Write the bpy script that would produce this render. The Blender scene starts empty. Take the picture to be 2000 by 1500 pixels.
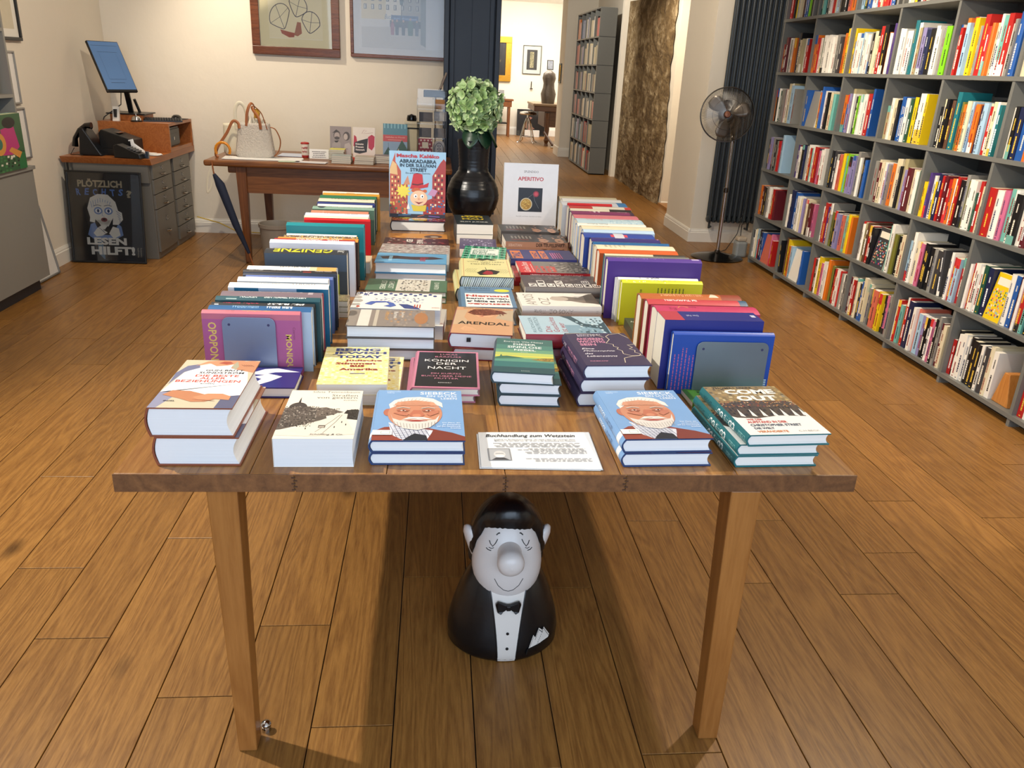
import bpy, bmesh, math, random
import numpy as np
from mathutils import Vector, Matrix
random.seed(7)
SC = bpy.context.scene
COL = SC.collection
PI = math.pi

# ------------------------------------------------------------------ camera
# rows = world X, Y, Z axes seen from the camera (camera 1.55 m above the floor)
RW = Matrix(((0.99527251, -0.01291447, -0.0962593),
             (-0.08488239, 0.3659828, -0.92674245),
             (0.04719763, 0.930532, 0.3631564)))
FPX = 1572.44
EYE = Vector((0, 0, 1.55))
cam_d = bpy.data.cameras.new('camera')
cam_d.sensor_width = 36
cam_d.lens = FPX * 36 / 2000
cam_d.clip_start = 0.05
cam_d.clip_end = 80
cam = bpy.data.objects.new('camera', cam_d)
COL.objects.link(cam)
cam.matrix_world = Matrix.Translation(EYE) @ RW.to_4x4()
SC.camera = cam

# ------------------------------------------------------------------ light
SC.view_settings.view_transform = 'Standard'
SC.view_settings.look = 'None'
SC.view_settings.gamma = 1
SC.view_settings.use_curve_mapping = False
SC.view_settings.exposure = 0.62
SC.cycles.max_bounces = 6
SC.cycles.diffuse_bounces = 3
SC.cycles.glossy_bounces = 3
SC.cycles.transmission_bounces = 4
SC.cycles.transparent_max_bounces = 8
SC.cycles.caustics_reflective = False
SC.cycles.caustics_refractive = False
SC.cycles.sample_clamp_indirect = 4

wd = bpy.data.worlds.new('world')
SC.world = wd
wd.use_nodes = True
wd.node_tree.nodes['Background'].inputs[0].default_value = (0.62, 0.75, 1.0, 1)
wd.node_tree.nodes['Background'].inputs[1].default_value = 0.22

def area_light(name, loc, target, sx, sy, energy, color):
    d = bpy.data.lights.new(name, 'AREA')
    d.shape = 'RECTANGLE'; d.size = sx; d.size_y = sy; d.energy = energy; d.color = color
    o = bpy.data.objects.new(name, d); COL.objects.link(o)
    o.location = loc
    o.rotation_euler = (Vector(target) - Vector(loc)).to_track_quat('-Z', 'Y').to_euler()
    return o

def spot_light(name, loc, target, energy, angle, color, radius=0.035, blend=0.5):
    d = bpy.data.lights.new(name, 'SPOT')
    d.energy = energy; d.spot_size = math.radians(angle); d.spot_blend = blend
    d.shadow_soft_size = radius; d.color = color
    o = bpy.data.objects.new(name, d); COL.objects.link(o)
    o.location = loc
    o.rotation_euler = (Vector(target) - Vector(loc)).to_track_quat('-Z', 'Y').to_euler()
    return o

WARM = (1.0, 0.85, 0.66)
NEUT = (1.0, 0.92, 0.80)
DAY = (0.66, 0.81, 1.0)
area_light('window_daylight', (0.2, -1.7, 1.75), (0.2, 4.0, 0.7), 4.6, 2.1, 80, DAY)
spot_light('ceiling_spot_a', (-2.07, 2.3, 2.82), (0.0, 2.6, 0.6), 250, 110, NEUT, 0.03, 0.6)
spot_light('ceiling_spot_b', (2.0, 2.9, 2.82), (1.0, 2.4, 0.3), 110, 105, WARM, 0.05, 0.7)
spot_light('ceiling_spot_c', (1.55, 3.2, 2.82), (2.9, 3.6, 1.0), 130, 90, WARM, 0.05, 0.7)
spot_light('ceiling_spot_d', (1.5, 5.2, 2.82), (2.9, 5.3, 1.0), 140, 90, WARM, 0.05, 0.7)
spot_light('ceiling_spot_e', (-1.95, 6.7, 2.82), (-1.2, 7.5, 0.9), 62, 110, WARM, 0.04, 0.8)
spot_light('ceiling_spot_f', (-0.9, 4.6, 2.82), (-1.9, 6.6, 0.7), 95, 100, WARM, 0.04, 0.7)
spot_light('ceiling_spot_g', (-1.0, 3.0, 2.82), (-2.3, 3.6, 0.0), 45, 110, WARM, 0.04, 0.8)
spot_light('pilaster_fill_spot', (1.3, 6.6, 2.82), (2.7, 8.6, 1.3), 80, 80, WARM, 0.05, 0.7)  # added fill spot that brightens the pilaster, no actual fixture
spot_light('ceiling_spot_h', (1.9, 9.7, 2.82), (3.0, 10.6, 1.1), 120, 100, WARM, 0.05, 0.7)
area_light('passage_fill', (1.4, 9.5, 2.9), (1.8, 9.5, 0.0), 1.6, 5.0, 30, NEUT)  # added soft fill lifting the passage and the pilaster's side, no actual lamp
spot_light('ceiling_spot_i', (1.3, 12.0, 2.82), (2.6, 14.5, 1.2), 130, 100, NEUT, 0.05, 0.7)
area_light('far_room_ceiling_light', (2.0, 19.2, 2.9), (2.2, 20.5, 0.0), 2.0, 2.0, 130, (1.0, 0.95, 0.88))
area_light('ceiling_wash', (0.2, 4.5, 2.9), (0.2, 4.5, 0.0), 4.5, 6.0, 12, NEUT)

# ------------------------------------------------------------------ helpers
def ray(px, py):
    return RW @ Vector(((px - 1000) / FPX, -(py - 750) / FPX, -1))
def on(px, py, axis, val):
    d = ray(px, py); t = (val - EYE[axis]) / d[axis]
    return EYE + d * t
def lin(h):
    if isinstance(h, str):
        h = h.lstrip('#'); h = h if len(h) == 6 else ''.join(q * 2 for q in h); c = [int(h[i:i + 2], 16) / 255 for i in (0, 2, 4)]
    else: c = list(h)
    return tuple((x / 12.92 if x <= 0.04045 else ((x + 0.055) / 1.055) ** 2.4) for x in c) + (1,)

MATS = {}
def nt(name):
    m = bpy.data.materials.new(name); m.use_nodes = True
    t = m.node_tree
    return m, t, t.nodes['Principled BSDF']
def node(t, kind, **kw):
    n = t.nodes.new(kind)
    for k, v in kw.items():
        if k.startswith('i_'): n.inputs[int(k[2:]) if k[2:].isdigit() else k[2:]].default_value = v
        else: setattr(n, k, v)
    return n
def mat(name, color, rough=0.5, metal=0.0, var=0.06, scale=30, bump=0.0, bscale=None, spec=0.5, coat=0.0):
    """plain painted / plastic / metal surface with a little procedural variation"""
    if name in MATS: return MATS[name]
    m, t, b = nt(name)
    c = lin(color)
    tc = node(t, 'ShaderNodeTexCoord')
    nz = node(t, 'ShaderNodeTexNoise'); nz.inputs['Scale'].default_value = scale; nz.inputs['Detail'].default_value = 3
    t.links.new(tc.outputs['Object'], nz.inputs['Vector'])
    mx = node(t, 'ShaderNodeMixRGB')
    mx.inputs[1].default_value = tuple(min(1, x * (1 + var)) for x in c[:3]) + (1,)
    mx.inputs[2].default_value = tuple(x * (1 - var) for x in c[:3]) + (1,)
    t.links.new(nz.outputs[0], mx.inputs[0]); t.links.new(mx.outputs[0], b.inputs['Base Color'])
    b.inputs['Roughness'].default_value = rough; b.inputs['Metallic'].default_value = metal
    b.inputs['Specular IOR Level'].default_value = spec
    b.inputs['Coat Weight'].default_value = coat
    if bump:
        n2 = node(t, 'ShaderNodeTexNoise'); n2.inputs['Scale'].default_value = bscale or scale * 3; n2.inputs['Detail'].default_value = 4
        t.links.new(tc.outputs['Object'], n2.inputs['Vector'])
        bp = node(t, 'ShaderNodeBump'); bp.inputs['Strength'].default_value = bump; bp.inputs['Distance'].default_value = 0.01
        t.links.new(n2.outputs[0], bp.inputs['Height']); t.links.new(bp.outputs[0], b.inputs['Normal'])
    MATS[name] = m
    return m

def wood(name, dark, light, axis=1, rough=0.35, scale=6, per_object=0.25, knots=True, bump=0.15, stretch=14, cell=False):
    """oak / cherry: stretched noise rings along one axis, offset per object"""
    if name in MATS: return MATS[name]
    m, t, b = nt(name)
    tc = node(t, 'ShaderNodeTexCoord'); oi = node(t, 'ShaderNodeObjectInfo')
    geo = node(t, 'ShaderNodeNewGeometry')
    mul = node(t, 'ShaderNodeMath', operation='MULTIPLY'); mul.inputs[1].default_value = 37.0
    t.links.new(oi.outputs['Random'], mul.inputs[0])
    cx = node(t, 'ShaderNodeCombineXYZ')
    for i in range(3): t.links.new(mul.outputs[0], cx.inputs[i])
    add = node(t, 'ShaderNodeVectorMath', operation='ADD')
    t.links.new(tc.outputs['Object'], add.inputs[0]); t.links.new(cx.outputs[0], add.inputs[1])
    mp = node(t, 'ShaderNodeMapping')
    sc = [scale * stretch / 4] * 3; sc[axis] = scale * 0.22
    mp.inputs['Scale'].default_value = sc
    t.links.new(add.outputs[0], mp.inputs['Vector'])
    # broad cathedral figure
    n1 = node(t, 'ShaderNodeTexNoise'); n1.inputs['Scale'].default_value = 0.45; n1.inputs['Detail'].default_value = 2; n1.inputs['Distortion'].default_value = 0.6
    t.links.new(mp.outputs[0], n1.inputs['Vector'])
    m1 = node(t, 'ShaderNodeMath', operation='MULTIPLY'); m1.inputs[1].default_value = 22.0
    t.links.new(n1.outputs[0], m1.inputs[0])
    fr = node(t, 'ShaderNodeMath', operation='PINGPONG'); fr.inputs[1].default_value = 1.0
    t.links.new(m1.outputs[0], fr.inputs[0])
    # fine pores
    n2 = node(t, 'ShaderNodeTexNoise'); n2.inputs['Scale'].default_value = 9.0; n2.inputs['Detail'].default_value = 6; n2.inputs['Roughness'].default_value = 0.7
    t.links.new(mp.outputs[0], n2.inputs['Vector'])
    mixf = node(t, 'ShaderNodeMath', operation='MULTIPLY_ADD'); mixf.inputs[1].default_value = 0.20
    t.links.new(fr.outputs[0], mixf.inputs[0])
    h = node(t, 'ShaderNodeMath', operation='MULTIPLY'); h.inputs[1].default_value = 0.66
    t.links.new(n2.outputs[0], h.inputs[0]); t.links.new(h.outputs[0], mixf.inputs[2])
    cr = node(t, 'ShaderNodeValToRGB')
    cr.color_ramp.elements[0].position = 0.19; cr.color_ramp.elements[0].color = lin(dark)
    cr.color_ramp.elements[1].position = 0.66; cr.color_ramp.elements[1].color = lin(light)
    t.links.new(mixf.outputs[0], cr.inputs[0])
    last = cr.outputs[0]
    if knots:
        mk = node(t, 'ShaderNodeMapping'); s2 = [4.5] * 3; s2[axis] = 2.2; mk.inputs['Scale'].default_value = s2
        t.links.new(add.outputs[0], mk.inputs['Vector'])
        vo = node(t, 'ShaderNodeTexVoronoi'); vo.inputs['Scale'].default_value = 0.42
        t.links.new(mk.outputs[0], vo.inputs['Vector'])
        kr = node(t, 'ShaderNodeValToRGB')
        kr.color_ramp.elements[0].position = 0.015; kr.color_ramp.elements[0].color = (0.75, 0.75, 0.75, 1)
        kr.color_ramp.elements[1].position = 0.07; kr.color_ramp.elements[1].color = (0, 0, 0, 1)
        t.links.new(vo.outputs['Distance'], kr.inputs[0])
        mk2 = node(t, 'ShaderNodeMixRGB'); mk2.inputs[2].default_value = tuple(x * 0.25 for x in lin(dark)[:3]) + (1,)
        t.links.new(kr.outputs[0], mk2.inputs[0]); t.links.new(last, mk2.inputs[1]); last = mk2.outputs[0]
    # every plank its own tone
    hs = node(t, 'ShaderNodeHueSaturation')
    mr = node(t, 'ShaderNodeMapRange'); mr.inputs['To Min'].default_value = 1 - per_object; mr.inputs['To Max'].default_value = 1 + per_object
    t.links.new(oi.outputs['Random'], mr.inputs['Value']); t.links.new(mr.outputs[0], hs.inputs['Value'])
    t.links.new(last, hs.inputs['Color'])
    t.links.new(hs.outputs[0], b.inputs['Base Color'])
    rr = node(t, 'ShaderNodeMapRange'); rr.inputs['To Min'].default_value = rough - 0.06; rr.inputs['To Max'].default_value = rough + 0.12
    t.links.new(n2.outputs[0], rr.inputs['Value']); t.links.new(rr.outputs[0], b.inputs['Roughness'])
    bp = node(t, 'ShaderNodeBump'); bp.inputs['Strength'].default_value = bump; bp.inputs['Distance'].default_value = 0.004
    t.links.new(mixf.outputs[0], bp.inputs['Height']); t.links.new(bp.outputs[0], b.inputs['Normal'])
    MATS[name] = m
    return m

def objcolor_mat(name, rough=0.4, page=False, coat=0.0):
    if name in MATS: return MATS[name]
    m, t, b = nt(name)
    oi = node(t, 'ShaderNodeObjectInfo'); tc = node(t, 'ShaderNodeTexCoord')
    nz = node(t, 'ShaderNodeTexNoise'); nz.inputs['Detail'].default_value = 2
    mp = node(t, 'ShaderNodeMapping')
    mp.inputs['Scale'].default_value = (2, 2, 900) if page else (9, 9, 9)
    nz.inputs['Scale'].default_value = 1.0
    t.links.new(tc.outputs['Object'], mp.inputs['Vector']); t.links.new(mp.outputs[0], nz.inputs['Vector'])
    mr = node(t, 'ShaderNodeMapRange'); mr.inputs['To Min'].default_value = 0.84 if page else 0.94; mr.inputs['To Max'].default_value = 1.08 if page else 1.06
    t.links.new(nz.outputs[0], mr.inputs['Value'])
    hs = node(t, 'ShaderNodeHueSaturation')
    t.links.new(mr.outputs[0], hs.inputs['Value']); t.links.new(oi.outputs['Color'], hs.inputs['Color'])
    t.links.new(hs.outputs[0], b.inputs['Base Color'])
    b.inputs['Roughness'].default_value = rough; b.inputs['Coat Weight'].default_value = coat
    if page:
        bp = node(t, 'ShaderNodeBump'); bp.inputs['Strength'].default_value = 0.25; bp.inputs['Distance'].default_value = 0.001
        t.links.new(nz.outputs[0], bp.inputs['Height']); t.links.new(bp.outputs[0], b.inputs['Normal'])
    MATS[name] = m
    return m
COVER = objcolor_mat('book_cover_paper', 0.38)
PAGES = objcolor_mat('page_edges', 0.8, True)

def print_mat(name, rough):
    m, t, b = nt(name)
    at = node(t, 'ShaderNodeVertexColor', layer_name='Col')
    tc = node(t, 'ShaderNodeTexCoord')
    nz = node(t, 'ShaderNodeTexNoise'); nz.inputs['Scale'].default_value = 30
    t.links.new(tc.outputs['Object'], nz.inputs['Vector'])
    mr = node(t, 'ShaderNodeMapRange'); mr.inputs['To Min'].default_value = 0.96; mr.inputs['To Max'].default_value = 1.04
    t.links.new(nz.outputs[0], mr.inputs['Value'])
    hs = node(t, 'ShaderNodeHueSaturation'); t.links.new(mr.outputs[0], hs.inputs['Value'])
    t.links.new(at.outputs[0], hs.inputs['Color']); t.links.new(hs.outputs[0], b.inputs['Base Color'])
    b.inputs['Roughness'].default_value = rough
    MATS[name] = m
    return m
PRINT = print_mat('printed_ink', 0.38)

class MB:
    def __init__(s): s.v = []; s.f = []; s.m = []
    def add(s, vs, fs, mi=0):
        o = len(s.v); s.v += [tuple(v) for v in vs]
        s.f += [tuple(i + o for i in f) for f in fs]; s.m += [mi] * len(fs)
    def box(s, x0, y0, z0, x1, y1, z1, mi=0, M=None):
        vs = [Vector(p) for p in ((x0, y0, z0), (x1, y0, z0), (x1, y1, z0), (x0, y1, z0), (x0, y0, z1), (x1, y0, z1), (x1, y1, z1), (x0, y1, z1))]
        if M: vs = [M @ v for v in vs]
        s.add(vs, [(0, 3, 2, 1), (4, 5, 6, 7), (0, 1, 5, 4), (1, 2, 6, 5), (2, 3, 7, 6), (3, 0, 4, 7)], mi)
    def prism(s, pts, d, mi=0, M=None):
        """pts: 3-D polygon, d: extrusion vector"""
        n = len(pts); d = Vector(d)
        vs = [Vector(p) for p in pts]; vs += [v + d for v in vs]
        if M: vs = [M @ v for v in vs]
        s.add(vs, [tuple(range(n))[::-1], tuple(range(n, 2 * n))] + [(i, (i + 1) % n, n + (i + 1) % n, n + i) for i in range(n)], mi)
    def tube(s, pts, r, n=8, mi=0, caps=True, flat=1.0):
        pts = [Vector(p) for p in pts]; rs = r if isinstance(r, (list, tuple)) else [r] * len(pts)
        vs = []; up = None
        for i, p in enumerate(pts):
            d = (pts[min(i + 1, len(pts) - 1)] - pts[max(i - 1, 0)]).normalized()
            if up is None:
                up = Vector((0, 0, 1)) if abs(d.z) < 0.9 else Vector((0, 1, 0))
            a = d.cross(up).normalized(); bb = a.cross(d).normalized(); up = bb
            for k in range(n):
                t = 2 * PI * k / n
                vs.append(p + a * math.cos(t) * rs[i] + bb * math.sin(t) * rs[i] * flat)
        fs = [(i * n + k, i * n + (k + 1) % n, (i + 1) * n + (k + 1) % n, (i + 1) * n + k) for i in range(len(pts) - 1) for k in range(n)]
        if caps: fs += [tuple(range(n))[::-1], tuple((len(pts) - 1) * n + k for k in range(n))]
        s.add(vs, fs, mi)
    def lathe(s, prof, n=24, c=(0, 0, 0), sx=1, sy=1, mi=0, M=None):
        vs = []
        for r, z in prof:
            for k in range(n):
                t = 2 * PI * k / n
                v = Vector((c[0] + r * math.cos(t) * sx, c[1] + r * math.sin(t) * sy, c[2] + z))
                vs.append(M @ v if M else v)
        fs = [(i * n + k, i * n + (k + 1) % n, (i + 1) * n + (k + 1) % n, (i + 1) * n + k) for i in range(len(prof) - 1) for k in range(n)]
        if prof[0][0] > 1e-4: fs.append(tuple(range(n))[::-1])
        if prof[-1][0] > 1e-4: fs.append(tuple((len(prof) - 1) * n + k for k in range(n)))
        s.add(vs, fs, mi)
    def build(s, name, mats, parent=None, smooth=False, bevel=0.0, color=None, M=None):
        me = bpy.data.meshes.new(name)
        me.from_pydata(s.v, [], s.f)
        for m in (mats if isinstance(mats, (list, tuple)) else [mats]): me.materials.append(m)
        if any(s.m): me.polygons.foreach_set('material_index', s.m)
        me.update()
        if smooth:
            me.polygons.foreach_set('use_smooth', [True] * len(me.polygons))
            try: me.set_sharp_from_angle(angle=math.radians(smooth if smooth is not True else 40))
            except Exception: pass
        o = bpy.data.objects.new(name, me); COL.objects.link(o)
        if parent: o.parent = parent
        if M is not None: o.matrix_local = M
        if color is not None: o.color = lin(color)
        if bevel:
            bm = o.modifiers.new('edge', 'BEVEL'); bm.width = bevel; bm.segments = 2; bm.limit_method = 'ANGLE'; bm.angle_limit = math.radians(40)
        return o

def empty(name, loc=(0, 0, 0), rz=0, M=None):
    o = bpy.data.objects.new(name, None); COL.objects.link(o)
    o.empty_display_size = 0.05
    if M is not None: o.matrix_world = M
    else: o.location = loc; o.rotation_euler = (0, 0, rz)
    return o
def tag(o, label, cat, group=None, kind=None):
    o['label'] = label; o['category'] = cat
    if group: o['group'] = group
    if kind: o['kind'] = kind
    return o
def thing(name, label, cat, loc=(0, 0, 0), rz=0, group=None, M=None):
    return tag(empty(name, loc, rz, M), label, cat, group)
def struct(o): o['kind'] = 'structure'; return o
def boxo(name, x0, y0, z0, x1, y1, z1, m, parent=None, bevel=0.0, M=None, color=None):
    b = MB(); b.box(x0, y0, z0, x1, y1, z1)
    return b.build(name, m, parent, bevel=bevel, M=M, color=color)

# ---- lettering and flat print
TXT = {}
def text_geo(s, bold=0.0, shear=0.0, space=1.0):
    k = (s, bold, shear, space)
    if k in TXT: return TXT[k]
    cu = bpy.data.curves.new('lettering_source', 'FONT'); cu.body = s; cu.resolution_u = 2
    cu.offset = bold; cu.shear = shear; cu.space_character = space
    o = bpy.data.objects.new('lettering_source', cu)
    me = o.to_mesh()
    v = np.empty(len(me.vertices) * 3); me.vertices.foreach_get('co', v); v = v.reshape(-1, 3)[:, :2].copy()
    f = [tuple(p.vertices) for p in me.polygons]
    o.to_mesh_clear(); bpy.data.objects.remove(o); bpy.data.curves.remove(cu)
    if len(v):
        mn = v.min(0); mxv = v.max(0); ext = mxv - mn; ext[ext == 0] = 1
        v = (v - mn) / ext; asp = ext[0] / ext[1]
    else: asp = 1
    TXT[k] = (v, f, asp)
    return TXT[k]

class Print:
    """flat print: coloured outlines laid over each other by hundredths of a millimetre; w,h in metres, drawn in 0..1"""
    def __init__(s, w=1, h=1, step=2.5e-5): s.w = w; s.h = h; s.v = []; s.f = []; s.c = []; s.z = 0; s.step = step
    def _add(s, pts, faces, col):
        s.z += s.step; o = len(s.v)
        s.v += [(p[0] * s.w, p[1] * s.h, s.z) for p in pts]
        s.f += [tuple(i + o for i in f) for f in faces]
        s.c += [lin(col)] * len(faces); return s
    def poly(s, pts, col): return s._add(pts, [tuple(range(len(pts)))], col)
    def rect(s, x, y, w, h, col): return s.poly([(x, y), (x + w, y), (x + w, y + h), (x, y + h)], col)
    def ell(s, cx, cy, rx, ry, col, n=20, a=0, t0=0, t1=2 * PI):
        ca, sa = math.cos(a), math.sin(a); k = s.w / s.h
        pts = []
        for i in range(n if t1 - t0 > 6.2 else n + 1):
            t = t0 + (t1 - t0) * i / n
            u, v = rx * math.cos(t), ry * math.sin(t)
            pts.append((cx + u * ca - v * sa / k, cy + u * sa * k + v * ca))
        return s.poly(pts, col)
    def line(s, pts, wd, col):
        """wd in metres"""
        P = [Vector((p[0] * s.w, p[1] * s.h)) for p in pts]; L = []; Rr = []
        for i, p in enumerate(P):
            d = (P[min(i + 1, len(P) - 1)] - P[max(i - 1, 0)])
            d = d.normalized() if d.length > 1e-9 else Vector((1, 0))
            nn = Vector((-d.y, d.x)) * wd / 2
            L.append(p + nn); Rr.append(p - nn)
        n = len(P); vs = [(q.x / s.w, q.y / s.h) for q in L + Rr]
        return s._add(vs, [(i, i + 1, n + i + 1, n + i) for i in range(n - 1)], col)
    def text(s, t, x, y, w, h, col, bold=0.0, shear=0.0, rot=0, space=1.0):
        """fit the string into the box x,y,w,h (0..1). rot: 0, 90 (reads upward), -90 (reads downward), 180"""
        v, f, asp = text_geo(t, bold, shear, space)
        if not len(v): return s
        u, q = v[:, 0], v[:, 1]
        if rot == 0: X, Y = u, q
        elif rot == 90: X, Y = 1 - q, u
        elif rot == -90: X, Y = q, 1 - u
        else: X, Y = 1 - u, 1 - q
        return s._add(list(zip(x + X * w, y + Y * h)), f, col)
    def mosaic(s, x, y, w, h, nx, ny, pal, seed=1, skip=0.0):
        r = random.Random(seed); s.z += s.step
        for i in range(nx):
            for j in range(ny):
                if r.random() < skip: continue
                jx, jy = r.uniform(-.3, .3) * w / nx, r.uniform(-.3, .3) * h / ny
                o = len(s.v); a = w / nx * r.uniform(.5, .8); b = h / ny * r.uniform(.5, .8)
                cx, cy = x + (i + .5) * w / nx + jx, y + (j + .5) * h / ny + jy
                cx = min(max(cx, x + a / 2), x + w - a / 2); cy = min(max(cy, y + b / 2), y + h - b / 2)
                zz = s.z + r.random() * s.step * .8
                s.v += [((cx + p * a) * s.w, (cy + q * b) * s.h, zz) for p, q in ((-.5, -.4), (.4, -.5), (.5, .4), (-.4, .5))]
                s.f.append((o, o + 1, o + 2, o + 3)); s.c.append(lin(r.choice(pal)))
        s.z += s.step
        return s
    def lines(s, x, y, w, h, n, col, seed=1, fill=.5, align='l', vert=False, words=True):
        """tiny unreadable copy: rows of short dashes"""
        r = random.Random(seed); s.z += s.step
        for i in range(n):
            L = w * r.uniform(.75, 1)
            x0 = x if align == 'l' else (x + w - L if align == 'r' else x + (w - L) / 2)
            yy = y + h - (i + 1) * h / n; cx = x0
            while cx < x0 + L:
                ww = w * r.uniform(.03, .10) if words else L
                ww = min(ww, x0 + L - cx)
                o = len(s.v)
                q = [(cx, yy), (cx + ww, yy), (cx + ww, yy + h / n * fill), (cx, yy + h / n * fill)]
                if vert: q = [(x + (p[1] - y) / h * w, y + (p[0] - x) / w * h) for p in q]
                s.v += [(a * s.w, b * s.h, s.z) for a, b in q]
                s.f.append((o, o + 1, o + 2, o + 3)); s.c.append(lin(col))
                cx += ww + w * .018
        return s
    def build(s, name, parent=None, M=None, m=None):
        if not s.f: return None
        me = bpy.data.meshes.new(name); me.from_pydata(s.v, [], s.f)
        ca = me.color_attributes.new('Col', 'FLOAT_COLOR', 'CORNER')
        arr = []
        for f, c in zip(s.f, s.c): arr += list(c) * len(f)
        ca.data.foreach_set('color', arr)
        me.materials.append(m or PRINT); me.update()
        o = bpy.data.objects.new(name, me); COL.objects.link(o)
        if parent: o.parent = parent
        if M is not None: o.matrix_local = M
        return o

# ---- books. book frame: spine at x=0, fore-edge at x=W, tail y=0, head y=D, front cover on top (z=T)
PAGE = '#efe9dc'
def cover_mesh(W, D, T, hard):
    b = min(0.003 if hard else 0.0008, T * .2); n = 8
    bul = min(T * .16 + .002, .0075) if hard else 0.0
    so = [(-bul * math.sin(PI * k / n), T * (1 - k / n)) for k in range(n + 1)]
    si = [(b - bul * math.sin(PI * k / n), b + (T - 2 * b) * (1 - k / n)) for k in range(n + 1)]
    out = [(W, T)] + so + [(W, 0)]; inn = [(W, T - b)] + si + [(W, b)]
    mb = MB(); N = len(out)
    vs = [(x, 0, z) for x, z in out] + [(x, 0, z) for x, z in inn] + [(x, D, z) for x, z in out] + [(x, D, z) for x, z in inn]
    fs = []
    for i in range(N - 1):
        fs += [(i, i + 1, N + i + 1, N + i), (2 * N + i + 1, 2 * N + i, 3 * N + i, 3 * N + i + 1),
               (i + 1, i, 2 * N + i, 2 * N + i + 1), (N + i, N + i + 1, 3 * N + i + 1, 3 * N + i)]
    fs += [(0, N, 3 * N, 2 * N), (2 * N - 1, N - 1, 3 * N - 1, 4 * N - 1)]
    mb.add(vs, fs); return mb, b, bul
def page_mesh(W, D, T, hard, b, bul):
    q = 0.0035 if hard else 0.0006; n = 8; cc = T * (.16 if hard else .03)
    z0, z1 = b, T - b
    sp = [(b + .0004 - bul * .8 * math.sin(PI * k / n), z1 - (z1 - z0) * k / n) for k in range(n + 1)]
    fe = [(W - q - cc * math.sin(PI * k / n), z0 + (z1 - z0) * k / n) for k in range(n + 1)]
    ring = sp + fe; N = len(ring)
    mb = MB()
    vs = [(x, q, z) for x, z in ring] + [(x, D - q, z) for x, z in ring]
    fs = [(i, (i + 1) % N, N + (i + 1) % N, N + i) for i in range(N)]
    # caps as strips between spine and fore-edge
    for k in range(n):
        a, a2, c, c2 = k, k + 1, 2 * n + 1 - k, 2 * n - k
        fs += [(a, c, c2, a2), (N + a, N + a2, N + c2, N + c)]
    mb.add(vs, fs); return mb

def book(label, M, W, D, T, color, hard=True, page=PAGE, front=None, spine=None, back=None, group=None, extra=None, head_band=None):
    """M: matrix of the book frame; front/spine/back: functions that draw into a Print"""
    r = thing('book', label, 'book', group=group, M=M)
    cm, b, bul = cover_mesh(W, D, T, hard)
    cm.build('cover', COVER, r, smooth=35, color=color)
    page_mesh(W, D, T, hard, b, bul).build('page_block', PAGES, r, smooth=35, color=page)
    if front:
        p = Print(W, D); front(p); p.build('cover_print', r, Matrix.Translation((0, 0, T)))
    if back:
        # back cover: seen from below, x runs from fore-edge to spine
        p = Print(W, D); back(p)
        p.build('back_print', r, Matrix.Translation((W, 0, 0)) @ Matrix.Rotation(PI, 4, 'Y'))
    if spine:
        # spine strip: u along tail->head, v from back (0) to front... drawn on a plane then wrapped onto the rounded spine
        p = Print(D, T); spine(p)
        sp_ = p.build('spine_print', r)
        if sp_: wrap_spine(sp_, T, bul)
        if sp_: sp_['kind'] = 'stuff'
    if extra: extra(r)
    return r
def wrap_spine(o, T, bul):
    """cut the flat print into strips so that it follows the rounded spine, then wrap it"""
    if bul > .0008 and T > .022:
        bm = bmesh.new(); bm.from_mesh(o.data)
        n = 8 if T > .04 else 5
        for k in range(1, n):
            bmesh.ops.bisect_plane(bm, geom=bm.verts[:] + bm.edges[:] + bm.faces[:], plane_co=(0, T * k / n, 0), plane_no=(0, 1, 0), dist=1e-7)
        bm.to_mesh(o.data); bm.free()
    for v in o.data.vertices:
        x, y, z = v.co
        zz = T - y
        v.co = (-bul * math.sin(PI * min(max(zz / T, 0), 1)) - z - .00022, x, zz)
    o.data.update()
def bend_spine(p, T, bul):
    out = []
    for x, y, z in p.v:
        # drawn u (0..D) along the spine, v (0..T) across; v=0 is the front-cover side when the letters' tops face the back cover
        zz = T - y
        nx = -bul * math.sin(PI * min(max(zz / T, 0), 1)) - z - .00006
        out.append((nx, x, zz))
    p.v = out

def M_flat(x, y, z, rot=0.0):
    return Matrix.Translation((x, y, z)) @ Matrix.Rotation(math.radians(rot), 4, 'Z')
def band(p, x, w, col, y0=0.0, y1=1.0, n=8):
    """coloured band round the spine from y0 to y1"""
    pts = []; fs = []
    for k in range(n + 1):
        y = y0 + (y1 - y0) * k / n; pts += [(x, y), (x + w, y)]
    for k in range(n): fs.append((2 * k, 2 * k + 1, 2 * k + 3, 2 * k + 2))
    return p._add(pts, fs, col)
# ================================================================== setting
OAK = wood('oak_floor', '#6b4520', '#a2743a', 1, 0.34, 8, 0.11, True, 0.12)
CHERRY = wood('cherry_wood', '#744620', '#b07f43', 1, 0.28, 5, 0.10, False, 0.05)
CHERRY_X = wood('cherry_wood_cross', '#8f5326', '#c08046', 0, 0.30, 5, 0.10, False, 0.05)
CHERRY_Z = wood('cherry_wood_upright', '#8a5726', '#a9733a', 2, 0.32, 5, 0.06, False, 0.05)
ENDGRAIN = wood('cherry_end_grain', '#543620', '#7d5532', 1, 0.42, 9, 0.16, False, 0.1, stretch=5)
WALL = mat('white_plaster', '#ebe3d3', 0.9, var=0.02, scale=2, bump=0.35, bscale=9)
WHITE = mat('white_paint', '#eeeae0', 0.5, var=0.01)
GREY = mat('grey_shelf_lacquer', '#6f706c', 0.45, var=0.03, scale=6)
GREYD = mat('grey_shelf_back', '#55575a', 0.6, var=0.03, scale=6)
NAVY = mat('navy_steel_paint', '#27313f', 0.42, var=0.08, scale=5, bump=0.1)
DARK = mat('dark_gap', '#1a130c', 0.9)
BLACK = mat('black_plastic', '#0c0d10', 0.35, var=0.1)
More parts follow.
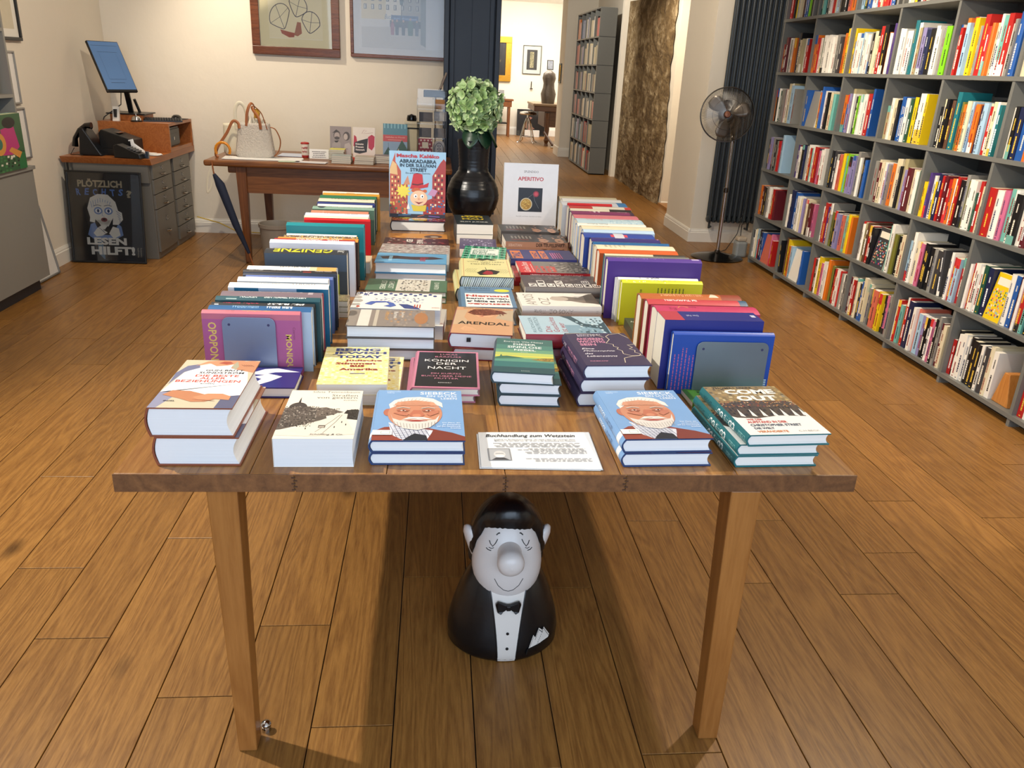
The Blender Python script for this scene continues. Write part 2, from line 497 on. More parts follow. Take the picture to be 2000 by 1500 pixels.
BLACKM = mat('black_matte', '#121215', 0.6, var=0.1)
CHROME = mat('chrome', '#c8c8c8', 0.12, 1.0, var=0.02)
STEEL = mat('dark_chrome', '#5a5754', 0.25, 1.0, var=0.05)
RAD = mat('anthracite_radiator', '#2f363b', 0.33, var=0.04)

# ---- floor of oak planks
floor = empty('floor'); floor['kind'] = 'structure'
boxo('subfloor', -3.6, -2.2, -0.06, 3.9, 22.4, -0.012, DARK, floor)
rp = random.Random(11)
PX0, PP = 0.112, 0.2034
anchor = {-13: [4.64], -12: [4.03], -11: [4.58], -10: [4.156], -9: [4.512], -8: [2.909], -7: [2.292], -6: [1.947], -5: [2.464], -4: [1.706], -3: [1.988, 3.95], -2: [1.59],
          1: [2.156], 2: [1.472], 3: [2.567], 4: [2.17], 5: [2.569], 6: [2.103], 7: [2.343], 8: [2.714], 9: [3.776], 10: [2.582, 4.62], 11: [3.732], 12: [3.041, 4.401], 13: [3.25]}
planks = []
for k in range(-16, 19):
    x0 = PX0 + (k - 1) * PP; x1 = x0 + PP
    ys = sorted(anchor.get(k - 1, [rp.uniform(1, 3)]))
    while ys[-1] < 22.4: ys.append(ys[-1] + rp.choice((1.55, 1.85, 2.1, 2.3)))
    while ys[0] > -2.1: ys.insert(0, ys[0] - rp.choice((1.6, 1.9, 2.2)))
    for a, b in zip(ys[:-1], ys[1:]):
        if b < -2.1: continue
        if a > 7.9 and x1 < 0.2: continue
        planks.append((x0, max(a, -2.0), x1, min(b, 21.5)))
planks.sort(key=lambda q: (max(q[1], 0.9) ** 2 + q[0] ** 2) + (1000 if q[3] < 1.2 else 0))
rest = MB(); shared = {}
def plank_mb(L, w, mb=None, x=0, y=0):
    g, c = 0.0015, 0.0010
    m = mb or MB(); X0, X1, Y0, Y1 = x + g, x + w - g, y + g, y + L - g
    vs = [(X0, Y0, -.014), (X1, Y0, -.014), (X1, Y1, -.014), (X0, Y1, -.014), (X0, Y0, -c * .7), (X1, Y0, -c * .7), (X1, Y1, -c * .7), (X0, Y1, -c * .7),
          (X0 + c, Y0 + c, 0), (X1 - c, Y0 + c, 0), (X1 - c, Y1 - c, 0), (X0 + c, Y1 - c, 0)]
    m.add(vs, [(8, 9, 10, 11), (4, 5, 9, 8), (5, 6, 10, 9), (6, 7, 11, 10), (7, 4, 8, 11), (0, 1, 5, 4), (1, 2, 6, 5), (2, 3, 7, 6), (3, 0, 4, 7)])
    return m
for i, (x0, a, x1, b) in enumerate(planks):
    if i < 280:
        L = round(b - a, 3)
        if L in shared:
            o = shared[L].copy(); COL.objects.link(o)
        else:
            o = plank_mb(L, PP).build('plank', OAK, floor); shared[L] = o
        o.location = (x0, a, 0)
    else: plank_mb(b - a, PP, rest, x0, a)
ro = rest.build('far_planks', OAK, floor); ro['kind'] = 'stuff'

# ---- walls, ceiling, skirtings
CEIL = 2.95
def wall(name, *a, m=None, parent=None): return struct(boxo(name, *a, m or WALL, parent))
wall('wall_left', -3.05, -2.0, 0, -2.85, 7.75, CEIL)
wall('wall_back', -3.05, 7.75, 0, 0.33, 8.0, CEIL)
wall('wall_passage', 0.12, 8.0, 0, 0.33, 21.5, CEIL)
wall('wall_far', 0.12, 21.5, 0, 4.4, 21.7, 3.3)
wall('wall_right', 3.28, -2.0, 0, 3.48, 10.4, CEIL)
pil = wall('wall_pilaster', 2.575, 8.03, 0, 3.28, 8.95, CEIL)
wall('wall_niche', 2.9, 10.4, 0, 3.4, 13.3, CEIL)
wall('wall_bookcase_side', 2.95, 13.3, 0, 3.4, 16.3, CEIL)
wall('wall_pier', 2.38, 16.3, 0, 3.4, 16.97, CEIL)
wall('wall_far_right', 3.35, 16.97, 0, 3.6, 21.5, CEIL)
wall('wall_reveal', 2.82, 13.32, 0, 2.95, 13.47, CEIL)
struct(boxo('ceiling', -3.05, -2.0, CEIL, 3.6, 17.0, CEIL + .1, mat('ceiling_paint', '#efece4', 0.9)))
struct(boxo('ceiling_far', 0.12, 17.0, 3.1, 3.6, 21.7, 3.2, mat('ceiling_paint', '#efece4', 0.9)))
wall('wall_front_sill', -3.05, -2.2, 0, 3.48, -2.0, 0.55)
wall('wall_front_lintel', -3.05, -2.2, 2.75, 3.48, -2.0, CEIL)
def skirting(name, x0, y0, x1, y1, h=.13, t=.018):
    """skirting along one wall with a stepped moulding on top"""
    d = Vector((x1 - x0, y1 - y0, 0)); L = d.length; a = math.atan2(d.y, d.x)
    prof = [(0, 0), (-t, 0), (-t, h * .72), (-t * .7, h * .76), (-t * .7, h * .84), (-t * .35, h * .92), (-t * .2, h), (0, h)]
    mb = MB(); mb.prism([(0, y, z) for y, z in prof], (L, 0, 0))
    return struct(mb.build(name, WHITE, M=Matrix.Translation((x0, y0, 0)) @ Matrix.Rotation(a, 4, 'Z')))
skirting('baseboard_back', -2.85, 7.75, 0.33, 7.75)
skirting('baseboard_left', -2.85, 7.75 - 13, -2.85, 7.75) if False else None
mbk = MB(); mbk.prism([(-2.85, 0, 0), (-2.832, 0, 0), (-2.832, 0, .095), (-2.838, 0, .10), (-2.838, 0, .11), (-2.846, 0, .13), (-2.85, 0, .13)], (0, 7.74, 0))
struct(mbk.build('baseboard_left', WHITE))
skirting('baseboard_pilaster_front', 2.5572, 8.03, 3.28, 8.03)
mbk = MB(); mbk.prism([(x, 8.0135, z) for x, z in ((2.575, 0), (2.575, .13), (2.57, .13), (2.565, .12), (2.562, .11), (2.562, .1), (2.557, .094), (2.557, 0))], (0, .938, 0))
struct(mbk.build('baseboard_pilaster_side', WHITE))
skirting('baseboard_pier', 2.362, 16.3, 2.95, 16.3, .17, .02)
struct(boxo('baseboard_pier_side', 2.36, 16.28, 0, 2.38, 16.97, .17, WHITE))
skirting('baseboard_far', 0.33, 21.5, 3.35, 21.5, .2, .02)
skirting('baseboard_niche', 2.9, 10.4, 3.28, 10.4, .05, .01)
struct(boxo('trim_niche_step', 2.86, 8.95, 0.0, 3.28, 10.4, 0.035, wood('oak_step', '#7d4f1e', '#b07a38', 1, 0.35, 7, 0.05, False)))

# ---- exposed old masonry behind the passage wall, a rough relief
def stone_relief():
    nu, nv = 90, 150
    r = random.Random(5)
    y0, y1, zt = 10.44, 13.28, 2.6
    rng = np.random.RandomState(3)
    def octave(n, m):
        g = rng.rand(n + 2, m + 2)
        out = np.zeros((nu + 1, nv + 1))
        for i in range(nu + 1):
            for j in range(nv + 1):
                a, b = i / nu * n, j / nv * m; ia, ib = int(a), int(b); fa, fb = a - ia, b - ib
                fa = fa * fa * (3 - 2 * fa); fb = fb * fb * (3 - 2 * fb)
                out[i, j] = (g[ia, ib] * (1 - fa) + g[ia + 1, ib] * fa) * (1 - fb) + (g[ia, ib + 1] * (1 - fa) + g[ia + 1, ib + 1] * fa) * fb
        return out
    h = octave(6, 5) * .5 + octave(16, 14) * .3 + octave(40, 30) * .22 + octave(85, 110) * .2
    vs = []; fs = []
    for i in range(nu + 1):
        for j in range(nv + 1):
            u, v = i / nu, j / nv
            edge = 0.05 * math.sin(v * 31) + 0.09 * math.sin(v * 9 + 2) + .05 * math.sin(v * 67)
            ya = y0 + max(0, .26 * v * .6 + edge * .35)      # ragged near edge
            y = ya + (y1 - ya) * u
            z = v * (zt - .1 * (1 - u))
            e = min(1, min(u, 1 - u) * 9, (1 - v) * 14 + .15)
            vs.append((2.885 - (h[i, j] - .15) * .085 * e, y, z))
    for i in range(nu):
        for j in range(nv):
            a = i * (nv + 1) + j; fs.append((a, a + 1, a + nv + 2, a + nv + 1))
    m, t, b = nt('old_masonry')
    tc = node(t, 'ShaderNodeTexCoord')
    n1 = node(t, 'ShaderNodeTexNoise'); n1.inputs['Scale'].default_value = 3.2; n1.inputs['Detail'].default_value = 9; n1.inputs['Roughness'].default_value = .7; n1.inputs['Distortion'].default_value = .8
    mp = node(t, 'ShaderNodeMapping'); mp.inputs['Scale'].default_value = (1, 1.2, 1.3)
    t.links.new(tc.outputs['Object'], mp.inputs['Vector']); t.links.new(mp.outputs[0], n1.inputs['Vector'])
    cr = node(t, 'ShaderNodeValToRGB'); e = cr.color_ramp.elements
    e[0].position = .3; e[0].color = lin('#4a3a28'); e[1].position = .72; e[1].color = lin('#c9b894')
    x = cr.color_ramp.elements.new(.48); x.color = lin('#75603f'); x = cr.color_ramp.elements.new(.58); x.color = lin('#9c896a')
    t.links.new(n1.outputs[0], cr.inputs[0]); t.links.new(cr.outputs[0], b.inputs['Base Color'])
    b.inputs['Roughness'].default_value = .95
    bp = node(t, 'ShaderNodeBump'); bp.inputs['Strength'].default_value = .8; bp.inputs['Distance'].default_value = .03
    n2 = node(t, 'ShaderNodeTexNoise'); n2.inputs['Scale'].default_value = 22; n2.inputs['Detail'].default_value = 6
    t.links.new(tc.outputs['Object'], n2.inputs['Vector']); t.links.new(n2.outputs[0], bp.inputs['Height']); t.links.new(bp.outputs[0], b.inputs['Normal'])
    mb = MB(); mb.add(vs, fs)
    o = mb.build('wall_exposed_masonry', m, smooth=60)
    return struct(o)
stone_relief()

# ---- steel column, riveted profile
col_ = thing('steel_column', 'navy painted steel column between the white back wall and the passage', 'column', (0.285, 7.5, 0))
boxo('web', -.216, 0.06, 0, .216, .10, CEIL, NAVY, col_)
boxo('centre_plate', -.0, 0.045, 0, .21, .06, CEIL, NAVY, col_)
for sx in (-1, 1):
    boxo('flange', sx * .218 - .021, -.06, 0, sx * .218 + .021, .16, CEIL, NAVY, col_, bevel=.004)
    boxo('angle_bar', sx * .17 - .02, .02, 0, sx * .17 + .02, .06, CEIL, NAVY, col_, bevel=.003)
col_['kind'] = 'thing'

# ================================================================== wall of shelves on the east side
XS = 2.87; Y0S = 7.123; PB = 0.6094; ZR = [0.062, 0.4476, 0.8464, 1.245, 1.638, 2.046, 2.44]
NB = 8; DS = 0.33
case = thing('bookcase', 'tall grey open bookcase covering the wall beside the black radiator, full of books', 'bookcase', (XS, Y0S, 0))
YE = -NB * PB
for k in range(NB + 1):
    boxo('upright', 0, -k * PB - .011, 0.0, DS, -k * PB + .011, 2.84, GREY, case)
for j, z in enumerate(ZR + [2.84]):
    boxo('shelf', -.004, YE - .011, z - .022, DS, .011, z, GREY, case)
boxo('back_panel', DS, YE, 0.04, DS + .01, 0, 2.84, GREYD, case)
boxo('plinth', .06, YE, 0, .075, 0, .04, DARK, case)

PAL = dict(w='#ece8de', c='#dccfae', k='#17171a', g='#8c8a84', d='#3a3a3e', r='#b3221f', m='#5c1c26', o='#d5701f', y='#e3c118', l='#7cc61e', G='#23503f', t='#1c6f7a',
           b='#2457a3', n='#1d2548', s='#9fc0d8', p='#c8698c', v='#4a3277', B='#5a3d2c', e='#a99e78', T='#6fb3a8', a='#8d86b5', S='#cf6a55', q='#6f6f2e')
CNAME = dict(w='white', c='cream', k='black', g='grey', d='charcoal', r='red', m='maroon', o='orange', y='yellow', l='lime green', G='dark green', t='teal', b='blue', n='navy',
             s='pale blue', p='pink', v='purple', B='brown', e='beige', T='mint', a='lavender', S='salmon', q='olive')
ORD = ['first', 'second', 'third', 'fourth', 'fifth', 'sixth', 'seventh', 'eighth', 'ninth', 'tenth', 'eleventh', 'twelfth', 'thirteenth', 'fourteenth', 'fifteenth', 'sixteenth',
       'seventeenth', 'eighteenth', 'nineteenth', 'twentieth', 'twenty-first', 'twenty-second', 'twenty-third', 'twenty-fourth', 'twenty-fifth', 'twenty-sixth']
ROWN = ['bottom', 'second', 'third', 'fourth', 'fifth', 'sixth']
BAYN = ['first', 'second', 'third', 'fourth', 'fifth', 'sixth', 'seventh', 'eighth']
# each bay lists its books from the radiator end: colour letter, then thickness 1-5; ^ tall, _ short, / leaning, ! cover turned outwards
SHELF = {
 5: ['p1 r2 r1^ k1 y2 s2 c2 c1 B1 s1 b1 b1^ l2 k1 g1', 'G1 T2 k2 o1 w1 r2 c2 s3 g1 k1 k1 k2 b1 S1 o4', 's2 G1 k2 b2 w1 w2 s1 b3 c1 r2 r2 p1 k3 g1', 'w1 c2 y2 k1 w2 r1 c2 k2 w1 s2 b1 g2 r2 w2',
     'r2 w1 k2 c2 g2 o1 w2 b2 y1 c1 k2 w2', 'w2 k2 b2 o1 r2 c2 w2 G2 s2', 'w2 k1 r3 c2 b2 y2 w2', 'k2 c2 w2 r2'],
 4: ['r1_ k1_ m2 w2 g1 s1 w1 o2 b2^ k2^ c2 e2 w2 r2', 'o2 r1 w2 G1 w2 w2 w2 w2 w2 w1 g3 d2 o2 y1^ c1^', 'y1^ b1_ w2 w2 s2 w1 w2 g2 k1 c2 c2 r2^ k3^ o1 w2 v1^ v1', 'w1 w2 w1 w2 t2^ w2^ e1 a2 n3 k2 w2 w2 g3 l3',
     'w1 r1 o2^ s2 w2^ y3^ c2 g1 r3^ r2 o1 c2 w1^ T2^ r3^ w2 g1 b3^ d3^', 'c2 w2 o2 w2 r2 k2 s2 b2 c2 w2', 'w2 c2 k2 r2 s2 y2 g2 w2', 'c2 r2 w2 b2'],
 3: ['o2 k1 w2 G1 g3 r1 w2 c2^ e1^ s3^ g2', 'b2 g4! c1 o1 b1^ w3 k2 G2 c2 T2', 'o3 b2 a2 e2^ w1 k2 l2 w3 w2 r3 b1^', 'e2_ w3 c3 k1 b2 b1 w2 G1 y2 k1 w4^ y1^', 'k2_ c1 k2 m2 B2 t3^ b2 q1 o1 c3 s1 r1 o3 n2 s3 c1 r2 c2 w1 t1 w1 y1',
     'w2 k1 n2 b3 o1 p2 w2 s2 k1 c2', 'w2 r2 c1 k2 b2 w2 g2', 'w2 o2 k2 c2'],
 2: ['d1 w1 a2 c1 g1 k2 g1 r2 p1 k2 s3^', 'v1 m1 w2 k2 n1 g2 w1 r1 T2 w1 r3 n2 p1 w1 w1', 'k1 d2 w3 S2 y2 T2 l2 a2 a2 g2^ o1 w1 k2 b2', 'g2 c1 m1 c2 w2 a1 g1 o2 c4^ k1 e2^ a2 m3 c2 w2 G2', 'y3_ G1 v1 w2 y3_ n2 r1 m2 r3 o2 w2 r1 k3 g2^ q1 w3 w2 G1_ r2 c2 m1',
     'r3 w3 p2 T2 w1 k3 w2 m2 o2 y2', 'r2 w2 k2 g2 b2 c2 w2', 'w2 k2 c2 b2'],
 1: ['o1 m1 k4 g2 o1 w1 w2 w1 r1 m2', 'w3 n3^ b2^ w2 w3 c2 a1 o1 c2 B1 m3 p1', 'w1 r3^ v2 o1 g2^ q1 k2 a3 g2 S1 T2 y3 o1', 'r1 w2 e1 B1 r2 k2 d4! T1^ w2^ q2 k3 c2 n1', 's2 w2^ c2 w1 p2 k2 k1 k2 g2 d3 d4/ w1 r1 s2 r2 o1', 'w1 r1 w2 w1 w1 G2 n3 y4! w3 b2 m1 w1 r2 T1 k3 b1 y1 p1',
     'w2 c2 k2 b2 r1 c2 o2', 'g2 w2 c2 r2'],
 0: ['w1 c1 s1 r1 k2 n1 b1 S4! p1 r2_', 'k2/ B1^ y2^ o1 s2 w4! G1 b2', 'r2 B2 w1 y2^ p1 w2 c1 w2 o2^ q2 k2 r3 w2 r1 g2 w1 d2', 'm1 w1 r1 T1 c2 k1 b1 c2^ c1 g1 k2 S3 y1 y2 k1 p1 g1 g2', 'w1 r2 T2 o2 r1^ n3^ n1 w2 S1 s3 a2 k1 k2 w2 p1 k2 g1^ m1 c2 k3', 'r2_ k1 w3 w2 w1 k3 k3 k3 w1 d3 c2 w3',
     'r3 w2 k2 c2 b2 w2', 'w2 r2 k2 c2']}
rb = random.Random(21)
cand = []
for row in range(6):
    for bay, spec in enumerate(SHELF[row]):
        toks = spec.split(); ths = []
        for tk in toks:
            ths.append((0.011 + 0.0095 * int(tk[1])) * rb.uniform(.9, 1.1))
        for i, tk in enumerate(toks):
            if '!' in tk: ths[i] = 0.135
            if '/' in tk: ths[i] = 0.07
        avail = PB - .03 - (.19 if (row, bay) == (0, 5) else 0)
        f = min(1.3, avail / sum(ths)) if bay < 6 else 1
        y = Y0S - bay * PB - .013
        z = ZR[row]
        for i, (tk, th) in enumerate(zip(toks, ths)):
            th *= f
            Hh = rb.uniform(.243, .27)
            if '^' in tk: Hh = rb.uniform(.285, .31)
            if '_' in tk: Hh = rb.uniform(.2, .225)
            cand.append([row, bay, i, tk, y, th, Hh, z])
            y -= th
# those that show largest: nearer ones first, the half-hidden top row last
def rank(c): return (c[1] >= 6) * 60 + (c[0] == 5) * 14 + (6 - c[1]) * 2.0 + c[0] * .2
cand.sort(key=rank)
GRP = 'books standing in the grey bookcase'
far_cover = MB(); far_page = MB(); far_colors = []
def spine_deco(p, r, D, T, base):
    light = base in 'wcslyTeogSapq'
    ink = r.choice(['#222226', '#1d2f5a', '#8c1c1c']) if light else r.choice(['#f0ead8', '#e8c24a', '#ffffff'])
    if r.random() < .22:
        q = r.uniform(.1, .3); band(p, r.choice([0, 1 - q]), q, r.choice(['#e8e4da', '#c33', '#2a5aa0', '#222', '#e3b63a', '#6fa89c']), n=6)
    hh = min(.62, .012 / T) if T > .016 else .6
    s1 = r.uniform(.08, .2); L = r.uniform(.3, .5)
    p.lines(s1, .5 - hh / 2, L, hh, 1, ink, r.random(), .9)
    p.lines(s1 + L + .06, .5 - hh * .35, .85 - s1 - L - .06, hh * .7, 1, ink, r.random(), .9)
    if r.random() < .5: p.rect(.03, .35, .02, .3, ink)
shelf_books = []
for n, (row, bay, i, tk, y, th, Hh, z) in enumerate(cand):
    c = tk[0]; W = rb.uniform(.165, .195); setb = rb.uniform(.012, .035)
    X = XS + setb
    face = '!' in tk; lean = '/' in tk
    rr = random.Random(row * 1000 + bay * 50 + i)
    if face:
        # cover turned to the aisle, leaning back a little
        T = .03; Wf = th - .012
        M = Matrix.Translation((XS + .02, y - .006, z)) @ Matrix.Rotation(math.radians(8), 4, 'Y') @ Matrix(((0, 0, -1, T), (-1, 0, 0, 0), (0, 1, 0, 0), (0, 0, 0, 1)))
        Wb, Db, Tb = Wf, Hh, T
    elif lean:
        Tb = .026; Wb, Db = W, Hh
        M = Matrix.Translation((X, y - .04, z)) @ Matrix.Rotation(math.radians(-9), 4, 'X') @ Matrix(((1, 0, 0, 0), (0, 0, -1, .04), (0, 1, 0, 0), (0, 0, 0, 1)))
        M = Matrix.Translation((X, y - .035, z + .002)) @ Matrix.Rotation(math.radians(-7), 4, 'X') @ Matrix(((1, 0, 0, 0), (0, 0, -1, .02), (0, 1, 0, 0), (0, 0, 0, 1)))
    else:
        Wb, Db, Tb = W, Hh, th - .0012
        M = Matrix(((1, 0, 0, X), (0, 0, -1, y), (0, 1, 0, z), (0, 0, 0, 1)))
    hard = rr.random() < .35
    if n < 185:
        size = 'thick' if th > .042 else ('thin' if th < .024 else 'slim' if th < .03 else 'medium')
        if face: size = 'cover-outward'
        lab = f"{size} {CNAME[c]} book, {ORD[i]} from the radiator end, {ROWN[row]} shelf, bookcase bay {BAYN[bay]}"
        def fr(p, rr=rr, face=face):
            if face:
                p.rect(.1, .75, .8, .16, '#e9e2d0'); p.mosaic(.08, .08, .84, .6, 7, 9, ['#c9506e', '#3f7a55', '#2b3770', '#e0a37a', '#7fb0c4', '#d9d4c4'], rr.random())
            else: p.rect(.1, .1, .8, .8, rr.choice(['#777', '#b9a', '#465', '#a86', '#ccc']))
        book(lab, M, Wb, Db, Tb, PAL[c], hard, page=rr.choice(['#efe9dc', '#e6dcc0', '#f1eee6']), front=fr if face else None,
             spine=(lambda p, rr=rr, c=c, Tb=Tb, Db=Db: spine_deco(p, rr, Db, Tb, c)) if not face else None, group=GRP)
    else:
        cm, b_, bl_ = cover_mesh(Wb, Db, Tb, hard)
        far_cover.add([M @ Vector(v) for v in cm.v], cm.f); far_colors += [lin(PAL[c])] * sum(len(f) for f in cm.f)
        pm = page_mesh(Wb, Db, Tb, hard, b_, bl_)
        far_cover.add([M @ Vector(v) for v in pm.v], pm.f); far_colors += [lin(PAGE)] * sum(len(f) for f in pm.f)
        if not face:
            q = Print(Db, Tb); spine_deco(q, rr, Db, Tb, c); bend_spine(q, Tb, bl_)
            far_cover.add([M @ Vector(v) for v in q.v], q.f); far_colors += [c2 for f, c2 in zip(q.f, q.c) for _ in f]
fo = far_cover.build('shelved_books', PRINT)
ca = fo.data.color_attributes.new('Col', 'FLOAT_COLOR', 'CORNER'); ca.data.foreach_set('color', [q for c in far_colors for q in c])
tag(fo, 'remaining small books high up and at the ends of the grey bookcase', 'books', kind='stuff')

# wooden bookend at the end of the lowest row
wb = MB()
yb = Y0S - 5 * PB - .013 - (PB - .03 - .19) - .01
wb.prism([(0, 0, 0), (0, -.125, 0), (0, -.085, .17), (0, -.045, .17)], (.11, 0, 0))
o = wb.build('bookend', wood('bookend_wood', '#a8672c', '#cf8f49', 2, .4, 6, .02, False), bevel=.004)
o.location = (XS + .03, yb, ZR[0]); tag(o, 'tapered light wooden bookend on the lowest shelf beside black-spined books', 'bookend')

# ---- radiator of upright tubes
rad = thing('radiator', 'tall anthracite tube radiator on the white pilaster behind the chrome fan', 'radiator', (2.72, 7.93, 0))
nt_ = 10
for k in range(nt_):
    x = k * .0505
    mb = MB(); mb.tube([(x, -.03, .27), (x, -.03, 2.62)], .0165, 10)
    mb.build('tube', RAD, rad, smooth=True)
    mb = MB(); mb.tube([(x, .03, .27), (x, .03, 2.62)], .0165, 8); mb.build('rear_tube', RAD, rad, smooth=True)
    for z in (.25, 2.63):
        mb = MB(); mb.lathe([(.005, -.035), (.02, -.025), (.026, 0), (.02, .025), (.005, .035)], 10, (x, 0, z), 1, 2.2)
        mb.build('section_end', RAD, rad, smooth=True)
mb = MB(); mb.tube([(.02, .02, .24), (.02, .02, .16), (.06, .085, .16)], .012, 8); mb.tube([(.42, .02, .24), (.42, .02, .15), (.42, .085, .15)], .012, 8)
mb.build('pipe', RAD, rad, smooth=True)

# ---- pedestal fan
fan = thing('pedestal_fan', 'chrome pedestal fan with round wire cage standing before the black radiator', 'fan', (2.62, 7.27, 0))
mb = MB(); mb.lathe([(.235, 0), (.24, .008), (.2, .022), (.08, .04), (.03, .055), (.022, .075)], 40, sy=.95)
mb.build('base', mat('polished_black_chrome', '#4a4744', .15, 1.0), fan, smooth=35)
mb = MB(); mb.tube([(0, 0, .05), (0, 0, .62)], .017, 12); mb.build('pole', CHROME, fan, smooth=True)
mb = MB(); mb.lathe([(.017, .60), (.023, .605), (.023, .64), (.017, .645)], 14); mb.build('height_clamp', STEEL, fan, smooth=35)
mb = MB(); mb.tube([(0, 0, .64), (-.005, 0, 1.06)], .013, 12); mb.build('upper_pole', CHROME, fan, smooth=True)
HM = Matrix.Translation((-.105, -.06, 1.275)) @ Matrix.Rotation(math.radians(-14), 4, 'Z') @ Matrix.Rotation(math.radians(86), 4, 'X')
# HM local +z looks toward the room
mb = MB(); mb.lathe([(.03, -.2), (.062, -.19), (.07, -.13), (.07, -.06), (.05, -.04)], 20, M=HM); mb.build('motor', STEEL, fan, smooth=35)
mb = MB(); mb.tube([(-.005, 0, 1.04), (.01, .05, 1.10), (.0, .07, 1.2)], .02, 10); mb.build('neck', STEEL, fan, smooth=True)
CG = MB()
Rg = .225
def gp(r, t, z): return HM @ Vector((r * math.cos(t), r * math.sin(t), z))
for k in range(120):
    t = 2 * PI * k / 120
    CG.tube([gp(.035, t, .035), (gp(.12, t, .045)), gp(.19, t, .035), gp(Rg, t, -.01)], .0011, 3, caps=False)
    CG.tube([gp(.06, t, -.09), gp(.17, t, -.085), gp(Rg, t, -.03)], .0011, 3, caps=False)
CG.build('cage_wires', mat('cage_steel', '#9a948c', .3, 1.0), fan)
mb = MB()
for zz, rr_ in ((-.01, Rg), (-.03, Rg), (.042, .13), (-.02, Rg + .004)):
    mb.tube([gp(rr_, 2 * PI * k / 48, zz) for k in range(49)], .0035 if rr_ > .2 else .0015, 6, caps=False)
mb.build('cage_rim', STEEL, fan, smooth=True)
for q in range(3):
    a = q * 2 * PI / 3 + .35; mb = MB(); vs = []; fs = []
    for i in range(7):
        r_ = .03 + .165 * i / 6; half = [.10, .3, .42, .46, .44, .38, .2][i]
        for s_ in range(5):
            th = a + half * (s_ / 4 * 2 - 1); vs.append(gp(r_, th, -.015 - .03 * (s_ / 4 - .5)))
    for i in range(6):
        for s_ in range(4): fs.append((i * 5 + s_, i * 5 + s_ + 1, (i + 1) * 5 + s_ + 1, (i + 1) * 5 + s_))
    mb.add(vs, fs); b_ = mb.build('blade', mat('blade_alu', '#8f877e', .4, .8), fan, smooth=True)
    sm = b_.modifiers.new('thick', 'SOLIDIFY'); sm.thickness = .002
mb = MB(); mb.lathe([(.0, .052), (.022, .048), (.03, .035), (.03, .02)], 18, M=HM); mb.build('hub_cap', mat('copper_badge', '#8a5a44', .3, .6), fan, smooth=35)
mb = MB(); mb.tube([(2.68, 7.42, .02), (2.82, 7.6, .01), (2.95, 7.7, .15), (3.02, 7.75, .5)], .004, 6)
tag(mb.build('power_cord', BLACK, smooth=True), 'black power cord hanging behind the chrome fan', 'cable')
mb = MB(); mb.tube([(2.96, 7.62, .02), (2.97, 7.66, .25), (3.06, 7.6, .3), (3.2, 7.4, .27)], .004, 6)
tag(mb.build('wall_cable', BLACK, smooth=True), 'grey cable looping behind the small bin beside the bookcase', 'cable')
mb = MB(); mb.prism([(0, 0, 0), (.15, 0, 0), (.15, .13, 0), (0, .13, 0)], (0, 0, .19)); 
bn = thing('diffuser_jar', 'small grey jar on the floor between the fan base and the bookcase', 'jar', (2.82, 7.30, 0))
m2 = MB(); m2.box(-.01, 0, 0, .10, .11, .15); m2.build('jar_body', mat('grey_glazed_jar', '#8f9290', .3), bn, bevel=.02)
m2 = MB(); m2.box(0, .01, .15, .09, .10, .19); m2.build('lid', mat('pale_lid', '#b9a994', .4), bn, bevel=.012)
# ================================================================== display table
TZ = 0.75
tab = thing('display_table', 'large cherry wood display table covered with books in the middle of the shop', 'table', (0.15, 3.1, 0))
def loc(o): return o
L0, L1, F0, F1 = -.647 - .15, .935 - .15, 1.515 - 3.1, 4.78 - 3.1
# top glued up from boards
xs = [L0, L0 + .27, L0 + .55, L0 + .80, L0 + 1.05, L0 + 1.31, L1]
for i in range(6):
    mb = MB(); e = .0006
    xr0 = xs[i]; xr1 = xs[i + 1]; wid = (xr1 - L0) / (L1 - L0)
    flare = .055
    def wx(x, y): return x + (flare * (y - F0) / (F1 - F0)) * max(0, (x - L0) / (L1 - L0))
    a, b = xr0 + e, xr1 - e
    pts = [(wx(a, F0), F0, 0), (wx(b, F0), F0, 0), (wx(b, F1), F1, 0), (wx(a, F1), F1, 0)]
    if i == 5: pts = [(a, F0, 0), (b - .006, F0, 0), (b + .0, F0 + .004, 0), (wx(b, F1), F1, 0), (wx(a, F1), F1, 0)]
    mb.prism([(p[0], p[1], .71) for p in pts], (0, 0, .04))
    mb.build('top_board', CHERRY, tab, bevel=.002)
# end-grain cap along the front, with finger joints
for (a, b) in ((L0, L0 + .36), (L0 + .363, L0 + .80), (L0 + .803, L0 + 1.06), (L0 + 1.063, L1)):
    boxo('edge_board', a, F0 - .003, .7095, b, F0 + .0005, .7495, ENDGRAIN, tab)
jm = MB()
for xj in (.36, .80, 1.06):
    for k in range(5): jm.box(L0 + xj - .005 + (k % 2) * .004, F0 - .0036, .713 + k * .007, L0 + xj + .003 + (k % 2) * .004, F0 - .0029, .7165 + k * .007)
jm.build('finger_joints', mat('joint_brown', '#4a2e1a', .7), tab)  # dark brown joint marks laid over the edge boards
def leg(x0t, x1t, x0b, x1b, y, dy):
    mb = MB(); zt = .71
    vs = [(x0b, y, 0), (x1b, y, 0), (x1b, y + dy * .72, 0), (x0b, y + dy * .72, 0), (x0t, y, zt), (x1t, y, zt), (x1t, y + dy, zt), (x0t, y + dy, zt)]
    vs = [(a - .15, b - 3.1, c) for a, b, c in vs]
    f = [(0, 3, 2, 1), (4, 5, 6, 7), (0, 1, 5, 4), (1, 2, 6, 5), (2, 3, 7, 6), (3, 0, 4, 7)]
    mb.add(vs, f); return mb.build('leg', CHERRY_Z, tab, bevel=.0035)
leg(-.469, -.405, -.454, -.411, 1.520, .07)
leg(.655, .724, .674, .724, 1.515, .07)
leg(-.469, -.405, -.454, -.411, 4.62, .07)
leg(.72, .785, .73, .775, 4.62, .07)
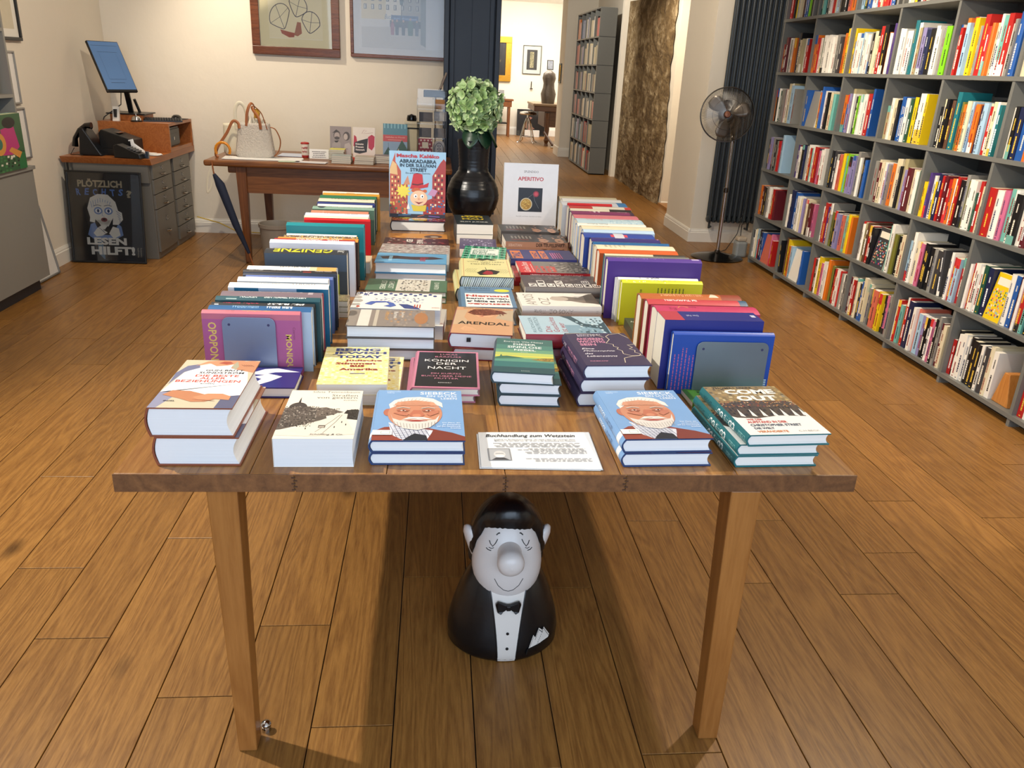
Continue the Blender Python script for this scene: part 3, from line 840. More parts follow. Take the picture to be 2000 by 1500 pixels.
cs = MB(); cs.lathe([(.0, 0), (.011, .001), (.013, .01), (.008, .016), (0, .018)], 10, (-.402 - .15, 1.585 - 3.1, .012)); cs.tube([(-.402 - .15, 1.585 - 3.1, .0), (-.402 - .15, 1.585 - 3.1, .014)], .012, 8)
cs.build('levelling_foot', CHROME, tab, smooth=True)

# ------------------------------------------------------------------ cover art
def tx(*a, **k): return lambda p: p.text(*a, **k)
SKY = '#7ea6d3'
def art_plain(bg, items):
    def f(p):
        if bg: p.rect(0, 0, 1, 1, bg)
        for it in items: it(p)
    return f

def art_siebeck(p):
    p.rect(0, 0, 1, 1, SKY)
    p.text('CHRISTOPH', .10, .955, .16, .02, '#d9e6f4'); p.text('WIRTZ', .10, .925, .09, .02, '#d9e6f4')
    p.text('SIEBECK', .50, .905, .45, .06, '#f2f5f8', bold=.01)
    p.text('EIN SATTES', .58, .85, .36, .038, '#f2f5f8'); p.text('LEBEN', .75, .80, .19, .038, '#f2f5f8')
    # jacket, shirt, tie
    p.poly([(0, 0), (1, 0), (1, .07), (.86, .14), (.62, .22), (.3, .26), (.12, .24), (0, .16)], '#8d4234')
    p.poly([(.16, .33), (.3, .26), (.66, .18), (.58, .0), (.3, .0), (.2, .12)], '#d9dce6')
    for k in range(9):
        p.line([(.17 + k * .05, .30 - k * .014), (.28 + k * .045, .02)], .0011, '#3a3f63')
        p.line([(.2 + k * .008, .29 - k * .033), (.62 - k * .01, .20 - k * .024)], .0011, '#3a3f63')
    p.poly([(.38, .06), (.45, .12), (.58, .09), (.60, 0), (.33, 0)], '#20252f')
    p.poly([(0, .0), (0, .16), (.14, .24), (.2, .1), (.34, 0)], '#8d4234')
    p.poly([(.6, 0), (.66, .2), (.86, .14), (1, .07), (1, 0)], '#7c382d')
    # head
    p.ell(.14, .52, .05, .07, '#b8705a')
    p.ell(.45, .50, .31, .30, '#c98a6c', 36)
    p.poly([(.16, .60), (.14, .68), (.2, .77), (.33, .83), (.5, .845), (.66, .81), (.76, .72), (.77, .62), (.72, .66), (.6, .735), (.45, .76), (.3, .73), (.2, .63)], '#e7e3dc')
    for k in range(16):
        t = .25 + k * .16; p.line([(.45 + .30 * math.cos(t), .55 + .26 * math.sin(t)), (.45 + .25 * math.cos(t + .1), .55 + .21 * math.sin(t + .1))], .0016, '#b9b4ae')
    p.poly([(.24, .73), (.45, .77), (.66, .73), (.7, .66), (.2, .66)], '#d69b7c')
    # beard
    p.poly([(.17, .5), (.2, .40), (.28, .36), (.4, .37), (.48, .40), (.58, .36), (.68, .38), (.73, .47), (.70, .33), (.62, .23), (.48, .18), (.33, .21), (.22, .31)], '#dcd6ce')
    p.poly([(.30, .37), (.38, .42), (.47, .43), (.56, .42), (.65, .38), (.56, .385), (.47, .40), (.38, .385)], '#efeae2')
    for k in range(14): p.line([(.22 + k * .035, .34 - .05 * math.sin(k * .24)), (.24 + k * .033, .25 - .04 * math.sin(k * .24))], .0013, '#a79f98')
    p.poly([(.33, .355), (.47, .37), (.60, .355), (.5, .335), (.42, .335)], '#a8483f')
    # nose, eyes, brows
    p.poly([(.43, .56), (.51, .56), (.56, .46), (.52, .425), (.42, .425), (.38, .46)], '#bd7258')
    p.ell(.47, .455, .05, .028, '#d08a6c')
    for ex in (.31, .60):
        p.ell(ex, .555, .075, .024, '#b26b54'); p.ell(ex, .552, .036, .009, '#e3d6ca'); p.ell(ex + .005, .552, .013, .0095, '#3a2c28'); p.line([(ex - .045, .553), (ex, .566), (ex + .045, .553)], .0014, '#8a4a38')
        p.line([(ex - .08, .595), (ex, .618), (ex + .08, .597)], .004, '#c9bfb4'); p.line([(ex - .06, .525), (ex, .515), (ex + .06, .527)], .0012, '#8e4f3d')
    p.poly([(.2, .5), (.28, .46), (.36, .44), (.38, .48), (.3, .53)], '#c07a60'); p.poly([(.58, .48), (.62, .44), (.72, .5), (.72, .56), (.62, .53)], '#c07a60')
    for k in range(3): p.line([(.28, .66 + k * .03), (.45, .672 + k * .03), (.62, .66 + k * .03)], .0009, '#a86b53')
    for k, (t, w) in enumerate((('Der Mann, der', .2), ('die Deutschen', .2), ('auf den Geschmack', .26), ('brachte', .11))):
        p.text(t, .96 - w, .30 - k * .032, w, .02, '#f2f5f8')
    p.rect(.0, .085, .21, .085, '#f3f1ec'); p.rect(.09, .105, .1, .045, '#8aa08a'); p.rect(.095, .11, .09, .035, '#f3f1ec')
def sp_siebeck(p):
    band(p, 0, 1, SKY); band(p, .08, .08, '#f3f1ec')
    p.text('SIEBECK', .55, .3, .22, .42, '#f2f5f8', rot=180); p.text('EIN SATTES LEBEN', .3, .3, .2, .3, '#2a3d66', rot=180)

def art_sund(p):
    p.rect(0, 0, 1, 1, '#cbbfa4')
    p.poly([(.0, .28), (.1, .7), (.22, .86), (.38, .92), (.7, .93), (.9, .8), (1, .5), (1, .06), (.8, .2), (.5, .2), (.0, .3)], '#f0eeee')
    p.poly([(0, .0), (0, .3), (.12, .3), (.2, .2), (.1, .0)], '#8d8ea6'); p.poly([(.02, .45), (.1, .72), (.26, .82), (.22, .9), (.08, .86), (0, .7)], '#6f7390')
    p.poly([(.78, 0), (.8, .22), (1, .25), (1, 0)], '#5d607c')
    p.poly([(.18, .86), (.3, .97), (.46, 1), (.8, 1), (.74, .93), (.6, .88), (.46, .86), (.34, .93)], '#c98f6d')
    p.poly([(.46, .93), (.52, .97), (.6, .97), (.66, .93), (.58, .9)], '#a8503f')
    p.poly([(.66, .82), (.72, .97), (.9, 1), (1, .98), (1, .72), (.85, .76)], '#c38a68')
    p.poly([(.66, .86), (.7, .98), (.76, .86), (.74, .78)], '#a9a48c')
    for k in range(5): p.line([(.78 + k * .03, .9), (.84 + k * .03, .86)], .0015, '#7a3f2c')
    p.text('GUN-BRITT', .36, .745, .50, .035, '#26262c', bold=.012); p.text('SUNDSTRÖM', .30, .69, .58, .045, '#26262c', bold=.012)
    p.text('DIE BESTE', .28, .62, .56, .045, '#d2503f', bold=.012); p.text('ALLER', .36, .565, .33, .045, '#d2503f', bold=.012); p.text('BEZIEHUNGEN', .08, .50, .82, .05, '#d2503f', bold=.012)
    p.text('ROMAN', .42, .46, .17, .02, '#26262c')
    p.poly([(.06, .24), (.14, .33), (.36, .32), (.58, .25), (.74, .23), (.76, .18), (.62, .115), (.46, .11), (.3, .17)], '#bd7f5c')
    p.poly([(.44, .2), (.6, .27), (.78, .27), (.9, .22), (.9, .15), (.7, .17), (.58, .13)], '#c98d68')
    for k in range(5): p.line([(.46 + k * .03, .155 - k * .004), (.62 + k * .03, .145 - k * .004)], .001, '#8e5038')
    p.text('INSEL', .13, .115, .14, .022, '#26262c', bold=.01)
def sp_sund(p): band(p, 0, 1, '#8a4b33')

def art_stras(p):
    p.rect(0, 0, 1, 1, '#efe6d4')
    p.text('Silvia Tennenbaum', .30, .945, .66, .04, '#5f5a55'); p.text('Straßen', .58, .865, .36, .045, '#3a3632'); p.text('von gestern', .38, .80, .56, .05, '#3a3632'); p.text('ROMAN', .76, .765, .18, .02, '#3a3632')
    p.poly([(0, .16), (0, .58), (.08, .64), (.2, .66), (.42, .6), (.55, .52), (.6, .38), (.3, .26), (.06, .17)], '#5b534b')
    p.ell(.17, .62, .12, .10, '#4a443f', 20, 0, 0, PI); p.poly([(.15, .7), (.17, .84), (.19, .7)], '#3d3833')
    p.mosaic(.0, .22, .46, .42, 16, 16, ['#2d2823', '#8f857a', '#5d544b', '#b3a99c', '#3d3731', '#75695c'], 3, .15)
    p.poly([(.42, .6), (.55, .62), (.8, .52), (.6, .44), (.46, .42)], '#6a5f55'); p.mosaic(.44, .42, .3, .18, 9, 6, ['#7b6f64', '#3b342e', '#998d80'], 4, .3)
    p.poly([(.78, .44), (.84, .56), (.95, .58), (1, .56), (1, .36), (.86, .38)], '#2f2b27'); p.mosaic(.82, .38, .18, .2, 6, 6, ['#1f1c19', '#4a453f'], 5, .2)
    p.poly([(.0, .14), (.25, .2), (.62, .4), (.72, .5), (.86, .48), (.86, .36), (.95, .2), (1, .08), (.4, .04), (0, .06)], '#e6dccb')
    p.mosaic(.08, .22, .34, .07, 18, 3, ['#241f1b', '#3d3731'], 6, .35)
    p.line([(.5, .12), (.68, .34), (.76, .46)], .0012, '#6b6156'); p.line([(.6, .1), (.73, .32), (.79, .46)], .0012, '#6b6156')
    p.rect(.52, .20, .09, .05, '#5a4f46'); p.rect(.53, .21, .07, .02, '#cbbfae')
    for x, y in ((.36, .17), (.72, .2), (.86, .25), (.8, .3)): p.rect(x, y, .012, .03, '#2a2521')
    p.text('Schöffling & Co.', .44, .055, .42, .035, '#3a3632', shear=.3)
def art_being(p):
    p.rect(0, 0, 1, 1, '#efe2a0')
    p.mosaic(0, 0, 1, 1, 14, 22, ['#f2ecc4', '#eedd84', '#f3eed2', '#ead46e'], 8, .2)
    for t, y, x, w, c in (('BEING', .875, .16, .70, '#2d3a78'), ('JEWISH', .775, .12, .84, '#2d3a78'), ('TODAY', .675, .20, .70, '#2d3a78')): p.text(t, x, y, w, .085, c, bold=.05)
    for t, y, x, w in (('Jüdische', .575, .33, .57), ('Stimmen', .50, .2, .6), ('aus', .43, .42, .22), ('Amerika', .345, .27, .58)): p.text(t, x, y, w, .06, '#8c2f27', bold=.045)
    p.rect(.44, .255, .22, .018, '#2d3a78')
def art_konig(p):
    p.rect(0, 0, 1, 1, '#c77d93'); p.rect(.035, .03, .93, .94, '#1b1a1c')
    P_ = '#c77d93'; W_ = '#efece8'
    p.text('LUKAS', .38, .89, .28, .04, P_); p.text('BÄRFUSS', .3, .82, .42, .045, P_)
    p.text('KÖNIGIN', .14, .70, .70, .075, W_); p.text('DER', .33, .61, .32, .06, W_); p.text('NACHT', .2, .49, .6, .07, W_)
    p.text('EIN KURZES', .26, .35, .46, .035, P_); p.text('BUCH ÜBER MEINE', .12, .28, .76, .045, P_); p.text('MUTTER', .32, .22, .36, .035, P_); p.text('ROWOHLT', .38, .12, .2, .018, W_)
def sp_konig(p): band(p, 0, 1, '#c77d93'); band(p, .03, .94, '#b56f86')
def art_nebel(p):
    cs = ['#3f6b66', '#4a7f74', '#6b9c7c', '#b7c46a', '#e6cf52', '#9fb866', '#5a9480', '#35706f', '#284f55']
    ys = [1, .8, .66, .56, .47, .44, .40, .30, .15, 0]
    for i in range(9): p.rect(0, ys[i + 1], 1, ys[i] - ys[i + 1], cs[i])
    p.poly([(0, .40), (.08, .44), (.1, .50), (.12, .45), (.2, .46), (.36, .44), (.5, .41), (.3, .385), (0, .36)], '#3d6e58')
    p.poly([(.6, .37), (.8, .42), (1, .44), (1, .34), (.85, .335)], '#8f7a3c'); p.mosaic(.72, .35, .28, .07, 10, 4, ['#c9a14b', '#5b5a33', '#a98138', '#6c3f24'], 9)
    p.text('Enrique Vila-Matas', .13, .87, .70, .05, '#e8ede9'); p.text('DIESER', .30, .79, .40, .055, '#eef2ee', bold=.015); p.text('SINNLOSE', .2, .70, .60, .065, '#eef2ee', bold=.015); p.text('NEBEL', .32, .62, .38, .055, '#eef2ee', bold=.015)
    p.text('Roman', .44, .57, .12, .018, '#dfe6df'); p.text('Suhrkamp', .45, .04, .14, .02, '#dfe6df')
def art_anderen(p):
    p.rect(0, 0, 1, 1, '#3c3552')
    p.text('MICHAEL', .18, .93, .42, .035, '#d8d2de'); p.text('BICHT', .18, .885, .30, .035, '#d8d2de')
    for t, y, w in (('ANDEREN', .765, .44), ('WICHTIG', .675, .44), ('SEIN', .585, .26)): p.text(t, .12, y, w, .072, '#cf8aa6', bold=.03)
    for k, (t, w) in enumerate((('Eine', .2), ('Philosophie', .50), ('des', .13), ('Lebenssinns', .48))): p.text(t, .10, .47 - k * .075, w, .042, '#e9e4ea', shear=.3, bold=.012)
    p.text('SUHRKAMP', .1, .11, .28, .022, '#cf8aa6', bold=.02)
    c = '#d9cbb2'
    p.line([(.0, .97), (.2, .995), (.5, .93), (.6, .85)], .0018, c)
    p.line([(.92, .99), (.72, .95), (.64, .88), (.66, .78), (.56, .66), (.66, .62), (.64, .56), (.70, .52), (.66, .47), (.72, .42), (.70, .33), (.80, .27), (.98, .28)], .0022, c)
    p.line([(.9, .98), (1.0, .82)], .0018, c)
    p.line([(1.0, .62), (.88, .6), (.93, .52), (.86, .48), (.93, .43), (.90, .37), (.97, .32), (.93, .27), (.8, .25), (.66, .2), (.62, .07)], .0022, c)
def sp_anderen(p):
    band(p, 0, 1, '#332c4c'); p.text('ANDEREN WICHTIG SEIN', .28, .3, .42, .46, '#cf8aa6', bold=.03, rot=0); p.text('BICHT', .78, .35, .14, .3, '#d8d2de')
def art_come(p):
    p.rect(0, 0, 1, 1, '#efece6'); p.rect(0, .42, 1, .58, '#8f7a52')
    p.mosaic(0, .62, 1, .38, 16, 7, ['#a58a58', '#7a6844', '#c2b188', '#5f5440', '#8f8a7a', '#b39a66'], 11)
    p.poly([(.0, .36), (.05, .33), (.3, .31), (.6, .36), (.95, .34), (1, .6), (.9, .66), (.4, .67), (0, .62)], '#4a4038')
    p.mosaic(0, .54, 1, .13, 30, 5, ['#b5793f', '#6a4636', '#2b2a30', '#c9a078', '#8a3e2e', '#3d3a4a'], 12)
    p.mosaic(0, .36, 1, .2, 24, 3, ['#23222a', '#2f2c36', '#3a3034', '#1c1c22', '#4a3a34'], 13)
    for x in (.12, .27, .41, .55, .68, .82, .93): p.poly([(x, .36), (x + .035, .50), (x + .055, .34)], '#efece6')
    p.text('THOMAS SPARR', .10, .945, .56, .035, '#26221c', bold=.02)
    p.text('COME', .22, .82, .68, .105, '#f1efe8', bold=.045); p.text('OUT', .30, .67, .54, .115, '#f1efe8', bold=.045)
    p.text('WIE DER', .14, .27, .2, .03, '#c0392e', bold=.03); p.text('AUFSTAND IN DER', .12, .215, .50, .042, '#c0392e', bold=.03)
    p.text('CHRISTOPHER STREET', .12, .155, .64, .042, '#3b4a5e', bold=.03); p.text('DIE WELT', .13, .10, .25, .036, '#3b4a5e', bold=.03); p.text('VERÄNDERTE', .13, .04, .38, .042, '#d07a3a', bold=.03)
    p.text('C.H.BECK', .64, .045, .26, .026, '#b0aca4')
def sp_come(p):
    band(p, 0, 1, '#1d6a70'); p.text('COME OUT', .24, .2, .40, .6, '#eef2ee', bold=.04); p.text('SPARR', .72, .3, .18, .4, '#123f46', bold=.02); p.text('C.H.BECK', .04, .3, .13, .4, '#8fc0bd')
def art_arendal(p):
    p.rect(0, 0, 1, 1, '#c99a74')
    p.poly([(0, .3), (.0, .86), (.2, .9), (.16, .6), (.3, .35)], '#c5a888'); p.poly([(.7, .6), (1, .5), (1, .95), (.8, .9)], '#b7a489')
    p.poly([(.2, .78), (.3, .92), (.55, .95), (.8, .9), (.9, .8), (.7, .74), (.45, .66), (.32, .70)], '#6d3626')
    p.mosaic(.24, .7, .6, .22, 12, 5, ['#7f4430', '#54271b', '#96593f'], 14, .3)
    p.poly([(.34, .7), (.5, .68), (.7, .73), (.6, .62), (.4, .62)], '#d9a47f'); p.poly([(.4, .66), (.47, .64), (.5, .67)], '#a03a33')
    p.poly([(.14, .16), (.2, .25), (.35, .2), (.42, .12), (.3, .08), (.2, .1)], '#dba981')
    for k in range(4): p.line([(.2, .21 - k * .028), (.38, .17 - k * .026)], .001, '#a06a4c')
    p.text('KARL OVE KNAUSGÅRD', .12, .945, .84, .032, '#5b4030'); p.text('ARENDAL', .08, .33, .86, .105, '#221a16', bold=.02)
def art_gott(p):
    p.rect(0, 0, 1, 1, '#dcd59a'); p.rect(.04, 0, .012, 1, '#c9906a'); p.rect(.94, 0, .012, 1, '#c9906a')
    p.poly([(.25, .93), (.4, 1), (.62, 1), (.75, .93), (.62, .9), (.55, .94), (.45, .88)], '#2c2f25')
    for t, y, w in (('VON GÖTTERN', .79, .76), ('UND', .72, .16), ('MENSCHEN', .65, .60)): p.text(t, .5 - w / 2, y, w, .055, '#3f3d2c')
    p.poly([(.3, .2), (.42, .35), (.6, .38), (.76, .3), (.68, .14), (.52, .1), (.36, .08)], '#1d1b1b'); p.poly([(.4, .16), (.5, .33), (.6, .28), (.62, .16), (.52, .1)], '#9c2333'); p.line([(.5, .3), (.48, .5)], .002, '#1d1b1b')
    for s_ in (-1, 1):
        for k in range(5): p.line([(.5 + s_ * (.18 + k * .045), .42), (.5 + s_ * (.25 + k * .045), .3), (.5 + s_ * (.16 + k * .05), .2)], .0009, '#55533d')
def art_worter(p):
    p.rect(0, 0, 1, 1, '#2f9a74')
    for i in range(1, 6): p.rect(i / 6 - .006, 0, .012, 1, '#d6e8dc')
    for j in range(1, 6): p.rect(0, j / 6 - .008, 1, .016, '#d6e8dc')
    for i in range(6):
        for j in range(6): p.text('AÄWBOSMEDRKZN'[(i * 5 + j * 3) % 13], i / 6 + .045, j / 6 + .04, .075, .09, '#16332a', bold=.03)
    p.rect(.18, .36, .64, .44, '#e9efe6')
    for t, y in (('WÖRTER-', .69), ('BUCH', .59), ('DES', .49), ('BUCHES', .39)): p.text(t, .22, y, .54 if len(t) > 4 else .34, .075, '#2a6b55', bold=.03)
def sp_worter(p):
    band(p, 0, 1, '#17201d')
    for k in range(14): p.rect(.03 + k * .069, .08, .022, .84, '#a9b7b0')
def art_niemand(p):
    p.rect(0, 0, 1, 1, '#5f7f9c'); p.rect(.08, .0, .84, .66, '#efeee8')
    p.text('Martin', .08, .9, .5, .05, '#202a3a', bold=.02); p.text('Zygmuntowicz', .08, .80, .5, .05, '#202a3a', bold=.02); p.ell(.8, .82, .15, .075, '#d7d83a')
    for t, y, w, c in (('Niemand', .48, .8, '#b3322b'), ('kann sagen,', .34, .8, '#202a3a'), ('er hätte es nicht', .22, .8, '#202a3a'), ('gewusst', .08, .8, '#b3322b')): p.text(t, .1, y, w, .11, c, bold=.04)
def art_barnes(p):
    p.rect(0, 0, 1, 1, '#8a8078'); p.rect(0, 0, .98, .1, '#8f867c')
    p.rect(0, .12, 1, .13, '#d6cfc4'); p.rect(0, .30, 1, .04, '#b9b0a0'); p.mosaic(0, .44, 1, .5, 6, 12, ['#857b78', '#9a8e84', '#7a716c', '#a8886a', '#8b8480'], 15, .2)
    p.ell(.5, .84, .35, .08, '#a8764f'); p.text('Abschied', .1, .42, .5, .05, '#c9964f', rot=0); p.text('Julian', .12, .60, .34, .04, '#e8e4dc'); p.text('Barnes', .12, .52, .4, .045, '#e8e4dc')
def art_paul(p):
    p.rect(0, 0, 1, 1, '#ebe6dc'); n_ = '#39477f'
    p.mosaic(.02, .0, .22, .16, 4, 6, [n_, '#5f6fa5'], 16, .25)
    for k in range(16): p.ell(.06 + .08 * (k % 2), .05 + k * .058, .05, .022, n_)
    p.mosaic(.3, .2, .3, .6, 6, 14, ['#8f9cc9', n_, '#c3cae2', '#6c7ab2'], 17, .35)
    p.poly([(.8, .22), (.66, .26), (.62, .38), (.74, .42), (.84, .36), (.9, .44), (.8, .5), (.64, .46), (.54, .36), (.58, .2), (.74, .14)], '#4a62a8')
    p.poly([(.7, .52), (.95, .6), (.99, .78), (.86, .74), (.7, .62)], n_); p.ell(.9, .08, .045, .02, '#b5442f'); p.text('PAULINER', .84, .9, .05, .09, '#b5442f', rot=0)
    for k in range(3): p.rect(.7, .70 + k * .03, .2, .012, '#b5442f')
def art_ghost(p):
    p.rect(0, 0, 1, 1, '#4f6d54'); p.rect(0, .37, 1, .42, '#c9c4b6'); p.mosaic(0, .42, 1, .34, 9, 9, ['#2f2b28', '#6f665c', '#a3988a', '#d9d2c4', '#453f3a', '#8d7f70'], 18, .1)
    p.text('GHOST', .2, .27, .62, .07, '#dfe3d6'); p.text('STORIES', .16, .17, .72, .07, '#dfe3d6'); p.text('ED. WHARTON', .2, .84, .6, .06, '#dfe3d6')
def art_feather(p):
    p.rect(0, 0, 1, 1, '#5f9cc4'); p.poly([(.4, .05), (.62, .1), (.6, .3), (.66, .55), (.6, .8), (.46, .97), (.3, .8), (.34, .5), (.28, .25)], '#3b2f31')
    p.rect(.3, .18, .5, .05, '#8fc1dd'); p.text('Rosen', .4, .62, .4, .12, '#a3293b', bold=.02)
def art_orange(p):
    p.rect(0, 0, 1, 1, '#c98a3e'); p.ell(.42, .76, .22, .16, '#4a4238', 24, .3); p.ell(.45, .78, .1, .07, '#b8a890')
    p.line([(.2, .1), (.6, .3), (.85, .5)], .004, '#8f5a2a'); p.text('Unverbesserlich', .6, .3, .2, .36, '#f0e4c8', rot=90)
def art_red(p):
    p.rect(0, 0, 1, 1, '#77726e'); p.rect(0, .78, 1, .22, '#c92a2c'); p.rect(0, .0, 1, .25, '#3c3a3a'); p.mosaic(.1, .05, .8, .5, 9, 8, ['#4b4846', '#8f8a85', '#b5afa8', '#2c2a2a', '#6a6562'], 19, .15)
    for k, t in enumerate(('ICH', 'KÄMPFE', 'FÜR DIE', 'WAHRHEIT')): p.text(t, .06, .71 - k * .075, .52, .06, '#d8362f', bold=.03)
    p.text('Caroline Darian', .06, .85, .86, .09, '#f0e8e4', shear=.2); p.lines(.1, .8, .8, .03, 1, '#e9b9b3', 3)
def art_nach(p):
    p.rect(0, 0, 1, 1, '#4b4347'); p.mosaic(.4, .1, .6, .8, 8, 12, ['#5c5357', '#3c3639', '#746a6e', '#8a7d7a'], 20, .3)
    for k, ch in enumerate('NACHDEMENDE'[:8]):
        y = .93 - k * .118
        p.rect(.04, y - .09, .26, .1, '#e9e4de'); p.text(ch, .08, y - .08, .18, .08, '#3a3538', bold=.03)
        if k in (1, 3, 6): p.rect(.32, y - .09, .22, .1, '#e9e4de'); p.text('HIEN'[k % 4], .35, y - .08, .15, .08, '#3a3538', bold=.03)
def art_oz(p):
    p.rect(0, 0, 1, 1, '#e4dfd6'); p.text('AMOS', .08, .80, .80, .13, '#8f877e'); p.text('OZ', .1, .62, .5, .13, '#8f877e')
    p.poly([(.2, .0), (.25, .2), (.38, .34), (.42, .52), (.55, .6), (.7, .56), (.74, .4), (.66, .22), (.95, .05), (.95, 0)], '#7a7068'); p.ell(.55, .48, .16, .12, '#b8aca0'); p.poly([(.15, .0), (.3, .16), (.8, .14), (.98, 0)], '#4b4540')
def sp_oz(p): band(p, 0, 1, '#c9c6c4'); p.text('AMOS OZ', .36, .3, .3, .4, '#7d7872'); p.text('Worte', .70, .3, .15, .4, '#7d7872'); p.rect(.04, .4, .03, .2, '#55504c')
def art_rud(p):
    p.rect(0, 0, 1, 1, '#a9c3d0'); p.rect(0, 0, .5, .5, '#7f9fb0'); p.poly([(0, .02), (.3, .1), (.45, .3), (.85, .42), (1, .5), (1, .36), (.6, .26), (.5, .1), (.7, 0)], '#34505c')
    p.mosaic(.1, .02, .8, .34, 8, 8, ['#5b7f8c', '#9dbac4', '#2f4953', '#c4d6dc'], 22, .4)
    p.text('RÜDIGER', .1, .86, .8, .05, '#5a7684'); p.text('VON FRITSCH', .1, .79, .8, .05, '#5a7684')
    for k, (t, w) in enumerate((('Die', .3), ('Geschichte', .8), ('ist wer', .5))): p.text(t, .12, .68 - k * .09, w, .07, '#a24a58')
def sp_red2(p): band(p, 0, 1, '#8f2232')
def art_teufel(p):
    p.rect(0, 0, 1, 1, '#3e3a37'); p.ell(.2, .12, .3, .07, '#b88a6e'); p.ell(.2, .38, .25, .07, '#a87a5e'); p.mosaic(.1, .0, .9, .45, 8, 8, ['#3b332e', '#5a4a40', '#c99a80', '#2a2623', '#8a6a58'], 23, .45)
    p.text('TEUFELSPAKT', .2, .6, .12, .3, '#8f3f38', rot=90, bold=.03); p.lines(.4, .55, .4, .36, 6, '#9a938a', 4)
def sp_teufel(p): band(p, 0, 1, '#a47860'); p.text('DER TEUFELSPAKT', .05, .22, .46, .56, '#3b2a22', bold=.03, rot=180); p.text('SEBASTIAN', .74, .35, .22, .42, '#cdb3a2', rot=180)
def art_man(p):
    p.rect(0, 0, 1, 1, '#1f2a30'); p.text('MAN', .2, .74, .6, .14, '#d9bd2c', bold=.05); p.text('MAU', .2, .5, .6, .14, '#d9bd2c', bold=.05); p.text('SLIM JUNKE', .12, .2, .76, .12, '#c9c9c2', bold=.03); p.rect(.3, .9, .45, .05, '#d9bd2c')
def art_kal(p):
    p.rect(0, 0, 1, 1, '#9cc3df')
    p.poly([(0, 0), (0, .74), (.05, .86), (.1, .98), (.1, .84), (.2, .7), (.2, .5), (.32, .5), (.32, 0)], '#b5523a'); p.poly([(0, .72), (.05, .85), (.12, .8), (.14, .64), (0, .66)], '#d9b27a')
    p.poly([(1, 0), (1, .86), (.96, .9), (.9, .84), (.76, .64), (.76, .3), (.6, .25), (.6, 0)], '#a5342c'); p.poly([(.24, .5), (.32, .64), (.36, .5)], '#c98a6a')
    for i in range(3):
        for j in range(6): p.rect(.03 + i * .055, .28 + j * .062, .026, .035, '#e9d08a' if (i + j) % 3 else '#5a2a22'); p.rect(.80 + i * .06, .30 + j * .066, .03, .038, '#e9d3a0' if (i + j) % 2 else '#51201c')
    p.poly([(.68, .36), (.76, .45), (.86, .42), (.8, .33)], '#c58fb4')
    pts = []
    for k in range(20):
        rr = .14 if k % 2 == 0 else .085; t = k * PI / 10; pts.append((.24 + rr * math.cos(t), .40 + rr * .82 * math.sin(t)))
    p.poly(pts, '#e8d84a')
    # street figures and a plain boy in a red top hat
    p.mosaic(.0, .02, .3, .24, 6, 5, ['#c98a6a', '#3f7a5c', '#d9c25a', '#b5523a', '#e9ddc4'], 31, .2); p.mosaic(.66, .02, .34, .26, 7, 6, ['#b5523a', '#2f6ea8', '#e9ddc4', '#7a2a24', '#2f6ea8'], 32, .2)
    p.poly([(.38, .49), (.42, .66), (.48, .68), (.58, .66), (.60, .5), (.70, .54), (.68, .47), (.5, .44), (.36, .44)], '#c2262a'); p.poly([(.40, .50), (.5, .49), (.6, .515), (.6, .535), (.5, .51), (.40, .52)], '#5c1418')
    for k in range(7): p.ell(.42 + k * .035, .415 + .02 * math.sin(k), .035, .025, '#c9632e')
    p.ell(.52, .30, .155, .115, '#efc7a2', 28)
    for ex in (.46, .58): p.ell(ex, .33, .032, .03, '#ffffff'); p.ell(ex + .004, .325, .012, .013, '#1a1a1a')
    p.ell(.52, .285, .02, .018, '#e0a684'); p.poly([(.44, .25), (.52, .205), (.61, .25), (.52, .235)], '#8e2a2a')
    p.poly([(.38, .2), (.42, .1), (.64, .1), (.66, .2), (.52, .18)], '#d9c23a'); p.poly([(.3, .13), (.33, .23), (.36, .13)], '#f0efe9')
    p.line([(.24, .30), (.32, .2)], .003, '#3a2a20')
    p.rect(0, 0, 1, .055, '#2a2630'); p.line([(.15, .03), (.38, .045)], .004, '#4b7fb8'); p.line([(.5, .02), (.62, .045)], .003, '#c9632e'); p.line([(.7, .03), (.9, .02)], .004, '#7a5ab0')
    p.text('Mascha Kaléko', .12, .905, .76, .055, '#b3343a', bold=.04); p.text('ABRAKADABRA', .17, .825, .66, .055, '#1c2f3a', bold=.03)
    p.text('IN DER SULLIVAN', .18, .765, .64, .05, '#1c2f3a', bold=.03); p.text('STREET', .36, .70, .30, .052, '#1c2f3a', bold=.03); p.text('Eine wirklich wahre Geschichte', .28, .665, .44, .022, '#1c2f3a', shear=.2)
def art_aper(p):
    p.rect(0, 0, 1, 1, '#dfe1e6'); p.text('SPLENDIDO', .36, .855, .27, .035, '#55555a'); p.text('APERITIVO', .25, .73, .48, .062, '#b5414c', bold=.03)
    p.rect(.27, .24, .45, .38, '#20232b'); p.ell(.42, .36, .115, .10, '#c9c2a8', 28); p.ell(.42, .36, .1, .087, '#b08a3c', 28); p.mosaic(.35, .3, .14, .12, 5, 5, ['#c9a94f', '#8e6a2a', '#d8c070'], 41)
    p.ell(.60, .525, .055, .048, '#8e2f3c', 20); p.ell(.60, .525, .035, .03, '#c04a5a', 16); p.line([(.45, .46), (.55, .53), (.58, .42), (.66, .3)], .0012, '#8a8a90'); p.text('Aperitifs und kleine Gerichte aus Italien', .24, .155, .48, .018, '#7a7a80')
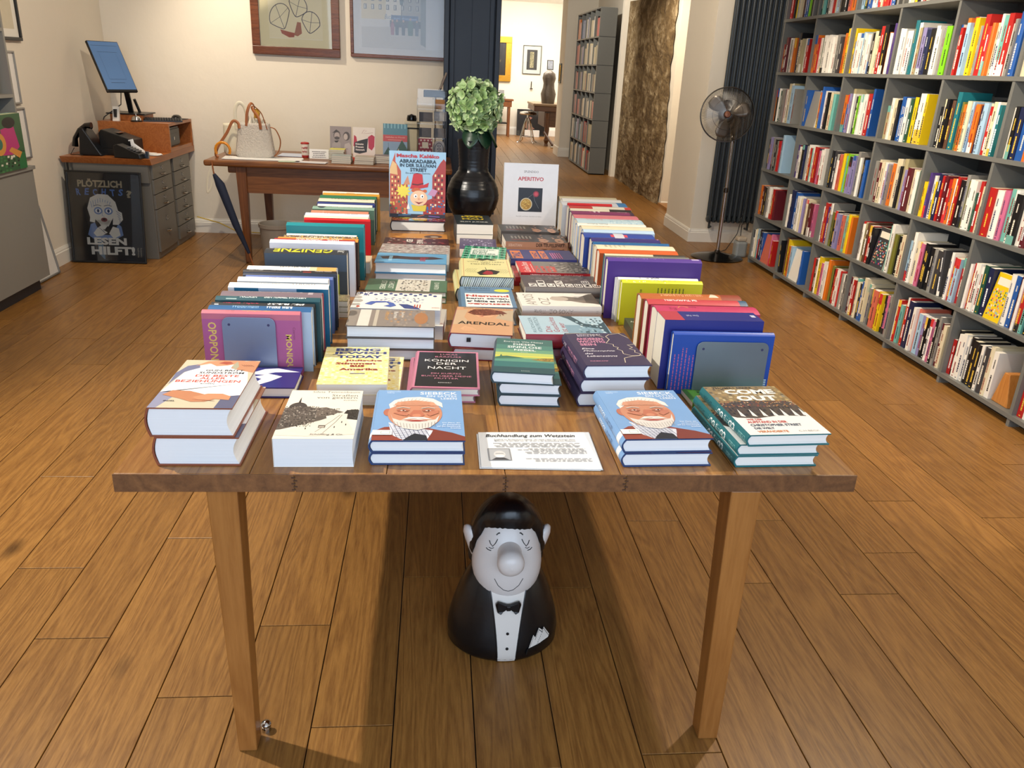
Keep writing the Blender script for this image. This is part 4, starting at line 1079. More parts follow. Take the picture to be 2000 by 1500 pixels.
def art_paperfig(p):
    p.rect(0, 0, 1, 1, '#2f2a73'); p.poly([(.18, .62), (.42, .88), (.62, .92), (.98, .74), (.6, .72), (.5, .66), (.74, .52), (.6, .3), (.42, .1), (.34, .12), (.44, .4), (.3, .5), (.46, .6)], '#e9e8ee')
    for k in range(5): p.line([(.42, .62 - k * .06), (.66, .6 - k * .06)], .0008, '#9a98b5')
    p.text('Neue Welt', .06, .2, .08, .3, '#d9d6ea', rot=-90)
def art_small(p): p.rect(0, 0, 1, 1, '#3d4640'); p.poly([(.3, .4), (.5, .55), (.8, .5), (.9, .35), (.6, .3)], '#d9d9cf'); p.text('Am Fluss', .1, .7, .4, .1, '#c9cec4')
def art_flora(p): p.rect(0, 0, 1, 1, '#7a7058'); p.mosaic(0, 0, 1, 1, 14, 18, ['#6d6a4a', '#a39a6c', '#4b4a3a', '#c4b58a', '#8a6a5a', '#58684e'], 44)
def art_greenb(p): p.rect(0, 0, 1, 1, '#4f8a2e'); p.text('Oben rauchen', .12, .78, .76, .12, '#1f3a16', shear=.25, bold=.02); p.lines(.15, .6, .5, .05, 1, '#1f3a16', 3)
def art_darkred(p): p.rect(0, 0, 1, 1, '#3d1a20'); p.mosaic(.05, .05, .9, .9, 10, 12, ['#7a2530', '#2a1418', '#a8424a', '#54303a', '#c9b8a8'], 46, .35); p.text('RAUE', .2, .5, .5, .1, '#e9e2da', bold=.03); p.text('ES', .2, .34, .3, .1, '#e9e2da', bold=.03)
def art_grey(p): p.rect(0, 0, 1, 1, '#a39a94'); p.mosaic(0, 0, 1, 1, 14, 16, ['#8f8782', '#c9c1ba', '#6f6663', '#d9d2cb', '#8a5a5a'], 47, .1)
def art_navyor(p):
    p.rect(0, 0, 1, 1, '#2b2f6e')
    for y, h_ in ((.8, .16), (.55, .1), (.42, .1)): p.rect(.08, y, .8, h_, '#d9772f'); p.text('TANZ', .12, y + .01, .6, h_ - .03, '#2b2f6e', bold=.04)
    for k in range(5): p.rect(.1, .34 - k * .035, .6, .014, '#c9608a')
def art_purple2(p): p.rect(0, 0, 1, 1, '#4b3f68'); p.mosaic(.1, .3, .8, .6, 10, 8, ['#8f84ad', '#c9c2dc', '#5d5080'], 48, .3); p.text('MURR', .25, .1, .5, .12, '#d9d2e4', bold=.03)
def art_bk2(p): p.rect(0, 0, 1, 1, '#2c2427'); p.text('KUMMER', .12, .3, .4, .5, '#b56a86', rot=90, bold=.05); p.text('ALLEIN', .6, .3, .25, .4, '#d9cfc9', rot=90, bold=.05)

# ------------------------------------------------------------------ flat stacks
FG = 'books lying in stacks on the display table'
def stack(items, x, y, rot, W, D, T, color, label, art=None, spine=None, hard=True, page=PAGE, offs=None, z=TZ, group=FG, back=None):
    """items: labels from the top of the stack down; every copy is its own book"""
    n = len(items); T = T if isinstance(T, (list, tuple)) else [T] * n
    zz = z
    for k in range(n - 1, -1, -1):
        dx, dy, dr = (offs[k] if offs else (0, 0, 0))
        book(f"{label}, {items[k]}" if items[k] else label, M_flat(x + dx, y + dy, zz + .0004, rot + dr), W, D, T[k], color, hard, page, art, spine, back, group)
        zz += T[k] + .0006
    return zz
TOP, MID, LOW = 'topmost of its stack', 'middle of its stack', 'lowest of its stack'
U2, L2_ = 'upper of two stacked copies', 'lower of two stacked copies'
COOL = '#eceef0'
stack([U2, L2_], -.569, 1.550, 0, .168, .284, .0652, '#8a4b33', 'thick novel with folded hands on a white dress', art_sund, sp_sund, True, COOL, [(-.008, 0, 0), (0, 0, 0)])
stack([''], -.333, 1.545, 0.4, .166, .268, .066, '#efe6d4', 'thick cream paperback with a sepia city street photo on its cover', art_stras, None, False, COOL)
stack([U2, L2_], -.131, 1.556, .4, .199, .286, .0285, '#27406e', 'sky blue biography with white-bearded man, beside the cream paperback', art_siebeck, sp_siebeck, True, COOL)
stack([U2, L2_], .416, 1.550, 1.6, .199, .283, .033, '#27406e', 'sky blue biography with white-bearded man, next to the printed flyers', art_siebeck, sp_siebeck, True, COOL, [(-.002, 0, .9), (0, 0, .3)])
stack([TOP, MID, LOW], .678, 1.550, 2.6, .190, .284, .0278, '#1d6a70', 'teal-spined history book with a street crowd and tall white title', art_come, sp_come, True, '#f1efe9', [(.008, -.012, 1.0), (-.006, 0, 0), (-.008, 0, -.2)])
stack([U2, L2_], -.288, 1.872, 2, .172, .283, .029, '#efe2a0', 'yellow patterned paperback with big blue and red title', art_being, None, False, '#e9e4da', [(0, 0, 0), (.028, .01, -2.5)])
stack([U2, L2_], -.056, 1.903, -1.6, .172, .280, .0206, '#c77d93', 'black book with pink border and white title', art_konig, sp_konig, True, PAGE, [(0, 0, 0), (-.01, .004, 1)])
stack([TOP, MID, LOW], .163, 1.888, -4, .155, .272, .031, '#28414a', 'foil-wrapped green and yellow landscape novel', art_nebel, None, True, COOL, [(-.016, -.003, -2), (.004, 0, 1), (.004, 0, 1.6)])
stack([TOP, MID, LOW], .377, 1.888, 2.6, .173, .265, .0372, '#332c4c', 'aubergine philosophy book with pale line drawing of two faces', art_anderen, sp_anderen, True, COOL, [(.006, 0, 1), (0, 0, 0), (-.006, 0, 0)])
stack([''], -.516, 1.922, .5, .166, .150, .028, '#2f2a73', 'small violet book with white paper figure below the steel bookend', art_paperfig, None, True, COOL)

# landscape stacks: fore-edge towards the window (spine away), head to the east
def M_fore(x, y, z, W, D, rot=0):
    """x,y = near west corner; length D runs east, depth W runs north; spine on the far side"""
    return Matrix.Translation((x, y, z)) @ Matrix.Rotation(math.radians(rot), 4, 'Z') @ Matrix(((0, 1, 0, 0), (-1, 0, 0, W), (0, 0, 1, 0), (0, 0, 0, 1)))
def M_spine(x, y, z, W, D, rot=0):
    """spine faces the window side; head to the west"""
    return Matrix.Translation((x, y, z)) @ Matrix.Rotation(math.radians(rot), 4, 'Z') @ Matrix(((0, -1, 0, D), (1, 0, 0, 0), (0, 0, 1, 0), (0, 0, 0, 1)))
def lstack(items, fn, x, y, rot, W, D, T, color, label, art=None, spine=None, hard=True, page=PAGE, offs=None, z=TZ):
    n = len(items); T = T if isinstance(T, (list, tuple)) else [T] * n; zz = z
    for k in range(n - 1, -1, -1):
        dx, dy, dr = (offs[k] if offs else (0, 0, 0))
        book(f"{label}, {items[k]}" if items[k] else label, fn(x + dx, y + dy, zz + .0004, W, D, rot + dr), W, D, T[k], color, hard, page, art, spine, None, FG)
        zz += T[k] + .0006
    return zz
lstack([TOP, MID, LOW], M_fore, -.252, 2.212, 0.2, .165, .252, [.036, .034, .033], '#5c5652', 'novel with weathered beach scene cover', art_barnes, None, True, COOL, [(0, 0, 0), (0, .002, 0), (0, .004, 0)])
lstack([U2, L2_], M_fore, -.262, 2.432, -2.0, .190, .278, [.047, .045], '#e4dfd2', 'thick white book with blue woodcut figures', art_paul, None, False, COOL, [(0, 0, 0), (.01, 0, -2)])
lstack([U2, L2_], M_fore, -.252, 2.838, -1.5, .165, .292, [.02, .022], '#4f6d54', 'green ghost story book with an old photograph', art_ghost, None, True, PAGE)
lstack([U2, L2_], M_fore, -.238, 3.128, -1, .170, .280, [.042, .035], '#4f8cb8', 'light blue hardback with a dark feather', art_feather, None, True, COOL)
lstack([''], M_fore, -.235, 3.325, -2, .17, .29, .075, '#8f8782', 'thick paperback with pale rose-grey pattern behind the feather book', art_grey, None, False, PAGE)
lstack([''], M_fore, -.232, 3.56, 0, .17, .29, .055, '#3d1a20', 'dark red patterned novel lying behind the grey patterned one', art_darkred, None, False, PAGE)
lstack([''], M_fore, -.224, 3.79, 1.5, .165, .28, .032, '#c98a3e', 'ochre book with small oval portrait', art_orange, None, True, PAGE)
stack([''], -.228, 4.185, 1, .275, .24, .05, '#2a2630', 'thick picture book lying below the upright cartoon picture book', art_kal, None, True, '#f2f0ea')
stack([U2, L2_], .098, 3.895, 2, .178, .26, [.048, .048], '#1f2a30', 'thick dark paperback with yellow title before the black vase', art_man, None, False, PAGE)
stack([''], .105, 3.60, -2, .17, .24, .04, '#4b3f68', 'purple patterned paperback between dark paperback and green dictionary', art_purple2, None, False, PAGE)
stack([''], .100, 3.205, -6, .178, .26, .082, '#17201d', 'green grid-patterned dictionary about books', art_worter, sp_worter, True, PAGE)
def marbled(r):
    p = Print(.19, .042); rr = random.Random(5)
    p.rect(0, 0, 1, 1, '#dfe6e2')
    for k in range(26):
        x = k / 26; sl = .06 + .10 * (k / 26); wv = rr.uniform(.006, .012)
        p.poly([(x, 0), (x + wv * 1.6, 0), (min(1, x + sl + wv), 1), (min(1, x + sl), 1)], rr.choice(['#1c241f', '#1c241f', '#55622e']))
    p.build('marbled_edge', r, Matrix.Translation((.001, .0028, .003)) @ Matrix.Rotation(PI / 2, 4, 'X'))
book('cream book with marbled black and white page edges, upper of two stacked copies', M_flat(.094, 2.866, .798, -1), .190, .296, .047, '#2b3222', True, PAGE, art_gott, lambda p: band(p, 0, 1, '#dcd59a'), None, FG, marbled)
book('cream book with marbled black and white page edges, lower of two stacked copies', M_flat(.080, 2.870, .7504, 1), .190, .296, .047, '#2b3222', True, PAGE, art_gott, lambda p: band(p, 0, 1, '#dcd59a'), None, FG, marbled)
stack([''], .088, 2.58, 0, .185, .262, .062, '#4d6c88', 'blue book with red and black title and yellow sticker', art_niemand, None, True, PAGE)
stack([U2, L2_], .045, 2.232, -5.5, .180, .275, [.045, .037], '#7a2028', 'flesh-toned novel with reclining red-haired woman', art_arendal, None, True, COOL, [(0, 0, 0), (.012, -.004, 2)])
dk = boxo('anti_theft_tag', 0.0, 0, 0, .012, .004, .012, BLACK, None); dk.location = (.092, 2.2235, .808); tag(dk, 'tiny dark security tag on the white page edge of the flesh-toned novel', 'tag')
# spine-forward stacks in the east half of the table
lstack([U2, L2_], M_spine, .322, 3.702, 1.2, .186, .292, [.029, .029], '#a47860', 'thriller with flesh-coloured spine and dark portrait cover', art_teufel, sp_teufel, False, PAGE)
lstack([U2, L2_], M_spine, .315, 3.92, 1.2, .18, .29, [.035, .03], '#4a4440', 'dark portrait paperback behind the flesh-coloured spines', art_teufel, None, False, PAGE)
lstack([''], M_spine, .32, 3.40, 1.5, .19, .29, .045, '#2b2f6e', 'navy book with orange blocks on its cover', art_navyor, None, True, PAGE)
sp_ich = lambda p: (band(p, 0, 1, '#a81f2b'), p.text('ICH KÄMPFE FÜR DIE WAHRHEIT', .45, .3, .42, .45, '#f0dada', bold=.02), p.text('Caroline Darian', .14, .3, .26, .45, '#e0a9ae'))
lstack([TOP, MID, LOW], M_spine, .335, 3.108, 1, .20, .292, [.019, .018, .018], '#a81f2b', 'red paperback with black and white portrait cover', art_red, sp_ich, False, PAGE, [(0, 0, 0), (-.02, 0, -1), (-.03, .01, 0)])
lstack([U2, L2_], M_spine, .325, 2.835, 1, .18, .288, [.035, .033], '#77706c', 'grey-brown book with white letters in squares', art_nach, None, True, PAGE)
lstack([U2, L2_], M_spine, .290, 2.590, 2, .170, .272, [.036, .030], '#e4dfd6', 'white foil-wrapped book with writer portrait', art_oz, sp_oz, True, PAGE, [(0, 0, 0), (.004, .003, 1)])
z_ = lstack(['upper of two stacked books'], M_spine, .262, 2.206, 1.6, .185, .258, .043, '#8f2232', 'pale blue book with monument photo', art_rud, sp_red2, True, PAGE, z=.798)
lstack(['lowest of the stack'], M_spine, .292, 2.20, 1, .175, .26, .047, '#2c2427', 'black book with pink lettering below the monument photo', art_bk2, lambda p: band(p, 0, 1, '#5a2638'), True, PAGE)
lstack([''], M_spine, .672, 1.888, 2.0, .140, .252, .014, '#4f8a2e', 'slim green paperback under the teal-spined history books', art_greenb, None, False, PAGE)
stack([''], .636, 2.42, -2, .12, .17, .032, '#3d4640', 'small foil-wrapped dark green book tucked between upright books', art_small, None, False, PAGE)
stack(['topmost', 'middle', 'lowest'], -.425, 2.628, 1, .135, .085, [.019, .018, .018], '#a39a6c', 'small floral gift book beside the upright books', art_flora, None, False, PAGE)
stack([''], -.335, 3.25, 0, .07, .13, .045, '#c9b79a', 'small cream paperback beside the tall teal book', None, None, False, PAGE)

# ------------------------------------------------------------------ flyers
fl = thing('flyer_stack', 'stack of white event flyers printed in black on the table edge', 'flyers', (0, 0, TZ))
rf = random.Random(2)
for k in range(5):
    c = [Vector((.103, 1.716)), Vector((.367, 1.721)), Vector((.364, 1.532)), Vector((.102, 1.541))]
    j = Vector((rf.uniform(-.003, .004), rf.uniform(-.003, .003)))
    mb = MB(); mb.prism([(p.x + j.x, p.y + j.y, .0004 + k * .0009) for p in c][::-1], (0, 0, .0006)); mb.build('sheet', mat('white_paper', '#eeeeec', .8, var=.01), fl)
p = Print(.262, .185)
p.text('Buchhandlung zum Wetzstein', .07, .80, .80, .11, '#17171a', shear=.25, bold=.012)
p.text('Empfang zur Buchpremiere Siebeck - Ein sattes Leben von Christoph Wirtz', .14, .735, .72, .03, '#26262a', bold=.01)
p.text('Mittwoch, 18. Juni 2025 von 18 - 20 Uhr in der Buchhandlung zum Wetzstein', .14, .695, .72, .03, '#26262a', bold=.01)
p.lines(.12, .54, .78, .13, 4, '#77777a', 2, .34, 'c'); p.lines(.30, .36, .62, .16, 5, '#77777a', 3, .34, 'r'); p.lines(.32, .15, .62, .1, 3, '#8a8a8e', 5, .34, 'r')
p.rect(.07, .18, .19, .32, '#8f9092'); p.rect(.08, .19, .17, .29, '#b5b6b8'); p.ell(.165, .34, .05, .09, '#d5d3d0'); p.poly([(.09, .19), (.13, .25), (.2, .25), (.24, .19)], '#4a4a4e'); p.ell(.165, .29, .04, .03, '#efefef'); p.line([(.13, .36), (.20, .36)], .0015, '#2a2a2a')
p.build('print', fl, Matrix.Translation((.104, 1.536, .0058)) @ Matrix.Rotation(math.radians(.6), 4, 'Z'))

# ------------------------------------------------------------------ books standing on their fore-edge, spine up
def M_up_w(x0, yf, W, D):
    """front cover to the window, head to the east (x from x0 to x0+D), W = height above the table"""
    return Matrix(((0, 1, 0, x0), (0, 0, -1, yf), (-1, 0, 0, TZ + W + .0004), (0, 0, 0, 1)))
def M_up_e(x1, yf, W, D, T):
    """back cover to the window, head to the west"""
    return Matrix(((0, -1, 0, x1), (0, 0, 1, yf), (-1, 0, 0, TZ + W + .0004), (0, 0, 0, 1)))
# (y of near face, x0, x1, height, thickness, colour, page, hard, spine fn, front fn, label)
def st(t, x, w, col, h=.5, y=.25, **k): return lambda p: p.text(t, x, y, w, h, col, **k)
def seq(*fs): return lambda p: [f(p) for f in fs]
def bd(x, w, col): return lambda p: band(p, x, w, col)
def bx(*a): return lambda p: p.rect(*a)
WEST = 'books standing spine up along the west edge of the table'
EAST = 'books standing spine up along the east edge of the table'
# front covers drawn with u = down from the spine, v = west->east
def vertical(p, t, u, v, w, h, col, **k): p.text(t, u, v, w, h, col, **k)
west = [
 (2.083, -.608, -.355, .170, .027, '#a8588c', 1, seq(bd(0, 1, '#c8707c'), st('Opoponax', .4, .3, '#e9a95a', .4, .3, bold=.03), bx(.24, .2, .04, .6, '#2f4a36'), bx(.29, .2, .04, .6, '#2f4a36')),
  seq(lambda p: p.rect(0, 0, 1, 1, '#a8588c'), lambda p: p.rect(0, 0, .09, 1, '#bd6a80'), lambda p: p.text('OPOPONAX', .14, .055, .84, .085, '#dcbf66', bold=.02), lambda p: p.text('MONIQUE', .32, .83, .66, .075, '#dcbf66', bold=.02), lambda p: p.text('Czernin', .2, .92, .2, .025, '#6a2f56')), 'purple pink book with yellow capitals behind the blue-grey bookend'),
 (2.114, -.600, -.331, .169, .046, '#a9bfd6', 1, seq(bd(0, 1, '#2d5f8f'), st('Weidermann', .22, .26, '#8fb6d6'), st('Wolke wäre', .55, .26, '#dfe9f2', bold=.02)), None, 'pale blue book with medium blue spine'),
 (2.165, -.604, -.329, .168, .025, '#2a2b2c', 1, seq(bd(0, 1, '#2c2d30'), bx(.03, .1, .04, .8, '#e9e6e0'), st('Marina Vujčić', .11, .35, '#c23a58', .6, .2, shear=.25, bold=.02), st('Sicheres Haus', .54, .36, '#ecebe6', .6, .2, shear=.25, bold=.03)), None, 'charcoal spined novel with pink and white title'),
 (2.194, -.600, -.318, .175, .034, '#1f4a52', 1, seq(bd(0, 1, '#24505a'), bx(.1, .1, .1, .5, '#9fb5b0'), st('TOLLKIEN', .22, .17, '#dfe6e2', .35, .3, bold=.03), st('DEN HIMMEL STÜTZEN', .46, .4, '#dfe6e2', .35, .3, bold=.03)), None, 'dark teal spined novel with small white capitals'),
 (2.232, -.596, -.320, .175, .055, '#b04a5a', 1, seq(bd(0, 1, '#7a6a72'), st('Lucy Wilke', .2, .18, '#d9cfd2', .3, .5), st('Die Erfindung', .5, .3, '#efe9ea', .3, .5), bx(.86, .3, .05, .4, '#b3a5aa')), None, 'mauve grey spined book with red cover edge'),
 (2.308, -.592, -.309, .181, .052, '#1c6c92', 1, seq(bd(0, 1, '#eef0f0'), st('Erzähl mir alles', .2, .3, '#a8a4a0', .3, .35), st('STROUT', .62, .25, '#8f8a86', .34, .35)), seq(lambda p: p.rect(0, 0, 1, 1, '#1c6c92'), lambda p: p.rect(0, .3, .3, .38, '#a9c4de'), lambda p: p.rect(0, 0, .5, .06, '#dfe6ea')), 'white spined book with blue cover'),
 (2.395, -.586, -.321, .178, .042, '#e9e9e8', 1, seq(bd(0, 1, '#f1f1f0'), st('Die Straße', .34, .24, '#c98f8a', .4, .35)), None, 'white spined novel with faint red title'),
 (2.452, -.575, -.314, .173, .027, '#5f74ad', 1, seq(bd(0, 1, '#5f74ad')), None, 'periwinkle blue book between white and navy spines'),
 (2.489, -.591, -.309, .171, .036, '#1b2a40', 1, seq(bd(0, 1, '#1b2a40')), None, 'plain navy spined book'),
 (2.531, -.600, -.313, .171, .028, '#161618', 1, seq(bd(0, 1, '#222226'), st('KRIST ANKER', .06, .15, '#c9c9c6', .35, .3), st('Das Ende und der Anfang', .3, .32, '#c9c9c6', .35, .3), bx(.64, .15, .09, .7, '#b5342c'), st('Roland Rudolf', .77, .18, '#c9c9c6', .35, .3)), None, 'black spined book with small red mark'),
 (2.562, -.596, -.318, .170, .058, '#e9e4da', 1, seq(bd(0, 1, '#f1efea'), bd(.72, .28, '#e3a45a'), bd(.7, .08, '#e9c9a2'), st('LETZTER AKT', .36, .33, '#2a2a2c', .3, .4, bold=.01)), None, 'white spined book fading to orange at one end'),
 (2.727, -.572, -.300, .190, .072, '#3d4c5e', 1, seq(bd(0, 1, '#2f3338'), lambda p: p.text('GENIZNE', .1, .15, .72, .55, '#d3cf2a', rot=180, bold=.02), lambda p: p.text('Christoph', .88, .2, .08, .4, '#e9e9e4', rot=180)),
  seq(lambda p: p.rect(0, 0, 1, 1, '#3d4c5e'), lambda p: p.rect(.3, 0, .7, 1, '#333a42'), lambda p: p.rect(.35, .16, .2, .24, '#a9ac24'), lambda p: p.rect(.42, .22, .13, .18, '#333a42'), lambda p: p.rect(.35, .60, .3, .05, '#a9ac24'), lambda p: p.rect(.35, .68, .42, .22, '#a9ac24'), lambda p: p.rect(.52, .72, .16, .12, '#333a42')), 'large navy book with lime green lettering on cover and spine'),
 (2.892, -.586, -.291, .191, .044, '#d6dbe8', 1, seq(bd(0, 1, '#c9cedb')), seq(lambda p: p.rect(0, 0, 1, 1, '#d6dbe8'), lambda p: p.rect(.1, .04, .3, .62, '#23262c'), lambda p: p.mosaic(.12, .05, .25, .6, 4, 14, ['#3a3e46', '#23262c', '#5a5e66'], 3)), 'pale grey book with black picture strip and heavy black letters'),
 (2.941, -.581, -.295, .185, .045, '#8e1f24', 1, seq(bd(0, 1, '#a8222a'), st('PETRA MORSBACH', .27, .32, '#f0e2de', .45, .28, bold=.02), st('UNION', .66, .14, '#f0e2de', .45, .28, bold=.02)), None, 'red spined novel with white capitals'),
 (2.990, -.577, -.286, .180, .046, '#3a241a', 1, seq(bd(0, 1, '#e08a3a'), st('GLÜCKLICHERE TAGE', .22, .58, '#f6e3c0', .5, .28, bold=.02)), None, 'orange spined novel with cream capitals'),
 (3.040, -.564, -.292, .180, .032, '#5a5347', 1, seq(bd(0, 1, '#6a6253'), lambda p: p.mosaic(0, .1, 1, .8, 30, 4, ['#c9a94f', '#3a342c', '#a39a8a', '#d9d2c2', '#6a3a2c'], 5)), None, 'thin book with multicoloured pictorial spine'),
 (3.076, -.560, -.300, .178, .035, '#e2ddd2', 1, seq(bd(0, 1, '#e9e4da')), None, 'white spined book before the tall teal book'),
 (3.139, -.570, -.277, .207, .055, '#12727c', 1, seq(bd(0, 1, '#178089')), None, 'tall plain teal book rising above its neighbours'),
 (3.380, -.575, -.318, .158, .055, '#2a4a70', 1, seq(bd(0, 1, '#34557e'), lambda p: p.mosaic(0, .1, .3, .8, 10, 5, ['#7fa0c2', '#a9bfd6', '#2a4a70'], 6, .4), bx(.29, .1, .02, .8, '#c9cf8a')), None, 'navy blue spined book with pale scribbles at one end'),
 (3.587, -.573, -.289, .150, .032, '#b3161e', 1, seq(bd(0, 1, '#c21f24'), st('KLEIST', .12, .14, '#3a1414', .4, .3), st('MICHAEL KOHLHAAS', .34, .5, '#2a1010', .45, .3, bold=.02)), None, 'bright red book with black spine lettering'),
 (3.622, -.578, -.3, .152, .036, '#e5d9b8', 1, seq(bd(0, 1, '#eadfbf'), bx(.75, .2, .16, .6, '#c94038')), None, 'cream spined book behind the bright red one'),
 (3.662, -.583, -.301, .155, .06, '#e6e6ea', 1, seq(bd(0, 1, '#ececf0'), bd(.02, .9, '#55607a') if 0 else bd(0, .01, '#55607a'), st('J. J. Voskuil', .3, .22, '#8a90a5', .3, .35), st('Das Büro', .62, .2, '#8a90a5', .3, .35)), None, 'broad white spined book with faint blue lettering'),
 (3.745, -.566, -.309, .155, .035, '#b5644a', 1, seq(bd(0, 1, '#c98468'), bx(.2, 0, .02, 1, '#efe6dd'), st('Ralf König', .3, .2, '#e9d2c4', .3, .35)), None, 'salmon pink spined paperback'),
 (3.808, -.569, -.287, .161, .064, '#4a6655', 1, seq(bd(0, 1, '#86a594'), lambda p: p.ell(.14, .5, .07, .35, '#2f3f4a'), st('Von Bäumen und Menschen', .3, .6, '#e4ebe4', .3, .35)), None, 'sage green spined book with dark green cover'),
 (3.878, -.555, -.302, .163, .036, '#d9d4c6', 1, seq(bd(0, 1, '#e6e2d6')), None, 'off-white spined book before a navy one'),
 (3.920, -.563, -.293, .165, .050, '#23306b', 1, seq(bd(0, 1, '#2b3a78')), None, 'navy blue plain spined book near the far end'),
 (3.976, -.565, -.299, .170, .085, '#1f2a2c', 1, seq(bd(0, 1, '#e9e2c6'), st('WERKE', .2, .4, '#4a4438', .25, .4), st('RILKE', .68, .2, '#4a4438', .25, .4)), None, 'thick cream spined book with dark lettering'),
 (4.068, -.570, -.297, .172, .078, '#1c4a34', 1, seq(bd(0, 1, '#2f7a54')), None, 'green spined book near the far end of the row'),
 (4.152, -.566, -.286, .174, .044, '#c48a2c', 1, seq(bd(0, 1, '#d39a35'), st('Die verlorene Zeit', .2, .5, '#8a5a20', .35, .3)), None, 'mustard yellow book, last but one in the row'),
 (4.202, -.573, -.292, .176, .030, '#e6dccb', 1, seq(bd(0, 1, '#ebe2d2'), bx(.42, .1, .14, .8, '#d9a035')), None, 'white spined book with yellow label at the end of the row'),
]
for (yf, x0, x1, W, T, c, hard, sp, fr, lab) in west:
    book(lab + ', west row', M_up_w(x0, yf + T, W, x1 - x0) @ Matrix.Translation((0, 0, 0)), W, x1 - x0, T - .0012, c, bool(hard), '#e9e4d8', fr, sp, None, WEST)
